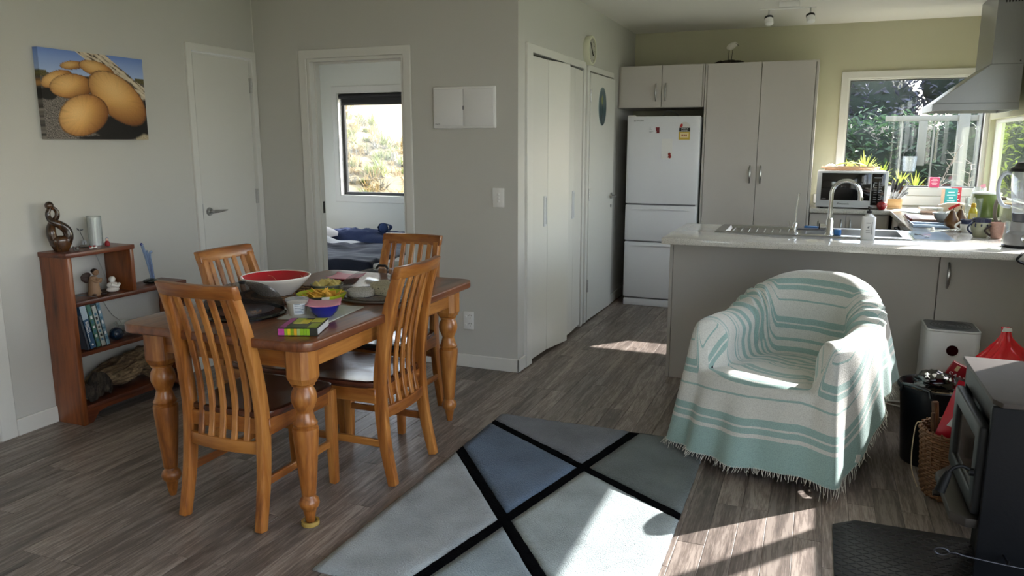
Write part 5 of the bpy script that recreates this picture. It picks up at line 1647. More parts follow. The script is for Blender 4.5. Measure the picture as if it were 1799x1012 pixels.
# books, leaning
spec = [('grey_book', 'thin grey book at the end of the leaning row', '#4d5560', 0.014, 0.185, 0.02), ('bird_guide', 'blue bird guide book with the word BIRDS on its spine', '#35597d', 0.034, 0.235, 0.04),
        ('green_book', 'green spined book leaning beside the blue bird guide', '#4f7d6f', 0.026, 0.235, 0.04), ('white_book', 'white spined book between the green and the tall blue book', '#b9bfba', 0.026, 0.222, 0.03), ('tall_book', 'tall pale blue and white book at the open end of the row', '#7f9fb3', 0.022, 0.262, 0.03)]
y = 2.725
for nm, lab, col, w, hgt, ins in spec:
    t = tag(thing(nm, lab, 'book', (0, 0, 0), 0, 'books on the bookcase shelf'), lab, 'book', 'books on the bookcase shelf')
    t.location = (-3.49, y, 0.382 + 0.0001)
    M = T(0, 0, 0, radians(10.5), 0, 0)
    M = T(0, w * cos(radians(10.5)) * 0, w * sin(radians(0)), 0, 0, 0) @ M
    cov = plain(nm + ' cover', col, rough=0.45)
    g = MB()
    e = 0.0022
    g.box(-0.075, 0.068, 0, e, 0.0, hgt, M).box(-0.075, 0.068, w - e, w, 0.0, hgt, M).box(0.066, 0.068, 0, w, 0.0, hgt, M)
    g.build('cover', cov, t, local=True, smooth=0)
    MB().box(-0.072, 0.066, e, w - e, 0.004, hgt - 0.004, M).build('pages', plain('book pages', '#cfc9b6', rough=0.8), t, local=True, smooth=0)
    # spine print
    SP = M @ T(0.0684, w / 2, 0) @ FACE_X
    if nm == 'bird_guide':
        MB().box(-w / 2, w / 2, hgt - 0.075, hgt - 0.002, -0.0002, 0.0002, M @ T(0.0684, w / 2, 0) @ FACE_X).build('print_panel', plain('spine pale panel', '#aebfca', rough=0.5), t, local=True, smooth=0)
        bpy.context.view_layer.update()
        text('BIRDS', 0.024, M_INKW, t, T(*t.location) @ SP @ T(0.0, hgt * 0.50, 0.0003, 0, 0, -pi / 2))
        MB().box(-0.011, -0.008, hgt * 0.16, hgt * 0.56, -0.0002, 0.0003, SP).build('print_line', M_INKW, t, local=True, smooth=0)
        MB().lathe([(0.0, 0.0003), (0.006, 0.0003), (0.006, 0)], 12, M=SP @ T(0, 0.02, 0)).build('emblem', M_INKW, t, local=True)
    elif nm != 'grey_book':
        ink = M_INK if nm == 'white_book' else M_INKW
        rn = random.Random(len(nm))
        for k in range(7):
            z0 = 0.03 + k * (hgt - 0.06) / 7
            MB().box(-w * 0.22, w * 0.22, z0, z0 + (hgt - 0.06) / 7 * rn.uniform(0.4, 0.75), -0.0002, 0.0003, SP).build('print_line', ink if k % 2 else plain('spine blue', '#3f6f8a', rough=0.5), t, local=True, smooth=0)
    y += w / cos(radians(10.5)) + 0.003
t = thing('glass_ball', 'dark blue glass ball on the shelf beside the books', 'paperweight', (-3.46, 2.935, 0.381))
MB().ball((0, 0, 0.036), 0.036, 28, 18).build('ball', plain('midnight blue glass', '#0c2740', rough=0.05, coat=0.8, var=0.4, scale=20), t, local=True)
t = thing('crystal_bowl', 'cut glass bowl of dark trinkets on the bookcase shelf', 'bowl', (-3.49, 3.05, 0.381))
MB().lathe([(0.03, 0), (0.034, 0.004), (0.06, 0.035), (0.078, 0.075), (0.074, 0.075), (0.056, 0.037), (0.03, 0.008), (0, 0.007)], 28, caps=False).build('dish', M_CLEAR, t, local=True, smooth=0, fix=False)
rn = random.Random(8)
for k in range(22):
    a, q = rn.uniform(0, 6.28), rn.uniform(0, 0.042)
    MB().ball((q * cos(a), q * sin(a), 0.016 + 0.022 * rn.random()), rn.uniform(0.006, 0.010), 8, 6, sq=(1, 0.7, 0.6)).build('trinket', plain('dark trinket', rn.choice(['#3b342e', '#5b5148', '#2a2622', '#776a5a']), rough=0.4), t, local=True)
def drift(nm, label, loc, L, W, H, seed, mat, rz=0, tilt=0, arch=0.0):
    t = thing(nm, label, 'driftwood', loc, rz)
    def fn(u, v):
        a, s_ = 2 * pi * u, v * 2 - 1
        taper = max(0.0, 1 - abs(s_) ** 2.6) ** 0.6
        n = 1 + 0.6 * noise.noise(Vector((s_ * 2.6, cos(a) * 1.3, sin(a) * 1.3 + seed))) - 0.30 * abs(noise.noise(Vector((s_ * 1.6, cos(a) * 5, sin(a) * 5 + seed)))) + 0.14 * noise.noise(Vector((s_ * 7, cos(a) * 11, sin(a) * 11 + seed)))
        y_ = s_ * L / 2
        z_ = H * 0.5 * taper * n * sin(a) + arch * (1 - s_ * s_) + 0.25 * H * noise.noise(Vector((s_ * 2.6, seed, 0)))
        c, s2 = cos(tilt), sin(tilt)
        return (W * 0.5 * taper * n * cos(a), y_ * c - z_ * s2, max(0.0, H * 0.42 + y_ * s2 + z_ * c))
    MB().grid(fn, 72, 90, True).build('wood', mat, t, local=True, smooth=35)
    return t
M_DRIFT = wood('grey driftwood', '#17110c', '#5b4a38', '#a08a6c', 'Y', rough=0.9, coat=0, scale=34, stretch=0.05)
M_DRIFTD = wood('dark driftwood', '#100d0b', '#2a241f', '#4e453b', 'Z', rough=0.9, coat=0, scale=30, stretch=0.08)
drift('driftwood_log', 'long weathered driftwood log on the bottom shelf', (-3.51, 3.03, 0.101), 0.62, 0.15, 0.15, 3.0, M_DRIFT, tilt=0.10, arch=0.04)
drift('driftwood_stump', 'small dark driftwood stump on the bottom shelf by the side panel', (-3.44, 2.775, 0.101), 0.17, 0.06, 0.13, 7.0, M_DRIFTD, arch=0.02)
tag(MB().tube(smoothpath([(-3.594, 2.955, 0.89), (-3.596, 2.97, 0.84), (-3.596, 3.01, 0.73), (-3.597, 3.03, 0.64), (-3.597, 2.985, 0.60), (-3.597, 3.03, 0.50), (-3.596, 3.09, 0.43), (-3.596, 3.08, 0.3)], 8), 0.0025, 6).build('lamp_cord', plain('white cord', '#b9b9b6', rough=0.5)), 'thin white cord hanging down the wall behind the bookcase', 'cord')

# ------------------------------------------------------------ canvas print of mushrooms
CY0, CY1, CZ0, CZ1, CXF = 2.738, 3.366, 1.447, 1.888, XL + 0.035
cv = thing('canvas_print', 'canvas photo print of orange mushrooms by a log on the wall', 'picture', (XL, (CY0 + CY1) / 2, CZ0))
def nrm(px, py):
    s_, t_ = (px - 255) / 695, 0.5
    for _ in range(4):
        top, bot = 305 + 83 * s_, 912 + 6 * s_
        t_ = (py - top) / (bot - top)
        l, r = 245 + 20 * t_, 932 + 38 * t_
        s_ = (px - l) / (r - l)
    return s_, t_
AS = 0.628 / 0.441
def mix(a, b, f):
    f = max(0, min(1, f))
    return tuple(p + (q - p) * f for p, q in zip(a, b))
SH = [(450, 425, 78, 30, -0.12, 0.55), (610, 452, 120, 56, 0.18, 0.75), (350, 515, 105, 52, -0.35, 0.85), (440, 565, 140, 84, -0.12, 1.0), (748, 650, 222, 158, 0.55, 1.05), (512, 760, 172, 142, -0.32, 1.2)]
CAPS = []
for px, py, rx, ry, rot, lum in SH:
    c = nrm(px, py)
    CAPS.append((c[0] * AS, c[1], rx / 695 * AS, ry / 570, rot, lum))
def printcol(s_, t_):
    x, y = s_ * AS, t_
    nz = noise.noise(Vector((x * 90, y * 90, 0)))
    nb = noise.noise(Vector((x * 7, y * 7, 4)))
    if t_ < 0.27 + 0.02 * nb:
        col = mix(lin('#6d8cd0'), lin('#aac0e6'), t_ / 0.27)
    else:
        g = 0.5 + 0.5 * nz
        col = mix(lin('#1b1918'), lin('#a89f97'), (g - 0.5) * 1.7 + 0.4 if t_ > 0.45 else g * 0.5)
        if s_ > 0.86 and t_ > 0.74:
            col = mix(lin('#8a7c66'), lin('#d6c8a8'), g)
    # horizon scrub
    if 0.24 < t_ < 0.31 and (s_ < 0.06 or s_ > 0.9):
        col = mix(lin('#6c6338'), lin('#3b3a24'), 0.5 + nz)
    # log
    a, b_2 = (0.43 * AS, 0.0), (1.05 * AS, 0.52)
    dx, dy = b_2[0] - a[0], b_2[1] - a[1]
    L = sqrt(dx * dx + dy * dy)
    d = ((x - a[0]) * dy - (y - a[1]) * dx) / L
    al = ((x - a[0]) * dx + (y - a[1]) * dy) / L
    if -0.105 - 0.02 * al < d - 0.03 < 0.115 - 0.05 * al + 0.012 * nb:
        st = noise.noise(Vector((al * 5, d * 42, 2))) + 0.6 * noise.noise(Vector((al * 14, d * 80, 5)))
        col = mix(lin('#b9a78d'), lin('#e0d3bd'), 0.5 + st)
        if st < -0.30:
            col = mix(col, lin('#33281f'), 0.85)
    # deep shade under the caps
    for sx_, sy_, rx, ry in ((0.70, 0.86, 0.30, 0.16), (1.0, 0.72, 0.12, 0.24), (0.47, 0.33, 0.13, 0.06), (0.05, 0.5, 0.09, 0.07), (0.56, 0.985, 0.30, 0.03)):
        q = ((s_ - sx_) / rx) ** 2 + ((t_ - sy_) / ry) ** 2
        if q < 1:
            col = mix(lin('#0d0a09'), col, max(0, (q - 0.75) * 4))
    for cx_, cy_, rx, ry, rot, lum in CAPS:
        ux, uy = x - cx_, y - cy_
        px_, py_ = ux * cos(rot) + uy * sin(rot), -ux * sin(rot) + uy * cos(rot)
        u, v = px_ / rx, py_ / ry
        # domed above, flatter below
        q = u * u + (v * v if v < 0 else (v * 1.15) ** 2)
        if q < 1:
            hi = math.exp(-((u + 0.28) ** 2 + (v + 0.25) ** 2) / 0.45)
            c = mix(lin('#8a4e18'), lin('#dc9a4a'), 1 - q ** 1.5 * 0.9)
            c = mix(c, lin('#f6cd88'), hi * 0.8)
            c = mix(c, lin('#6a3d17'), max(0, u * 0.6 + v * 0.5) * 1.0)
            rib = noise.noise(Vector((atan2(v, u) * 9, q * 1.5, cx_ * 9)))
            c = mix(c, lin('#744516'), max(0, rib) * 0.5 * q)
            if q > 0.91:
                c = mix(c, lin('#4b2c12'), 0.6)
            c = tuple(k * (0.55 + 0.45 * lum) * (1 + 0.10 * nz) for k in c)
            col = c
    return tuple(max(0, k) for k in col)
NX, NY = 150, 106
g = MB()
cols = []
for j in range(NY):
    for i in range(NX):
        s_, t_ = i / (NX - 1), j / (NY - 1)
        g.v.append((CXF, CY0 + (CY1 - CY0) * s_, CZ1 + (CZ0 - CZ1) * t_))
        cols.append(printcol(s_, t_))
for j in range(NY - 1):
    for i in range(NX - 1):
        a = j * NX + i
        g.f.append((a, a + NX, a + NX + 1, a + 1))
M_PRINT = vcol('canvas ink', rough=0.55, bump=0.1, bscale=600)
g.build('print_face', M_PRINT, cv, colors=cols, fix=False, smooth=0)
g, cols = MB(), []
n = 0
for s_, y_ in ((0, CY0), (1, CY1)):          # the picture wraps round the edges
    for j in range(41):
        t_ = j / 40
        for x_ in (CXF, XL + 0.001):
            g.v.append((x_, y_, CZ1 + (CZ0 - CZ1) * t_))
            cols.append(printcol(0.01 + 0.98 * s_, t_))
    for j in range(40):
        a = n + 2 * j
        g.f.append((a, a + 1, a + 3, a + 2) if s_ == 0 else (a, a + 2, a + 3, a + 1))
    n += 82
for t_, z_ in ((0, CZ1), (1, CZ0)):
    for i in range(41):
        s_ = i / 40
        for x_ in (CXF, XL + 0.001):
            g.v.append((x_, CY0 + (CY1 - CY0) * s_, z_))
            cols.append(printcol(s_, 0.01 + 0.98 * t_))
    for i in range(40):
        a = n + 2 * i
        g.f.append((a, a + 1, a + 3, a + 2))
    n += 82
g.build('wrapped_edge', M_PRINT, cv, colors=cols, fix=False, smooth=0)

# ============================================================ BEDROOM
M_NAVY = plain('navy bedding', '#141d36', rough=0.9, var=0.1, scale=6, bump=0.15, bscale=150, sheen=0.3)
M_SHEET = plain('white bed linen', '#dfe0e0', rough=0.85)
bd = thing('bed', 'low bed beyond the bedroom doorway, under the navy duvet', 'bed', (-4.3, 6.3, 0))
MB().box(-5.45, -3.42, 5.62, 7.30, 0.04, 0.24).build('base', plain('bed base fabric', '#3a3a40', rough=0.9), bd, bevel=0.02)
MB().box(-5.45, -3.42, 5.62, 7.30, 0.24, 0.40).build('mattress', M_SHEET, bd, bevel=0.04, seg=3)
def fbm(x, y, s):
    return noise.noise(Vector((x, y, s))) + 0.5 * noise.noise(Vector((x * 2.1, y * 2.1, s + 3))) + 0.25 * noise.noise(Vector((x * 4.3, y * 4.3, s + 7)))
dv_ = thing('duvet', 'rumpled navy duvet spread over the bed', 'duvet', (-4.3, 6.3, 0.4))
def dfn(u, v):
    x = -5.5 + 2.16 * u
    w = v * 1.35
    fy = 5.56
    y = fy + max(0, w - 0.25) / 1.1 * 1.35
    z = 0.425
    f = 1 - max(0, min(1, (w - 0.12) / 0.16))
    if w < 0.30:
        z = 0.425 - 0.36 * (1 - min(1, w / 0.28)) ** 1.0
        y = fy - 0.02 * sin(x * 9) * (1 - w / 0.3) + 0.05 * (w / 0.3)
    z += 0.03 * fbm(x * 2.2, y * 3.2, 1) + 0.025 * max(0, fbm(x * 1.6 + 3, y * 6, 5)) * (w > 0.3)
    r = sm(-3.40, -3.56, x)
    z = z * r + (z - 0.30) * (1 - r) if w > 0.25 else z
    return (x, y, max(0.03, z))
MB().grid(dfn, 80, 60).build('cover', M_NAVY, dv_, fix=False, smooth=180)
th = thing('crumpled_blanket', 'crumpled navy blanket heaped at the window side of the bed', 'blanket', (-4.4, 6.95, 0.42))
MB().grid(lambda u, v: (-5.15 + 1.45 * u, 6.70 + 0.5 * v, 0.43 + 0.10 * sin(pi * v) ** 0.7 * sin(pi * u) ** 0.35 * (1.0 + 0.55 * fbm(u * 5, v * 3, 2)) + 0.03 * abs(fbm(u * 9, v * 6, 9)) * sin(pi * u) * sin(pi * v)), 70, 30).build('folds', plain('slate blue blanket', '#26355a', rough=0.9, bump=0.2), th, fix=False, smooth=180)
t = thing('rolled_blanket', 'rolled end of a slate blue blanket on the bed', 'blanket', (-4.2, 7.0, 0.50))
t.scale = (0.8, 0.8, 0.75)
MB().grid(lambda u, v: ((0.09 - 0.05 * v) * cos(2 * pi * u + 5 * v) * (1 + 0.1 * sin(9 * u * 6.28)), 0.16 * v - 0.08, 0.075 + (0.075 - 0.04 * v) * sin(2 * pi * u + 5 * v)), 32, 12, True).ball((0, -0.075, 0.075), 0.07, 16, 10, sq=(1, .25, 1)).build('roll', plain('blue blanket roll', '#33466f', rough=0.9), t, local=True, fix=False, smooth=180)
t = thing('pillow', 'white pillow at the edge of the doorway on the bed', 'pillow', (-4.86, 6.55, 0.46))
MB().grid(lambda u, v: (-0.22 + 0.44 * u, -0.3 + 0.6 * v, 0.02 + 0.14 * (sin(pi * u) * sin(pi * v)) ** 0.5), 24, 24).build('case', M_SHEET, t, local=True, fix=False, smooth=180)
t = thing('folded_sheet', 'white sheet edge turned down over the navy duvet', 'sheet', (-4.42, 6.38, 0.455), -0.25)
MB().grid(lambda u, v: (-0.30 + 0.60 * u, -0.07 + 0.14 * v, 0.02 + 0.05 * (1 - u) * sin(pi * v) + 0.012 * sin(9 * u)), 24, 10).build('fold', M_SHEET, t, local=True, fix=False, smooth=180)
# ============================================================ ON THE WORKTOP
Z = WZ + 0.0005
# microwave
mw = thing('microwave', 'silver microwave with a black glass door under the kitchen window', 'microwave', (0.27, 7.1, Z))
MB().box(0.005, 0.525, 6.865, 7.24, Z + 0.012, Z + 0.305).build('body', M_APPL, mw, bevel=0.006)
MB().box(0.0, 0.53, 6.85, 6.868, Z + 0.012, Z + 0.307).build('front_frame', M_APPL, mw, bevel=0.004)
MB().box(0.035, 0.405, 6.846, 6.853, Z + 0.07, Z + 0.29).build('door_glass', M_BLACKG, mw, bevel=0.002)
MB().box(0.412, 0.508, 6.846, 6.853, Z + 0.035, Z + 0.29).build('control_panel', M_BLACKG, mw, bevel=0.002)
MB().box(0.406, 0.409, 6.845, 6.853, Z + 0.03, Z + 0.292).build('door_edge', M_APPL, mw)
for a in range(9):
    for b2 in range(2):
        MB().box(0.430 + 0.036 * b2, 0.452 + 0.036 * b2, 6.8452, 6.8462, Z + 0.06 + 0.019 * a, Z + 0.066 + 0.019 * a).build('key_print', M_INKG, mw, smooth=0)
MB().box(0.428, 0.495, 6.8452, 6.8462, Z + 0.252, Z + 0.262).build('display', M_INKG, mw, smooth=0)
text('Panasonic', 0.022, M_INK, mw, T(0.21, 6.8492, Z + 0.042) @ FACE_Y)
MB().box(0.042, 0.075, 6.8452, 6.8462, Z + 0.079, Z + 0.084).build('print_line', M_INKG, mw, smooth=0)
for k in range(6):
    MB().box(0.003, 0.006, 6.93, 6.99, Z + 0.09 + 0.03 * k, Z + 0.10 + 0.03 * k).build('vent', M_INKG, mw)
for x in (0.05, 0.48):
    for y in (6.9, 7.2):
        MB().lathe([(0.014, 0), (0.014, 0.013)], 12, (x, y, Z)).build('foot', M_BLACK, mw)
t = thing('woven_tray', 'round woven tray lying on top of the microwave', 'tray', (0.25, 7.05, Z + 0.3085))
for k in range(8):
    ra = 0.025 + 0.028 * k
    MB().tube([(ra * 1.0 * cos(a), ra * 0.62 * sin(a), 0.007 + (0.016 if k == 7 else 0) + 0.002 * sin(a * 20)) for a in [2 * pi * i / 48 for i in range(49)]], 0.0075, 6).build('coil', plain('straw', '#c2a184', rough=0.85, var=0.25, scale=90), t, local=True)
t = thing('green_leaf_bundle', 'yellow-green leaves lying in the woven tray on the microwave', 'leaves', (0.24, 7.03, Z + 0.324))
rn = random.Random(4)
for k in range(7):
    a = rn.uniform(-0.3, 0.3)
    pts = [(-0.11 + 0.24 * i / 6, 0.02 * (k - 3) / 2 + a * 0.1 * (i / 6 - .5), 0.022 + 0.034 * sin(pi * i / 6) * rn.uniform(0.5, 1)) for i in range(7)]
    w = [0.004, 0.017, 0.025, 0.026, 0.022, 0.013, 0.002]
    g = MB()
    vs = []
    for p, ww in zip(pts, w):
        vs += [(p[0], p[1] - ww, p[2]), (p[0], p[1], p[2] + 0.004), (p[0], p[1] + ww, p[2])]
    fs = []
    for i in range(6):
        fs += [(3 * i, 3 * i + 3, 3 * i + 4, 3 * i + 1), (3 * i + 1, 3 * i + 4, 3 * i + 5, 3 * i + 2)]
    g.add(vs, fs).build('leaf', plain('lime leaf', '#a6b53a', rough=0.5), t, local=True, fix=False)
t = thing('white_cloth_scrap', 'crumpled white cloth on the woven tray', 'cloth', (0.10, 7.04, Z + 0.325))
MB().grid(lambda u, v: (-0.06 + 0.12 * u, -0.05 + 0.1 * v, 0.004 + 0.03 * sin(pi * u) * sin(pi * v) * (1 + 0.6 * fbm(u * 4, v * 4, 3))), 16, 14).build('cloth', M_CERAM, t, local=True, fix=False, smooth=180)
# apple
t = thing('apple', 'shiny red apple in front of the microwave', 'apple', (0.497, 6.80 + 0.02, Z))
MB().lathe([(0.0, 0.006), (0.012, 0.001), (0.024, 0.004), (0.036, 0.02), (0.040, 0.038), (0.036, 0.056), (0.022, 0.067), (0.010, 0.066), (0.0, 0.060)], 28).build('flesh', plain('apple red', '#8e1a22', rough=0.2, coat=0.5, var=0.35, scale=18), t, local=True)
MB().tube([(0, 0, 0.06), (0.002, 0, 0.072), (0.005, 0, 0.078)], 0.0015, 6).build('stem', plain('apple stem', '#4a3523', rough=0.8), t, local=True)
# knife block
kb = thing('knife_block', 'wooden block bristling with knives beside the microwave', 'knife block', (0.605, 7.05, Z))
MB().prism(roundpoly(-0.055, 0.055, -0.04, 0.04, 0.012), 0, 0.078).build('block', wood('beech block', '#a5763f', '#c99b63', '#dcb583', 'X', scale=12), kb, bevel=0.002, local=True)
rn = random.Random(11)
KNL = ['black knife leaning over the microwave, lowest in the block', 'black knife second from the microwave in the block', 'tall black knife in the middle of the block row', 'black knife just past the middle of the block', 'tallest black knife leaning towards the window', 'short brown handled knife at the front of the block', 'steel handled utensil second from the block end', 'steel utensil third lowest at the block end', 'lowest steel utensil at the worktop end of the block', 'brown handled knife behind the black ones in the block']
for k, (dx, lx, hz, st) in enumerate([(-0.045, -0.01, 0.20, 0), (-0.036, -0.02, 0.235, 0), (-0.022, 0.00, 0.245, 0), (-0.012, 0.012, 0.215, 0), (0.0, 0.03, 0.25, 0), (0.008, 0.02, 0.19, 2), (0.022, 0.05, 0.235, 1), (0.032, 0.058, 0.195, 1), (0.042, 0.066, 0.16, 1), (-0.03, 0.03, 0.20, 2)]):
    kn = thing('kitchen_knife', KNL[k], 'knife', (0.605 + dx * 0.8, 7.05 + rn.uniform(-0.02, 0.02), Z + 0.079), 0, 'utensils in the knife block')
    d = Vector((lx + 0.03, 0, hz - 0.078)).normalized()
    a, e = Vector((0, 0, 0.0)), d * (hz - 0.078)
    MB().tube([a, a + (e - a) * 0.45], [0.007, 0.008], 8).build('blade', M_STEEL, kn, local=True)
    MB().tube([a + (e - a) * 0.45, a + (e - a) * 0.7, e], [0.0095, 0.011, 0.009], 8).build('handle', (M_BLACK, M_STEEL, plain('brown knife handle', '#6b4526', rough=0.5))[st], kn, local=True)
# soap bottle
t = thing('soap_bottle', 'white pump bottle of dish soap at the front of the sink', 'bottle', (0.281, 4.655, Z))
MB().prism(roundpoly(-0.036, 0.036, -0.022, 0.022, 0.016, 5), 0, 0.128).build('body', M_WHITEP, t, bevel=0.005, seg=2, local=True)
MB().lathe([(0.030, 0.127), (0.022, 0.137), (0.013, 0.142), (0.013, 0.148)], 24, sy=0.75).build('shoulder', M_WHITEP, t, local=True)
MB().lathe([(0.014, 0.146), (0.014, 0.160), (0.006, 0.162), (0.006, 0.172), (0.010, 0.174), (0.010, 0.184), (0, 0.185)], 18).tube([(0, 0, 0.179), (-0.0, -0.028, 0.177)], 0.005, 8).build('pump', M_BLACK, t, local=True)
for s_, sz, z in (('fresh', 0.006, 0.092), ('dishwash', 0.008, 0.05), ('liquid', 0.006, 0.04)):
    MB().box(-0.012, 0.010, -0.0226, -0.0222, z, z + sz * 0.5).build('print_line', M_INKG, t, local=True, smooth=0)
MB().prism([(-0.006, 0.066), (-0.002, 0.078), (0.001, 0.070), (0.007, 0.080), (0.002, 0.064)], 0.0222, 0.0226, FACE_Y).build('leaf_mark', M_INKG, t, local=True, smooth=0)
MB().box(0.016, 0.019, -0.0226, -0.0222, 0.03, 0.10).build('print_strip', M_INKG, t, local=True, smooth=0)
# blue brush heads and dish rack bits round the tap
M_BLUEP = plain('blue plastic', '#2f6fae', rough=0.4)
t = thing('dish_brush', 'blue dish brush lying across the half bowl of the sink', 'brush', (0.0, 4.98, WZ + 0.0045))
MB().box(-0.055, 0.045, -0.02, 0.02, 0.012, 0.028).build('head', M_BLUEP, t, bevel=0.004, local=True)
MB().tube([(-0.10, -0.03, 0.01), (0.06, -0.03, 0.014), (0.09, -0.03, 0.014)], 0.007, 8).build('handle', M_INKG, t, local=True)
MB().box(-0.05, 0.04, -0.016, 0.016, 0.0, 0.013).build('bristles', M_WHITEP, t, local=True)
t = thing('blue_scrubber', 'blue scrubbing pad behind the gooseneck tap', 'scrubber', (0.13, 4.80, WZ + 0.0045))
MB().lathe([(0.018, 0), (0.021, 0.01), (0.02, 0.03), (0.0, 0.034)], 18).build('pad', M_BLUEP, t, local=True)
t = thing('washing_bowl', 'small grey tub standing in the sink', 'tub', (0.19, 4.96, WZ - 0.165))
MB().lathe([(0.04, 0), (0.055, 0.12), (0.05, 0.12), (0.037, 0.005), (0, 0.005)], 24, caps=False).build('tub', M_INKG, t, local=True, fix=False)

# pears
def pear(x, y, rz, label, lean):
    t = thing('pear', label, 'pear', (x, y, Z), rz, 'brown pears')
    n = [(0.0, 0.002), (0.018, 0.0), (0.034, 0.012), (0.042, 0.032), (0.041, 0.05), (0.031, 0.072), (0.020, 0.09), (0.015, 0.105), (0.009, 0.113), (0.0, 0.114)]
    MB().lathe(n, 26, M=T(0, 0, 0, 0, lean, 0)).build('flesh', plain('russet pear', '#533512', rough=0.45, var=0.22, scale=30), t, local=True)
    MB().tube([(0.114 * sin(lean), 0, 0.112), (0.114 * sin(lean) + 0.004, 0, 0.126), (0.114 * sin(lean) + 0.010, 0, 0.133)], 0.0022, 6).build('stem', plain('pear stem', '#3d2a1a', rough=0.8), t, local=True)
pear(0.805, 5.50, 0.3, 'russet brown pear nearest the spoons', 0.03)
pear(0.862, 5.58, 1.2, 'russet brown pear half hidden behind another pear', 0.10)
# spoons
def spoon(x, y, rz, L, label, mat=M_CHROME, group='spoons on the worktop'):
    t = thing('teaspoon', label, 'spoon', (x, y, Z), rz, group)
    MB().ball((0, 0, 0.005), 0.016, 16, 8, sq=(1.25, 0.85, 0.3)).build('bowl', mat, t, local=True)
    MB().tube([(0.018, 0, 0.005), (0.05, 0, 0.008), (0.018 + L, 0, 0.006)], [0.0025, 0.002, 0.0042], 8).build('handle', mat, t, local=True)
spoon(0.60, 4.875, 2.0, 0.10, 'teaspoon lying on the blue sheet by the sink')
spoon(0.735, 5.24, 0.9, 0.11, 'dark handled spoon near the pears', M_SATIN)
spoon(0.80, 5.28, 0.5, 0.10, 'teaspoon between the pears and the white bowl')
t = thing('blue_plastic_sheet', 'sheet of pale blue film spread beside the sink', 'sheet', (0.62, 4.98, Z))
MB().grid(lambda u, v: (-0.09 + 0.20 * u, -0.20 + 0.42 * v, 0.0015 + 0.001 * sin(9 * u) + 0.0012 * sin(7 * v)), 12, 12).build('film', glass('blue film', tint=(0.75, 0.85, 0.97), fres=0.15, density=0.3, dcol=(0.66, 0.78, 0.95)), t, local=True, fix=False)
t = thing('baking_tray', 'pale blue plastic tray at the edge of the oven worktop', 'tray', (0.70, 5.62, Z))
MB().box(-0.11, 0.10, -0.14, 0.06, 0.0, 0.006).build('base', plain('pale blue plastic', '#9eb6d2', rough=0.3), t, bevel=0.003, local=True)
MB().cells([-0.11, -0.10, 0.09, 0.10], [-0.14, -0.13, 0.05, 0.06], 0.006, 0.016, lambda x, y: not (-0.10 < x < 0.09 and -0.13 < y < 0.05)).build('rim', plain('pale blue rim', '#b6c9de', rough=0.3), t, bevel=0.002, local=True)
t = thing('wooden_cutting_board', 'brown cutting board with a red edge on the oven side', 'cutting board', (0.72, 6.02, Z + 0.0065))
MB().box(-0.10, 0.14, -0.17, 0.20, 0.0, 0.014).build('board', plain('pinkish board', '#b89a90', rough=0.5, var=0.1), t, bevel=0.003, local=True)
MB().box(-0.112, -0.101, -0.17, 0.20, 0.0, 0.018).build('edge', plain('dark red edge', '#7a1d1c', rough=0.35), t, bevel=0.003, local=True)
t = thing('white_bit', 'small white bottle cap lying on the worktop', 'cap', (0.685, 5.33, Z))
MB().lathe([(0.012, 0), (0.012, 0.006), (0.007, 0.008), (0.007, 0.018), (0, 0.018)], 16).build('cap', M_WHITEP, t, local=True)
# bowls
t = thing('grey_mixing_bowl', 'pale grey mixing bowl behind the pears', 'bowl', (0.83, 5.80, Z + 0.0065))
MB().lathe(bowlp(0.098, 0.065, 0.55), 40, caps=False).build('dish', plain('pale grey ceramic', '#b9bcbd', rough=0.2, coat=0.3), t, local=True)
MB().tube([(-0.05, -0.03, 0.03), (-0.02, -0.05, 0.075), (0.02, -0.055, 0.08)], 0.004, 8).build('spoon_rest', M_CHROME, t, local=True)
# mugs
def mug(nm, label, x, y, r, h, mat, hm, ang, tall=False, band=None, belly=0.0):
    t = thing(nm, label, 'mug', (x, y, Z), 0)
    pr = [(r * 0.72, 0), (r * 0.80, 0.004)] + [(r * (0.80 + 0.20 * min(1, k / 4)) + belly * sin(pi * min(1, k / 7)), h * k / 8) for k in range(1, 9)] + [(r * 0.93, h), (r * 0.88, h * 0.9), (r * 0.7, 0.01), (0, 0.008)]
    MB().lathe(pr, 32, caps=False).build('cup', mat, t, local=True)
    pts = [((r + 0.001 + belly * .8 + 0.03 * sin(pi * k / 10)) * cos(ang), (r + 0.001 + belly * .8 + 0.03 * sin(pi * k / 10)) * sin(ang), h * 0.18 + h * 0.62 * k / 10) for k in range(11)]
    MB().tube(pts, 0.0055, 10).build('handle', hm, t, local=True)
    if band:
        MB().lathe([(r + belly * 0.25 + 0.0006, h * 0.66), (r + 0.0012, h * 0.88), (r + 0.0008, h + 0.001), (r * 0.92, h + 0.001), (r * 0.9, h * 0.93)], 32, caps=False).build('glaze_band', band, t, local=True, fix=False)
    return t
M_NVG = plain('navy run glaze', '#1c2440', rough=0.15, coat=0.5, var=0.5, scale=60)
t = mug('pottery_mug', 'sage pottery mug with a dark blue glazed rim', 0.888, 5.03, 0.047, 0.105, plain('sage glaze', '#a5a68b', rough=0.3, coat=0.3, var=0.08), M_NVG, pi + 0.5, band=M_NVG, belly=0.006)
rn = random.Random(3)
for k in range(11):
    a = 2 * pi * k / 11
    MB().ball((0.0535 * cos(a), 0.0535 * sin(a), 0.070), 0.009, 10, 8, sq=(0.5, 0.5, rn.uniform(0.7, 1.5))).build('glaze_run', M_NVG, t, local=True)
mug('white_mug', 'white mug with a dark rim behind the sage pottery mug', 0.862, 5.285, 0.040, 0.075, M_CERAM, M_CERAM, pi + 0.3, band=plain('navy rim', '#2a3150', rough=0.2))
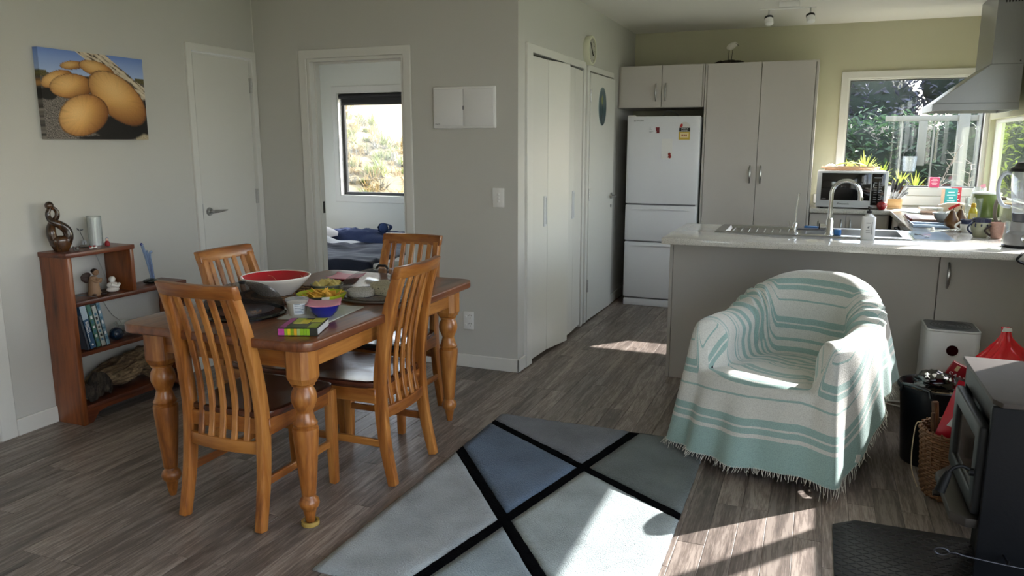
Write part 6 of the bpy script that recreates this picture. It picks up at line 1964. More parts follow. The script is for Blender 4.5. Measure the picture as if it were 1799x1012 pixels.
t = mug('pink_mug', 'pink speckled mug with a dark handle beside the blender', 0.957, 4.975, 0.034, 0.09, plain('pink glaze', '#a98577', rough=0.45, var=0.3, scale=120), plain('dark brown handle', '#2d211d', rough=0.3), pi + 0.35)
# blender
bl = thing('blender', 'silver blender with a clear jug and a black lid', 'blender', (1.0, 4.60, Z))
MB().lathe([(0.0, 0.0), (0.085, 0.0), (0.088, 0.008), (0.078, 0.014), (0.0, 0.014)], 36).build('foot', M_BLACK, bl, local=True)
MB().lathe([(0.080, 0.012), (0.082, 0.03), (0.074, 0.07), (0.060, 0.085), (0.056, 0.13), (0.0, 0.13)], 8 * 4).build('base', plain('blender silver', '#9c9ea0', rough=0.3, metal=0.4), bl, local=True, smooth=25)
MB().lathe([(0.0, 0.014), (0.022, 0.013), (0.024, 0.0)], 24, M=T(0, -0.076, 0.05, pi / 2 - 0.15, 0, 0)).build('dial', M_CHROME, bl, local=True)
MB().lathe([(0.052, 0.131), (0.056, 0.16), (0.058, 0.175), (0.0, 0.175)], 30).build('collar', plain('dark blade collar', '#4a4d54', rough=0.25), bl, local=True)
MB().lathe([(0.058, 0.176), (0.062, 0.21), (0.074, 0.30), (0.080, 0.385), (0.083, 0.39)], 36, caps=False).build('jug', M_PLASTIC_CLEAR, bl, local=True, fix=False)
MB().lathe([(0.085, 0.385), (0.085, 0.40), (0.07, 0.41), (0.06, 0.43), (0.03, 0.435), (0.0, 0.435)], 30).build('lid', M_BLACK, bl, local=True)
P = smoothpath([(-0.080, 0, 0.375), (-0.105, 0, 0.375), (-0.128, 0, 0.34), (-0.128, 0, 0.27), (-0.105, 0, 0.215), (-0.068, 0, 0.205)], 6)
MB().tube(P, 0.0095, 10).build('handle', plain('frosted handle', '#c9d2dc', rough=0.25), bl, local=True)
tag(MB().tube(smoothpath([(1.06, 4.50, 0.905), (1.02, 4.40, 0.905), (0.96, 4.335, 0.905), (0.94, 4.305, 0.893), (0.925, 4.298, 0.872), (0.95, 4.296, 0.856), (0.99, 4.298, 0.85), (1.03, 4.299, 0.87)], 6), 0.006, 8).build('power_lead', M_BLACK), 'black cord looping over the worktop edge below the blender', 'cord')
# bottle, boxes, pot, jars
t = thing('yellow_bottle', 'squeeze bottle of yellow dish liquid with a yellow cap', 'bottle', (1.01, 6.05, Z + 0.0065))
MB().lathe([(0.024, 0.0), (0.027, 0.006), (0.027, 0.05), (0.022, 0.075), (0.013, 0.088), (0.013, 0.092)], 24, sy=0.8).build('body', plain('lemon liquid', '#cdbf3e', rough=0.2, coat=0.3), t, local=True)
MB().lathe([(0.015, 0.09), (0.016, 0.094), (0.014, 0.112), (0.011, 0.118), (0.0, 0.118)], 18).build('cap', plain('yellow cap', '#c9a41d', rough=0.35), t, local=True)
MB().box(-0.020, 0.020, -0.0225, -0.0215, 0.012, 0.05).build('label', plain('pale yellow label', '#e3dc96', rough=0.5), t, local=True)
def carton(nm, label, x, y, w, d, h, col, rz, top, side=None):
    t = thing(nm, label, 'carton', (x, y, Z), rz)
    MB().box(-w / 2, w / 2, -d / 2, d / 2, 0, h).build('box', plain(nm + ' print', col, rough=0.4), t, bevel=0.001, seg=1, local=True)
    MB().box(-w / 2 - 0.0004, -w / 2, -d / 2 + 0.003, d / 2 - 0.003, 0.003, h - 0.003).build('side_panel', plain(nm + ' side', side or '#d6d2c8', rough=0.4, var=0.2, scale=40), t, local=True)
    for k in range(5):
        ww = (0.5, 0.7, 0.35, 0.6, 0.45)[k] * w
        MB().box(-ww / 2, ww / 2, -d / 2 - 0.0006, -d / 2, h * (0.80 - 0.13 * k), h * (0.85 - 0.13 * k)).build('print_line', plain(nm + ' ink', top, rough=0.5), t, local=True, smooth=0)
carton('teal_carton', 'teal carton with pale print on the window worktop', 1.005, 7.10, 0.10, 0.06, 0.17, '#2f9a9c', 0.35, '#c8e6e2', '#c9a98c')
carton('red_carton', 'red carton behind the teal carton', 1.065, 7.22, 0.075, 0.05, 0.175, '#cf3442', 0.1, '#f0d9d6')
carton('pink_carton', 'small pink carton standing on the kitchen window sill', 0.93, 7.437, 0.075, 0.035, 0.085, '#d94f78', 0.0, '#f2d9df')
bpy.data.objects['pink_carton'].location.z = 1.06
t = thing('green_saucepan', 'deep olive green pot with a pale lid in the corner', 'pot', (1.155, 6.46, Z))
MB().lathe([(0.085, 0.0), (0.09, 0.006), (0.09, 0.165), (0.086, 0.165), (0.084, 0.01), (0, 0.01)], 40, caps=False).build('pot', plain('olive enamel', '#5a6a34', rough=0.3, coat=0.3), t, local=True)
MB().lathe([(0.093, 0.166), (0.095, 0.170), (0.088, 0.178), (0.02, 0.186), (0.0, 0.187)], 40).build('lid', plain('pale lid', '#c3c6c2', rough=0.25), t, local=True)
t = thing('glass_jug', 'clear glass jug standing in front of the olive pot', 'jug', (1.06, 6.36, Z))
MB().lathe([(0.0, 0), (0.045, 0.0), (0.05, 0.006), (0.058, 0.14), (0.06, 0.142), (0.056, 0.142), (0.047, 0.012), (0.0, 0.008)], 32, caps=False).build('jug', M_CLEAR, t, local=True, fix=False)
t = thing('plastic_bag', 'crumpled clear bag with a pink tag in the corner behind the pot', 'bag', (1.15, 6.72, Z))
MB().grid(lambda u, v: ((0.09 - 0.05 * v) * cos(6.283 * u) * (1 + 0.25 * fbm(cos(6.283 * u) * 2, sin(6.283 * u) * 2 + v * 3, 5)), (0.07 - 0.04 * v) * sin(6.283 * u) * (1 + 0.25 * fbm(cos(6.283 * u) * 2, sin(6.283 * u) * 2 + v * 3, 8)), 0.005 + 0.20 * v), 30, 14, True).build('film', M_PLASTIC_CLEAR, t, local=True, fix=False)
MB().prism([(0, 0), (0.03, 0.02), (0.02, 0.05), (-0.01, 0.03)], 0, 0.001, T(0.0, -0.03, 0.19, 1.2, 0.3, 0)).build('tag', M_PINK, t, local=True)
t = thing('bread_bag', 'white bread bag printed red and brown on the worktop', 'bag', (0.98, 6.62, Z))
MB().grid(lambda u, v: ((-0.11 + 0.22 * v), (0.045 * cos(6.283 * u)) * (1 + 0.2 * fbm(u * 3, v * 4, 2)) * sin(pi * (0.06 + 0.88 * v)) ** 0.4, 0.045 + 0.045 * sin(6.283 * u) * (1 + 0.15 * fbm(u * 4, v * 5, 6)) * sin(pi * (0.06 + 0.88 * v)) ** 0.4), 24, 20, True).build('bag', plain('bread bag', '#d8c8b4', rough=0.3, var=0.3, scale=12), t, local=True, fix=False, smooth=180)
MB().box(-0.02, 0.06, -0.058, -0.054, 0.05, 0.068, T(0, 0, 0, 0, -0.5, 0)).build('print_patch', M_RED, t, local=True)
t = thing('food_container', 'clear box of brown baking on the worktop', 'container', (0.80, 6.45, Z))
MB().box(-0.065, 0.065, -0.05, 0.05, 0.002, 0.032).build('baking', plain('brown baking', '#7d4f30', rough=0.8, var=0.25, scale=40), t, bevel=0.008, seg=2, local=True)
MB().cells([-0.075, -0.073, 0.073, 0.075], [-0.06, -0.058, 0.058, 0.06], 0.0, 0.055, lambda x, y: abs(x) > 0.073 or abs(y) > 0.058).build('walls', M_CLEAR, t, local=True)
MB().box(-0.077, 0.077, -0.062, 0.062, 0.055, 0.060).build('lid', M_PLASTIC_CLEAR, t, local=True)
def plate(x, y, r, label, zz=0.0):
    t = thing('side_plate', label, 'plate', (x, y, Z + zz))
    MB().lathe([(0.0, 0.003), (r * 0.55, 0.0), (r * 0.6, 0.004), (r, 0.014), (r * 0.99, 0.017), (r * 0.6, 0.008), (0, 0.007)], 36).build('dish', M_CERAM, t, local=True)
plate(0.90, 7.02, 0.085, 'white side plate in front of the teal carton')
for k in range(3):
    t = thing('loose_paper', ('loose white paper nearest the window sill on the worktop', 'loose white paper lying between two others on the worktop', 'loose white paper nearest the cutting board')[k], 'paper', (0.70 + 0.035 * k, 6.93 - 0.13 * k, Z + 0.0012 * k), 0.3 - 0.35 * k, 'papers on the window worktop')
    MB().grid(lambda u, v: (-0.1 + 0.2 * u, -0.07 + 0.14 * v, 0.001 + 0.003 * u * u * v), 8, 6).build('sheet', plain('white paper', '#efefec', rough=0.6), t, local=True, fix=False)
t = thing('kettle', 'brushed grey kettle with a big loop handle near the splash window', 'kettle', (1.205, 5.86, Z))
MB().lathe([(0.0, 0), (0.062, 0), (0.064, 0.012), (0.056, 0.11), (0.046, 0.17), (0.0, 0.178)], 32).build('body', M_CLEAR, t, local=True)
MB().lathe([(0.0, 0.13), (0.054, 0.13), (0.054, 0.142), (0.0, 0.142)], 28).build('band', plain('cork band', '#b79a72', rough=0.7), t, local=True)
P = smoothpath([(-0.045, 0, 0.17), (-0.085, 0, 0.168), (-0.100, 0, 0.13), (-0.100, 0, 0.06), (-0.085, 0, 0.022), (-0.060, 0, 0.02)], 6)
MB().tube(P, 0.012, 10).build('handle', plain('taupe handle', '#8b8279', rough=0.45), t, local=True)
t = thing('glass_tumbler', 'clear tumbler between the pink mug and the blender', 'tumbler', (1.02, 4.93, Z))
MB().lathe([(0.0, 0.006), (0.028, 0.006), (0.036, 0.10), (0.038, 0.10), (0.030, 0.0), (0.0, 0.0)], 28, caps=False).build('glass', M_CLEAR, t, local=True, fix=False)

# bird on driftwood, on top of the pantry
t = thing('bird_carving', 'white wader bird carving on thin legs standing on driftwood', 'carving', (-0.77, 7.0, 2.0885))
MB().grid(lambda u, v: (-0.125 + 0.25 * v, 0.035 * cos(6.283 * u) * max(0.02, sin(pi * v)) ** 0.6, 0.016 + 0.02 * sin(6.283 * u) * max(0.02, sin(pi * v)) ** 0.6 * (1 + 0.5 * fbm(u * 3, v * 6, 4)) + 0.006), 22, 30, True).build('driftwood', M_DRIFTD, t, local=True, smooth=70)
for x in (-0.012, 0.016):
    MB().tube([(x, 0, 0.03), (x + 0.008, 0, 0.135)], 0.0026, 6).build('leg', plain('dark wire', '#2a2320', rough=0.6), t, local=True)
MB().grid(lambda u, v: ((0.012 + (v - 0.5) * 0.085), 0.028 * cos(6.283 * u) * max(0.0, sin(pi * v)) ** 0.6, 0.155 + 0.031 * sin(6.283 * u) * max(0.0, sin(pi * v)) ** 0.6 + 0.022 * (v - 0.5)), 20, 16, True).build('body', plain('white bird', '#d6d2c6', rough=0.5), t, local=True)
MB().ball((0.040, 0, 0.170), 0.021, 16, 12).build('head', plain('white bird head', '#d6d2c6', rough=0.5), t, local=True)
MB().tube([(0.057, 0, 0.168), (0.074, 0, 0.16)], [0.004, 0.001], 8).build('beak', M_BLACK, t, local=True)
for s_ in (-1, 1):
    MB().ball((0.050, s_ * 0.016, 0.176), 0.003, 8, 6).build('eye', M_BLACK, t, local=True)
# ============================================================ STOVE CORNER
# mat
mt = thing('stove_mat', 'black checker-tread floor mat in front of the wood stove', 'mat', (0.5, 2.5, 0))
MATP = [(0.142, 1.7), (0.142, 2.94), (0.225, 3.005), (0.95, 3.005), (0.95, 1.7)]
M_RUB = plain('black rubber', '#222326', rough=0.42, bump=0.05)
MB().prism(MATP, 0.0005, 0.006).build('base', M_RUB, mt, bevel=0.001)
g = MB()
rn = random.Random(1)
ix = 0
for i in range(34):
    for j in range(58):
        x, y = 0.155 + 0.0235 * i, 1.74 + 0.0215 * j
        if y > 2.99 or (x < 0.225 and y > 2.93 + (x - 0.142) * 0.78) or x > 0.9 or y < 1.9:
            continue
        a = 0.55 if (i + j) % 2 else -0.55
        M = T(x, y, 0.006, 0, 0, a)
        l, w = 0.0125, 0.003
        g.add([(-l, -w, 0), (l, -w, 0), (l, w, 0), (-l, w, 0), (-l * .8, 0, 0.0022), (l * .8, 0, 0.0022)], [(0, 1, 5, 4), (1, 2, 5), (2, 3, 4, 5), (3, 0, 4)], M)
tr_ = g.build('tread', M_RUB, mt, smooth=0)
tr_['kind'] = 'stuff'

M_IRON = plain('stove black', '#0c0d0f', rough=0.5, spec=0.18, bump=0.04, bscale=120)
M_IRON2 = plain('stove side grey', '#121418', rough=0.45, spec=0.18, bump=0.05, bscale=90)
st = thing('wood_stove', 'black wood stove with a glass door beside the wicker basket', 'stove', (0.8, 2.75, 0))
MB().prism([(0.56, 2.50), (1.20, 2.50), (1.20, 3.0), (0.56, 3.0)], 0.28, 0.668).build('body', M_IRON, st, bevel=0.004)
MB().box(0.522, 1.20, 2.492, 2.512, 0.035, 0.668).build('side_panel', M_IRON2, st, bevel=0.006, seg=2)
MB().box(0.535, 1.20, 2.988, 3.008, 0.30, 0.668).build('side_panel', M_IRON2, st, bevel=0.006, seg=2)
MB().box(0.535, 0.56, 2.512, 2.988, 0.595, 0.668).build('top_front', M_IRON, st)
MB().prism([(0.545, 2.485), (1.21, 2.485), (1.21, 3.02), (0.525, 3.02), (0.525, 2.52)], 0.668, 0.684).build('top_plate', plain('stove top plate', '#45403d', rough=0.55, spec=0.18, var=0.1, scale=30), st, bevel=0.003)
dr = MB().cells([2.515, 2.575, 2.90, 2.955], [0.315, 0.365, 0.54, 0.595], 0.500, 0.530, lambda y, z: not (2.575 < y < 2.90 and 0.365 < z < 0.54), WX).build('door', plain('door iron', '#1d1f21', rough=0.42, spec=0.18), st, bevel=0.008, seg=3)
MB().box(0.512, 0.518, 2.565, 2.91, 0.355, 0.55).build('glass', plain('sooty glass', '#332b24', rough=0.08, coat=0.5, var=0.5, scale=9), dr)
P = smoothpath([(0.502, 2.53, 0.445), (0.470, 2.53, 0.460), (0.445, 2.525, 0.452), (0.432, 2.52, 0.435)], 5)
hd = MB().tube(P, 0.006, 8).lathe([(0.012, 0), (0.012, 0.012)], 12, M=T(0.50, 2.53, 0.445, 0, -pi / 2, 0)).build('handle_rod', M_IRON, dr)
MB().tube([(0.434, 2.52, 0.440), (0.424, 2.515, 0.415), (0.412, 2.508, 0.378)], [0.010, 0.014, 0.016], 12).build('grip', M_IRON, dr)
MB().prism([(0.452, 2.55), (0.452, 2.86), (0.535, 2.99), (0.56, 2.99), (0.56, 2.512), (0.49, 2.512)], 0.272, 0.302).build('ash_lip', plain('worn iron', '#33302d', rough=0.45, metal=0.3), st, bevel=0.003)
MB().tube([(0.50, 2.80, 0.252), (0.464, 2.80, 0.250)], 0.004, 8).tube([(0.468, 2.80, 0.250), (0.440, 2.80, 0.249)], 0.0105, 14).build('air_knob', M_BLACK, st)
MB().prism([(0.60, 2.53), (1.15, 2.53), (1.15, 2.97), (0.60, 2.97)], 0.007, 0.28).build('pedestal', M_IRON, st, bevel=0.01)
M_PKR = plain('dull poker steel', '#434448', rough=0.4, metal=1.0)
t = thing('fire_poker', 'thin steel poker with a ring end hung on the stove side', 'poker', (0.55, 2.44, 0.21))
ring = [(0.424 + 0.019 * cos(a), 2.44, 0.217 + 0.011 * sin(a)) for a in [2 * pi * k / 24 for k in range(25)]]
MB().tube(ring, 0.0032, 8).build('ring', M_PKR, t)
MB().tube(smoothpath([(0.443, 2.44, 0.216), (0.462, 2.44, 0.219), (0.50, 2.44, 0.213), (0.65, 2.442, 0.204), (0.95, 2.444, 0.196)]), 0.003, 8).build('rod', M_PKR, t)
MB().tube([(0.595, 2.492, 0.212), (0.595, 2.436, 0.212), (0.595, 2.432, 0.228)], 0.0028, 6).build('hook', M_PKR, t)

# air purifier
ap = thing('air_purifier', 'white air purifier tower with a round black eye', 'air purifier', (0.70, 4.46, 0))
AP = roundpoly(0.575, 0.825, 4.335, 4.585, 0.035, 6)
M_APW = plain('purifier white', '#dcdddc', rough=0.45)
MB().prism(AP, 0.0, 0.478).build('housing', M_APW, ap, bevel=0.004)
AP2 = roundpoly(0.583, 0.817, 4.343, 4.577, 0.03, 6)
MB().prism(AP, 0.478, 0.488).build('top_frame', M_APW, ap, bevel=0.003)
MB().prism(AP2, 0.4885, 0.4895).build('top_grille', plain('grey grille', '#77797b', rough=0.6), ap)
for k in range(5):
    ra = 0.03 + 0.016 * k
    MB().tube([(0.70 + ra * cos(a), 4.46 + ra * sin(a), 0.490) for a in [2 * pi * i / 36 for i in range(37)]], 0.0018, 4).build('grille_ring', plain('grille dark', '#4d4f51', rough=0.6), ap)
MB().lathe([(0.0, 0.003), (0.0265, 0.003), (0.028, 0.0), (0.0, 0.0)], 32, M=T(0.70, 4.3345, 0.385, pi / 2, 0, 0)).build('display', M_BLACKG, ap)
g = MB()
for i in range(26):
    for j in range(16):
        x, z = 0.598 + 0.0082 * i, 0.06 + 0.0125 * j
        g.box(x - 0.002, x + 0.002, 4.3338, 4.3352, z - 0.003, z + 0.003)
o = g.build('vent_holes', plain('vent shadow', '#8d8f90', rough=0.7), ap, smooth=0)
o['kind'] = 'stuff'
# bucket
bk_ = thing('black_bucket', 'black plastic bucket of rubbish and kindling beside the basket', 'bucket', (0.556, 3.755, 0))
M_BKT = plain('black bucket plastic', '#0e1116', rough=0.3)
MB().lathe([(0.112, 0.0), (0.115, 0.004), (0.142, 0.345), (0.152, 0.347), (0.154, 0.36), (0.147, 0.365), (0.138, 0.355), (0.110, 0.01), (0, 0.01)], 44, caps=False).build('shell', M_BKT, bk_, local=True)
for a in (pi + 0.9, 0.9):
    P = [(0.158 * cos(a + d), 0.158 * sin(a + d), 0.35 + q) for d, q in ((-0.45, -0.01), (-0.4, 0.022), (-0.2, 0.028), (0, 0.030), (0.2, 0.028), (0.4, 0.022), (0.45, -0.01))]
    MB().tube(P, 0.008, 8).build('handle', M_BKT, bk_, local=True)
def crumple(nm, label, cat, loc, sx, sy, sz, mat, seed, amp=0.3, n=22, rz=0):
    t = thing(nm, label, cat, loc, rz)
    def fn(u, v):
        a, b2 = 2 * pi * u, -pi / 2 + pi * v
        d = Vector((cos(b2) * cos(a), cos(b2) * sin(a), sin(b2)))
        q = 1 + amp * (noise.noise(d * 2.2 + Vector((seed, 0, 0))) + 0.5 * abs(noise.noise(d * 5 + Vector((0, seed, 0)))))
        return (d.x * sx * q, d.y * sy * q, sz + d.z * sz * q)
    MB().grid(fn, n + 8, n, True).build('film', mat, t, local=True, smooth=35)
    return t
t = crumple('black_wrapper', 'crumpled glossy black wrapper with white marks in the bucket', 'wrapper', (0.545, 3.71, 0.34), 0.085, 0.06, 0.045, plain('black foil', '#0b0b0d', rough=0.15, coat=0.5), 2.0)
MB().grid(lambda u, v: (-0.045 + 0.06 * u, -0.050 + 0.03 * v, 0.075 + 0.012 * v + 0.004 * sin(12 * u)), 8, 4).build('white_mark', M_CERAM, t, local=True, fix=False)
for k in range(3):
    MB().grid(lambda u, v, k=k: (0.02 + 0.014 * k + 0.008 * u, -0.052 + 0.03 * v, 0.078 - 0.004 * k + 0.012 * v), 3, 4).build('white_mark', M_CERAM, t, local=True, fix=False)
crumple('grey_wrapper', 'crumpled smoke grey plastic in the bucket', 'wrapper', (0.63, 3.73, 0.33), 0.055, 0.06, 0.038, plain('smoke plastic', '#3c3a3a', rough=0.25, coat=0.3), 5.0)
t = thing('red_box', 'red card box with large white letters sticking out of the bucket', 'box', (0.632, 3.80, 0.36), 0.0)
BM = T(0, 0, 0, radians(12), radians(24), 0)
MB().box(-0.055, 0.055, -0.01, 0.01, -0.03, 0.10, BM).build('box', plain('dark red card', '#8d0f1e', rough=0.4), t, bevel=0.001, local=True)
MB().box(-0.035, -0.02, -0.0108, -0.0102, 0.065, 0.092, BM).build('stamp', plain('stamp cream', '#c9b68a', rough=0.5), t, local=True)
text('SAM', 0.036, M_INKW, t, T(*t.location) @ BM @ T(-0.012, -0.0105, 0.04) @ FACE_Y)
for k in range(5):
    a = -2.6 + 0.5 * k
    t = thing('kindling_stick', ('pale kindling stick at the armchair side of the bucket rim', 'pale kindling stick at the front rim of the bucket', 'pale kindling stick at the bucket rim towards the basket', 'pale kindling stick under the grey wrapper in the bucket', 'pale kindling stick under the red box in the bucket')[k], 'kindling', (0.556 + 0.10 * cos(a), 3.755 + 0.10 * sin(a), 0.34), a + 1.3, 'kindling in the bucket')
    MB().box(-0.055, 0.055, -0.008, 0.008, 0.004, 0.012, T(0, 0, 0, 0.2 * k, 0.08, 0)).build('stick', plain('pale kindling', '#a8957a', rough=0.8, var=0.2, scale=50), t, bevel=0.001, local=True)
# wicker basket
wb = thing('wicker_basket', 'round brown wicker basket holding firewood behind the stove', 'basket', (0.60, 3.395, 0))
M_WICK = plain('wicker cane', '#6e4a2c', rough=0.6, var=0.3, scale=60)
NST = 22
for k in range(26):
    z = 0.012 + 0.0108 * k
    f = z / 0.285
    R_ = 0.102 + 0.030 * sin(min(1, f * 0.9) * pi / 2) + 0.004 * sin(f * 7)
    pts = [((R_ + 0.005 * (1 if (i + k) % 2 else -1)) * cos(2 * pi * i / (2 * NST)), (R_ + 0.005 * (1 if (i + k) % 2 else -1)) * sin(2 * pi * i / (2 * NST)), z) for i in range(2 * NST + 1)]
    MB().tube(pts, 0.006, 5).build('weave_ring', M_WICK, wb, local=True, smooth=60)
for i in range(NST):
    a = 2 * pi * (i + 0.5) / NST
    MB().tube([(0.102 * cos(a), 0.102 * sin(a), 0.0), (0.124 * cos(a), 0.124 * sin(a), 0.14), (0.134 * cos(a), 0.134 * sin(a), 0.292)], 0.0042, 5).build('stake', M_WICK, wb, local=True)
MB().lathe([(0.0, 0.004), (0.102, 0.004), (0.104, 0.014), (0.0, 0.012)], 28).build('bottom', M_WICK, wb, local=True)
MB().tube(smoothpath([(-0.135, 0.0, 0.30), (-0.155, -0.01, 0.28), (-0.158, -0.02, 0.12), (-0.13, -0.04, 0.03)]), 0.0022, 5).build('loose_cane', plain('pale cane', '#c9b89a', rough=0.7), wb, local=True)
M_BARK = wood('firewood', '#21130b', '#452a18', '#7a5836', 'Z', rough=0.85, coat=0, scale=20)
for k, (dx, dy, L, tx, ty, r_) in enumerate([(-0.045, 0.03, 0.37, 0.1, -0.30, 0.013), (-0.075, -0.02, 0.33, -0.05, -0.15, 0.009), (-0.02, 0.04, 0.34, 0.1, -0.12, 0.015), (-0.045, -0.05, 0.32, -0.15, 0.12, 0.010), (0.03, 0.05, 0.36, 0.1, 0.1, 0.014)]):
    t = thing('firewood_stick', ('split firewood stick leaning out of the basket towards the bucket', 'thin bark strip standing at the basket edge', 'dark firewood stick in the middle of the basket', 'curled bark piece at the front of the basket', 'short firewood stick beside the red packet')[k], 'firewood', (0.60 + dx, 3.395 + dy, 0.02), 0, 'firewood in the basket')
    MB().prism([(r_ * cos(a) * (1 + 0.3 * sin(3 * a)), r_ * sin(a)) for a in [2 * pi * i / 7 for i in range(7)]], 0.0, L, T(0, 0, 0, tx * 0.4, ty * 0.4, 0.3 * k)).build('stick', M_BARK, t, bevel=0.002, seg=1, local=True)
t = thing('red_packet', 'red and white firelighter packet stuffed in the wicker basket', 'packet', (0.562, 3.33, 0.225), 0)
PM = T(0, 0, 0, radians(-8), radians(17), 0)
MB().grid(lambda u, v: tuple(PM @ Vector((-0.065 + 0.13 * u, 0.016 * sin(pi * u) * sin(pi * v) * 1.0 - 0.0, 0.0 + 0.27 * v))), 14, 16).grid(lambda u, v: tuple(PM @ Vector((-0.065 + 0.13 * u, -0.020 * sin(pi * u) * sin(pi * v), 0.0 + 0.27 * v))), 14, 16).build('packet', plain('red packet film', '#c3112a', rough=0.28), t, local=True, fix=False, smooth=180)
MB().grid(lambda u, v: tuple(PM @ Vector((-0.005 + 0.065 * u, -0.0225 * sin(pi * (0.46 + 0.5 * u)) * sin(pi * (0.55 + 0.35 * v)) - 0.0008, 0.15 + 0.095 * v))), 8, 8).build('white_panel', plain('packet white', '#e0d6d8', rough=0.35), t, local=True, fix=False)
MB().grid(lambda u, v: tuple(PM @ Vector((-0.045 + 0.022 * u + 0.012 * v, -0.0235, 0.085 + 0.05 * v))), 3, 3).build('white_mark', M_INKW, t, local=True, fix=False)
t = thing('red_bag', 'bright red plastic bag with a tied peak behind the stove', 'bag', (0.825, 3.87, 0.0))
def bagfn(u, v):
    a = 2 * pi * u
    prof = [(0.115, 0.0), (0.125, 0.2), (0.115, 0.42), (0.085, 0.50), (0.05, 0.535), (0.030, 0.56), (0.019, 0.60), (0.022, 0.622)]
    q, z = catmull(prof, v)
    w = 1 + 0.45 * noise.noise(Vector((cos(a) * 1.8, sin(a) * 1.8, z * 7))) + 0.10 * sin(6 * a) * sm(0.35, 0.55, z)
    return (q * w * cos(a) * 0.95, q * w * sin(a) * 0.8, max(0.0, z + 0.02 * sin(3 * a) * sm(0.3, 0.5, z) * (1 - sm(0.55, 0.6, z))))
MB().grid(bagfn, 44, 40, True).build('film', plain('bright red film', '#d40d1e', rough=0.22, coat=0.3), t, local=True, fix=False, smooth=60)
MB().prism([(-0.02, 0), (0.02, 0.004), (0.016, 0.02), (-0.014, 0.022)], 0, 0.003, T(0.0, -0.018, 0.605) @ FACE_Y).build('tag', M_CERAM, t, local=True)
t = thing('red_pouch', 'second red packet with a white flash in front of the bag peak', 'packet', (0.735, 3.66, 0.30))
MB().grid(lambda u, v: (-0.05 + 0.1 * u + 0.03 * v, 0.02 * sin(pi * u) * sin(pi * v), 0.21 * v - 0.02 * abs(u - .4)), 12, 10).grid(lambda u, v: (-0.05 + 0.1 * u + 0.03 * v, -0.02 * sin(pi * u) * sin(pi * v), 0.21 * v - 0.02 * abs(u - .4)), 12, 10).build('packet', plain('red pouch film', '#c8101f', rough=0.25, coat=0.3), t, local=True, fix=False, smooth=180)
MB().prism([(0.0, 0.13), (0.02, 0.165), (0.055, 0.15), (0.05, 0.14)], 0.018, 0.0195, FACE_Y).build('flash', M_CERAM, t, local=True)
MB().box(-0.05, 0.05, -0.03, 0.03, -0.30, 0.0).build('box_below', plain('brown card box', '#8d6b48', rough=0.8), t, bevel=0.002, local=True)
for k, pts in enumerate([[(0.84, 4.59, 0.02), (0.62, 4.598, 0.006), (0.46, 4.592, 0.004), (0.41, 4.575, 0.004), (0.44, 4.55, 0.004), (0.52, 4.50, 0.004), (0.60, 4.46, 0.01)], [(0.62, 4.60, 0.010), (0.50, 4.60, 0.006), (0.43, 4.598, 0.004), (0.40, 4.585, 0.004), (0.47, 4.535, 0.004), (0.58, 4.49, 0.006)]]):
    tag(MB().tube(smoothpath(pts, 6), 0.003, 6).build('white_cable', plain('white cable', '#d9d9d6', rough=0.5)), ('white cable looping on the floor beside the air purifier', 'second white cable lying along the breakfast bar base')[k], 'cord')
# ============================================================ OUTSIDE
def leafmat(name, c1, c2, trans=0.35):
    m, nt, b = new_mat(name)
    tc = N(nt, 'ShaderNodeTexCoord')
    no = N(nt, 'ShaderNodeTexNoise', Scale=5.0, Detail=4.0)
    nt.links.new(tc.outputs['Object'], no.inputs['Vector'])
    r = ramp(nt, [(0.35, c1), (0.68, c2)])
    nt.links.new(no.outputs['Fac'], r.inputs['Fac'])
    nt.links.new(r.outputs['Color'], b.inputs['Base Color'])
    b.inputs['Roughness'].default_value = 0.6
    tl = N(nt, 'ShaderNodeBsdfTranslucent')
    nt.links.new(r.outputs['Color'], tl.inputs['Color'])
    mx = N(nt, 'ShaderNodeMixShader')
    mx.inputs[0].default_value = trans
    nt.links.new(b.outputs[0], mx.inputs[1])
    nt.links.new(tl.outputs[0], mx.inputs[2])
    nt.links.new(mx.outputs[0], nt.nodes['Material Output'].inputs['Surface'])
    return m
struct(MB().box(-60, 60, YK + 0.2, 120, -0.42, -0.36).box(XR + 0.2, 60, -40, YK + 0.2, -0.42, -0.36).build('ground', plain('lawn', '#6e7259', rough=0.95, var=0.2, scale=1.5), smooth=0))
struct(MB().box(-60, -5.8, -40, YK + 0.2, -0.42, -0.36).box(-5.8, XR + 0.2, -40, YF - 0.15, -0.42, -0.36).build('ground_yard', plain('pale yard paving', '#8f8b82', rough=0.95, var=0.2, scale=1.5), smooth=0))
M_CORE = plain('foliage shade', '#16211a', rough=1.0)
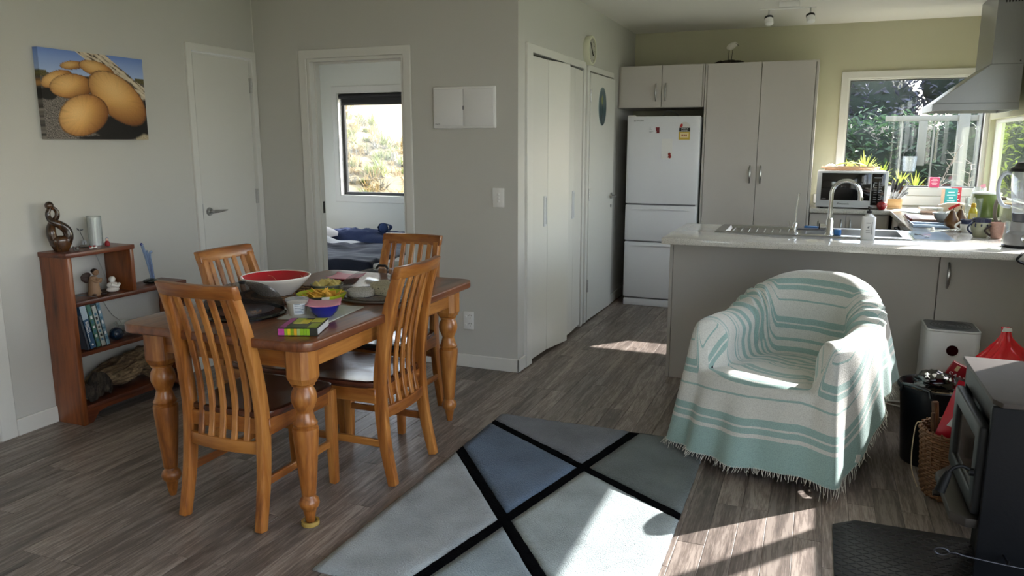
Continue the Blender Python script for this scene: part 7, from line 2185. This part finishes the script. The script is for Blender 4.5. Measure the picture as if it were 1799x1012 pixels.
def foliage(t, spots, n, size, mat, seed, core=True):
    """Leafy mass: a dark lobed body and many small leaf blades over it."""
    rn = random.Random(seed)
    g = MB()
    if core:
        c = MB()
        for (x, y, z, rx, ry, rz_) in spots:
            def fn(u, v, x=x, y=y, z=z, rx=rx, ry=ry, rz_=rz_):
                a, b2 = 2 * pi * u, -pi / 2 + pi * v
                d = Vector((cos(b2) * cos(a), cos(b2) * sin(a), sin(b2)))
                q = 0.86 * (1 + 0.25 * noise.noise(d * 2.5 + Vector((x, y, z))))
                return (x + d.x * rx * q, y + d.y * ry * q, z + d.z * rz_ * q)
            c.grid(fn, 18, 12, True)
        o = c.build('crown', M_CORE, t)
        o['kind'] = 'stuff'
    tot = sum(s[3] * s[5] for s in spots)
    for (x, y, z, rx, ry, rz_) in spots:
        for _ in range(int(n * rx * rz_ / tot)):
            d = Vector((rn.gauss(0, 1), rn.gauss(0, 1), rn.gauss(0, 1))).normalized()
            q = rn.uniform(0.82, 1.12)
            p = Vector((x + d.x * rx * q, y + d.y * ry * q, z + d.z * rz_ * q))
            s_ = size * rn.uniform(0.6, 1.4)
            M = Matrix.Translation(p) @ Euler((rn.uniform(-1, 1), rn.uniform(-1, 1), rn.uniform(0, 6.3))).to_matrix().to_4x4()
            g.add([(0, -s_, 0), (s_ * 0.35, 0, s_ * 0.12), (0, s_, 0), (-s_ * 0.35, 0, s_ * 0.12)], [(0, 1, 2), (0, 2, 3)], M)
    o = g.build('foliage', mat, t, fix=False, smooth=0)
    o['kind'] = 'stuff'
    return t
M_HEDGE = leafmat('dark hedge leaf', '#1f3526', '#40593f', 0.3)
M_CONIF = leafmat('dark conifer', '#2a2b36', '#474a58', 0.2)
M_BRIGHT = leafmat('sunlit leaf', '#a4bd38', '#dbe76a', 0.8)
t = thing('hedge', 'clipped dark green hedge seen through the kitchen window', 'hedge', (0.9, 12.4, -0.36))
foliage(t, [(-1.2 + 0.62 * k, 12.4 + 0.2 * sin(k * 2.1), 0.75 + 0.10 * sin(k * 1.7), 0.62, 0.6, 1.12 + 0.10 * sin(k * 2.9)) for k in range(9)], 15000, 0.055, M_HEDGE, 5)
for k, (x, y, z, rx, rz_, lab) in enumerate([(0.3, 18.0, 1.6, 1.9, 2.6, 'dark tree behind the hedge at the pantry end of the window'), (2.1, 19.0, 1.3, 1.7, 2.3, 'dark tree behind the middle of the hedge'), (3.6, 20.0, 0.6, 1.4, 2.05, 'lacy dark tree behind the hedge beside the range hood')]):
    t = thing('dark_tree', lab, 'tree', (x, y, -0.36), 0, 'trees behind the hedge')
    rn = random.Random(k)
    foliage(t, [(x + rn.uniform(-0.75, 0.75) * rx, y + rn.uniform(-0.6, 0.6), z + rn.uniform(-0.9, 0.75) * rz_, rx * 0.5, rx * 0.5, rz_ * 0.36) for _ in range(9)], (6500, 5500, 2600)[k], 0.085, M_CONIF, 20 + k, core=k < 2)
    MB().tube([(x, y, -0.36), (x + 0.1, y, z)], [0.14, 0.09], 8).build('trunk', plain('grey trunk', '#4a433c', rough=0.9), t)
t = thing('bright_shrub', 'sunlit yellow-green shrub behind the splash window', 'shrub', (2.5, 9.9, -0.36))
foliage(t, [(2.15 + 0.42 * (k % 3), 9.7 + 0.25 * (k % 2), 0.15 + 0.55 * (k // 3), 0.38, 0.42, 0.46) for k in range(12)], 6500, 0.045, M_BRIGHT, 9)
# veranda frame beyond the kitchen window
M_REFL = plain('pale pane reflection', '#646664', rough=0.7)
t = thing('reflection_frame', 'pale grey veranda posts and rail outside the kitchen window', 'reflection', (1.1, 9.0, -0.36))  # grey bars modelled for what reads as reflections in the window pane
MB().box(0.62, 1.66, 8.97, 9.03, 1.655, 1.712).build('beam', M_REFL, t, bevel=0.004)
for x, w in ((1.335, 0.10), (1.50, 0.085)):
    MB().box(x - w / 2, x + w / 2, 8.95, 9.05, -0.36, 1.80).build('post', M_REFL, t, bevel=0.004)
MB().box(0.935, 1.01, 8.96, 9.04, 1.205, 1.655).build('reflection_board', M_REFL, t, bevel=0.003)  # short pale board shaped like a room door mirrored in the pane
for x in (0.783, 1.075):
    MB().tube([(x, 9.0, -0.36), (x, 9.0, 1.655)], 0.009, 8).build('rod', M_REFL, t)
t = thing('hanging_lantern', 'glass bucket lantern hanging outside the kitchen window', 'lantern', (0.87, 8.9, 1.15))
MB().lathe([(0.0, 0), (0.055, 0.0), (0.058, 0.01), (0.068, 0.15), (0.0, 0.15)], 24, (0.87, 8.9, 1.15)).build('bucket', glass('lantern glass', tint=(0.7, 0.75, 0.8), fres=0.15, density=0.25, dcol=(0.4, 0.44, 0.48)), t)
MB().tube([(0.87 + 0.062 * cos(a), 8.9, 1.30 + 0.075 * sin(a)) for a in [pi * k / 14 for k in range(15)]], 0.004, 6).tube([(0.87, 8.9, 1.375), (0.87, 8.94, 1.50), (0.87, 8.985, 1.655)], 0.002, 5).build('bail', M_BLACK, t)
# spiky plants
M_SPIKE = leafmat('spiky yellow-green leaf', '#76882f', '#b5ba57', 0.4)
for k, (x, z, s_, lab) in enumerate([(0.405, 1.13, 0.27, 'spiky yellow-green plant behind the microwave'), (0.56, 1.10, 0.19, 'small spiky plant at the end of the microwave'), (0.72, 1.02, 0.21, 'spiky plant behind the knife block'), (0.85, 0.98, 0.21, 'spiky plant on the lantern side of the window'), (0.27, 1.16, 0.17, 'spiky tuft at the window edge above the microwave')]):
    t = thing('spiky_plant', lab, 'plant', (x, 8.05, -0.36), 0, 'spiky plants outside the window')
    MB().tube([(x, 8.05, -0.36), (x + 0.01, 8.05, z)], 0.02, 8).build('stem', plain('plant stem', '#5d4f3a', rough=0.9), t)
    rn = random.Random(k + 40)
    g = MB()
    for i in range(34):
        a, up = rn.uniform(0, 6.28), rn.uniform(0.15, 1.4)
        L = s_ * rn.uniform(0.7, 1.1)
        d = Vector((cos(a) * cos(up), sin(a) * cos(up), sin(up)))
        w = Vector((-sin(a), cos(a), 0)) * 0.009
        p0 = Vector((x, 8.05, z))
        p1 = p0 + d * L * 0.55
        p2 = p0 + d * L + Vector((0, 0, -0.05 * cos(up)))
        g.add([p0 - w * 0.6, p0 + w * 0.6, p1 + w, p1 - w, p2], [(0, 1, 2, 3), (3, 2, 4)])
    o = g.build('leaf_blades', M_SPIKE, t, fix=False, smooth=0)
    o['kind'] = 'stuff'
for k, (p0, p1, lab) in enumerate([((0.99, 8.6, -0.36), (1.27, 8.6, 1.42), 'bare grey branch with pale buds slanting past the window'), ((1.33, 8.5, -0.36), (1.36, 8.5, 1.25), 'silvery dry bush near the window corner')]):
    t = thing('bare_shrub', lab, 'shrub', p0, 0, 'bare shrubs outside the window')
    rn = random.Random(k + 70)
    A, B = Vector(p0), Vector(p1)
    mid = A + (B - A) * 0.6 + Vector((-0.13, 0, -0.04)) * (k == 0)
    MB().tube(smoothpath([A, mid, B], 5), [0.012 - 0.0008 * i for i in range(11)], 6).build('branch', plain('grey bark', '#625b56', rough=0.9), t)
    g = MB()
    for i in range(46):
        f = rn.uniform(0.55, 1.0)
        q = mid + (B - mid) * max(0, (f - 0.6) / 0.4)
        d = Vector((rn.uniform(-1, 1), rn.uniform(-0.6, 0.6), rn.uniform(-0.2, 1))).normalized() * rn.uniform(0.03, 0.11)
        g.tube([q, q + d], [0.0035, 0.002], 4)
    o = g.build('twigs', plain('pale buds', '#857d78', rough=0.8), t, smooth=0)
    o['kind'] = 'stuff'
# hillside beyond the bedroom window
def hz(x, y):
    crest = 1.05 + 0.62 * (-8.0 - x) - 0.4 * sm(-8.0, -7.3, x)
    crest = max(0.55, min(5.5, crest))
    return -0.36 + (crest + 0.36) * sm(8.6, 14.5, y) + 0.10 * fbm(x * 0.9, y * 0.9, 3)
struct(MB().grid(lambda u, v: (-20 + 15 * u, 8.2 + 10 * v, hz(-20 + 15 * u, 8.2 + 10 * v)), 60, 44).build('hill', plain('dry hill soil', '#6b6046', rough=1, var=0.25, scale=2), fix=False, smooth=180))
rn = random.Random(31)
def tussock(name, label, cols, n, seed):
    rn = random.Random(seed)
    g = MB()
    for _ in range(n):
        y = rn.uniform(9.2, 15.0)
        x = -0.52 * y - 1.9 + rn.uniform(-2.4, 1.6)
        z = hz(x, y)
        R_ = rn.uniform(0.10, 0.28)
        for _ in range(26):
            a, up = rn.uniform(0, 6.28), rn.uniform(0.5, 1.45)
            L = R_ * rn.uniform(0.8, 1.5)
            d = Vector((cos(a) * cos(up), sin(a) * cos(up), sin(up)))
            w = Vector((-sin(a), cos(a), 0)) * 0.011
            p0 = Vector((x + rn.gauss(0, R_ * 0.25), y + rn.gauss(0, R_ * 0.25), z - 0.02))
            p2 = p0 + d * L + Vector((cos(a), sin(a), 0)) * L * 0.25 - Vector((0, 0, 0.08 * L))
            p1 = p0 + d * L * 0.6
            g.add([p0 - w, p0 + w, p1 + w * 0.8, p1 - w * 0.8, p2], [(0, 1, 2, 3), (3, 2, 4)])
    o = g.build(name, leafmat(name + ' blades', *cols), fix=False, smooth=0)
    o['kind'] = 'stuff'
    tag(o, label, 'grass')
tussock('straw_grass', 'straw coloured tussock grass on the hill outside the bedroom', ('#7a663c', '#a1906a'), 200, 5)
tussock('olive_grass', 'olive green tussock grass on the hill outside the bedroom', ('#5c6833', '#858b5a'), 150, 6)
tussock('grey_grass', 'dull grey scrub low on the hill outside the bedroom', ('#5a5b52', '#7b796c'), 70, 7)
t = thing('distant_house', 'small grey flat-roofed house far off on the skyline', 'house', (-35.6, 60, -0.3))
MB().box(-37.2, -34.3, 58, 62, -0.3, 3.1).build('wall', plain('grey cladding', '#8f9398', rough=0.8), t)
MB().box(-37.5, -34.0, 57.7, 62.3, 3.1, 3.4).build('roof', plain('dark roof', '#6d7278', rough=0.7), t)
MB().box(-36.6, -35.6, 57.96, 58.0, 1.9, 2.7).build('window', M_BLACKG, t)
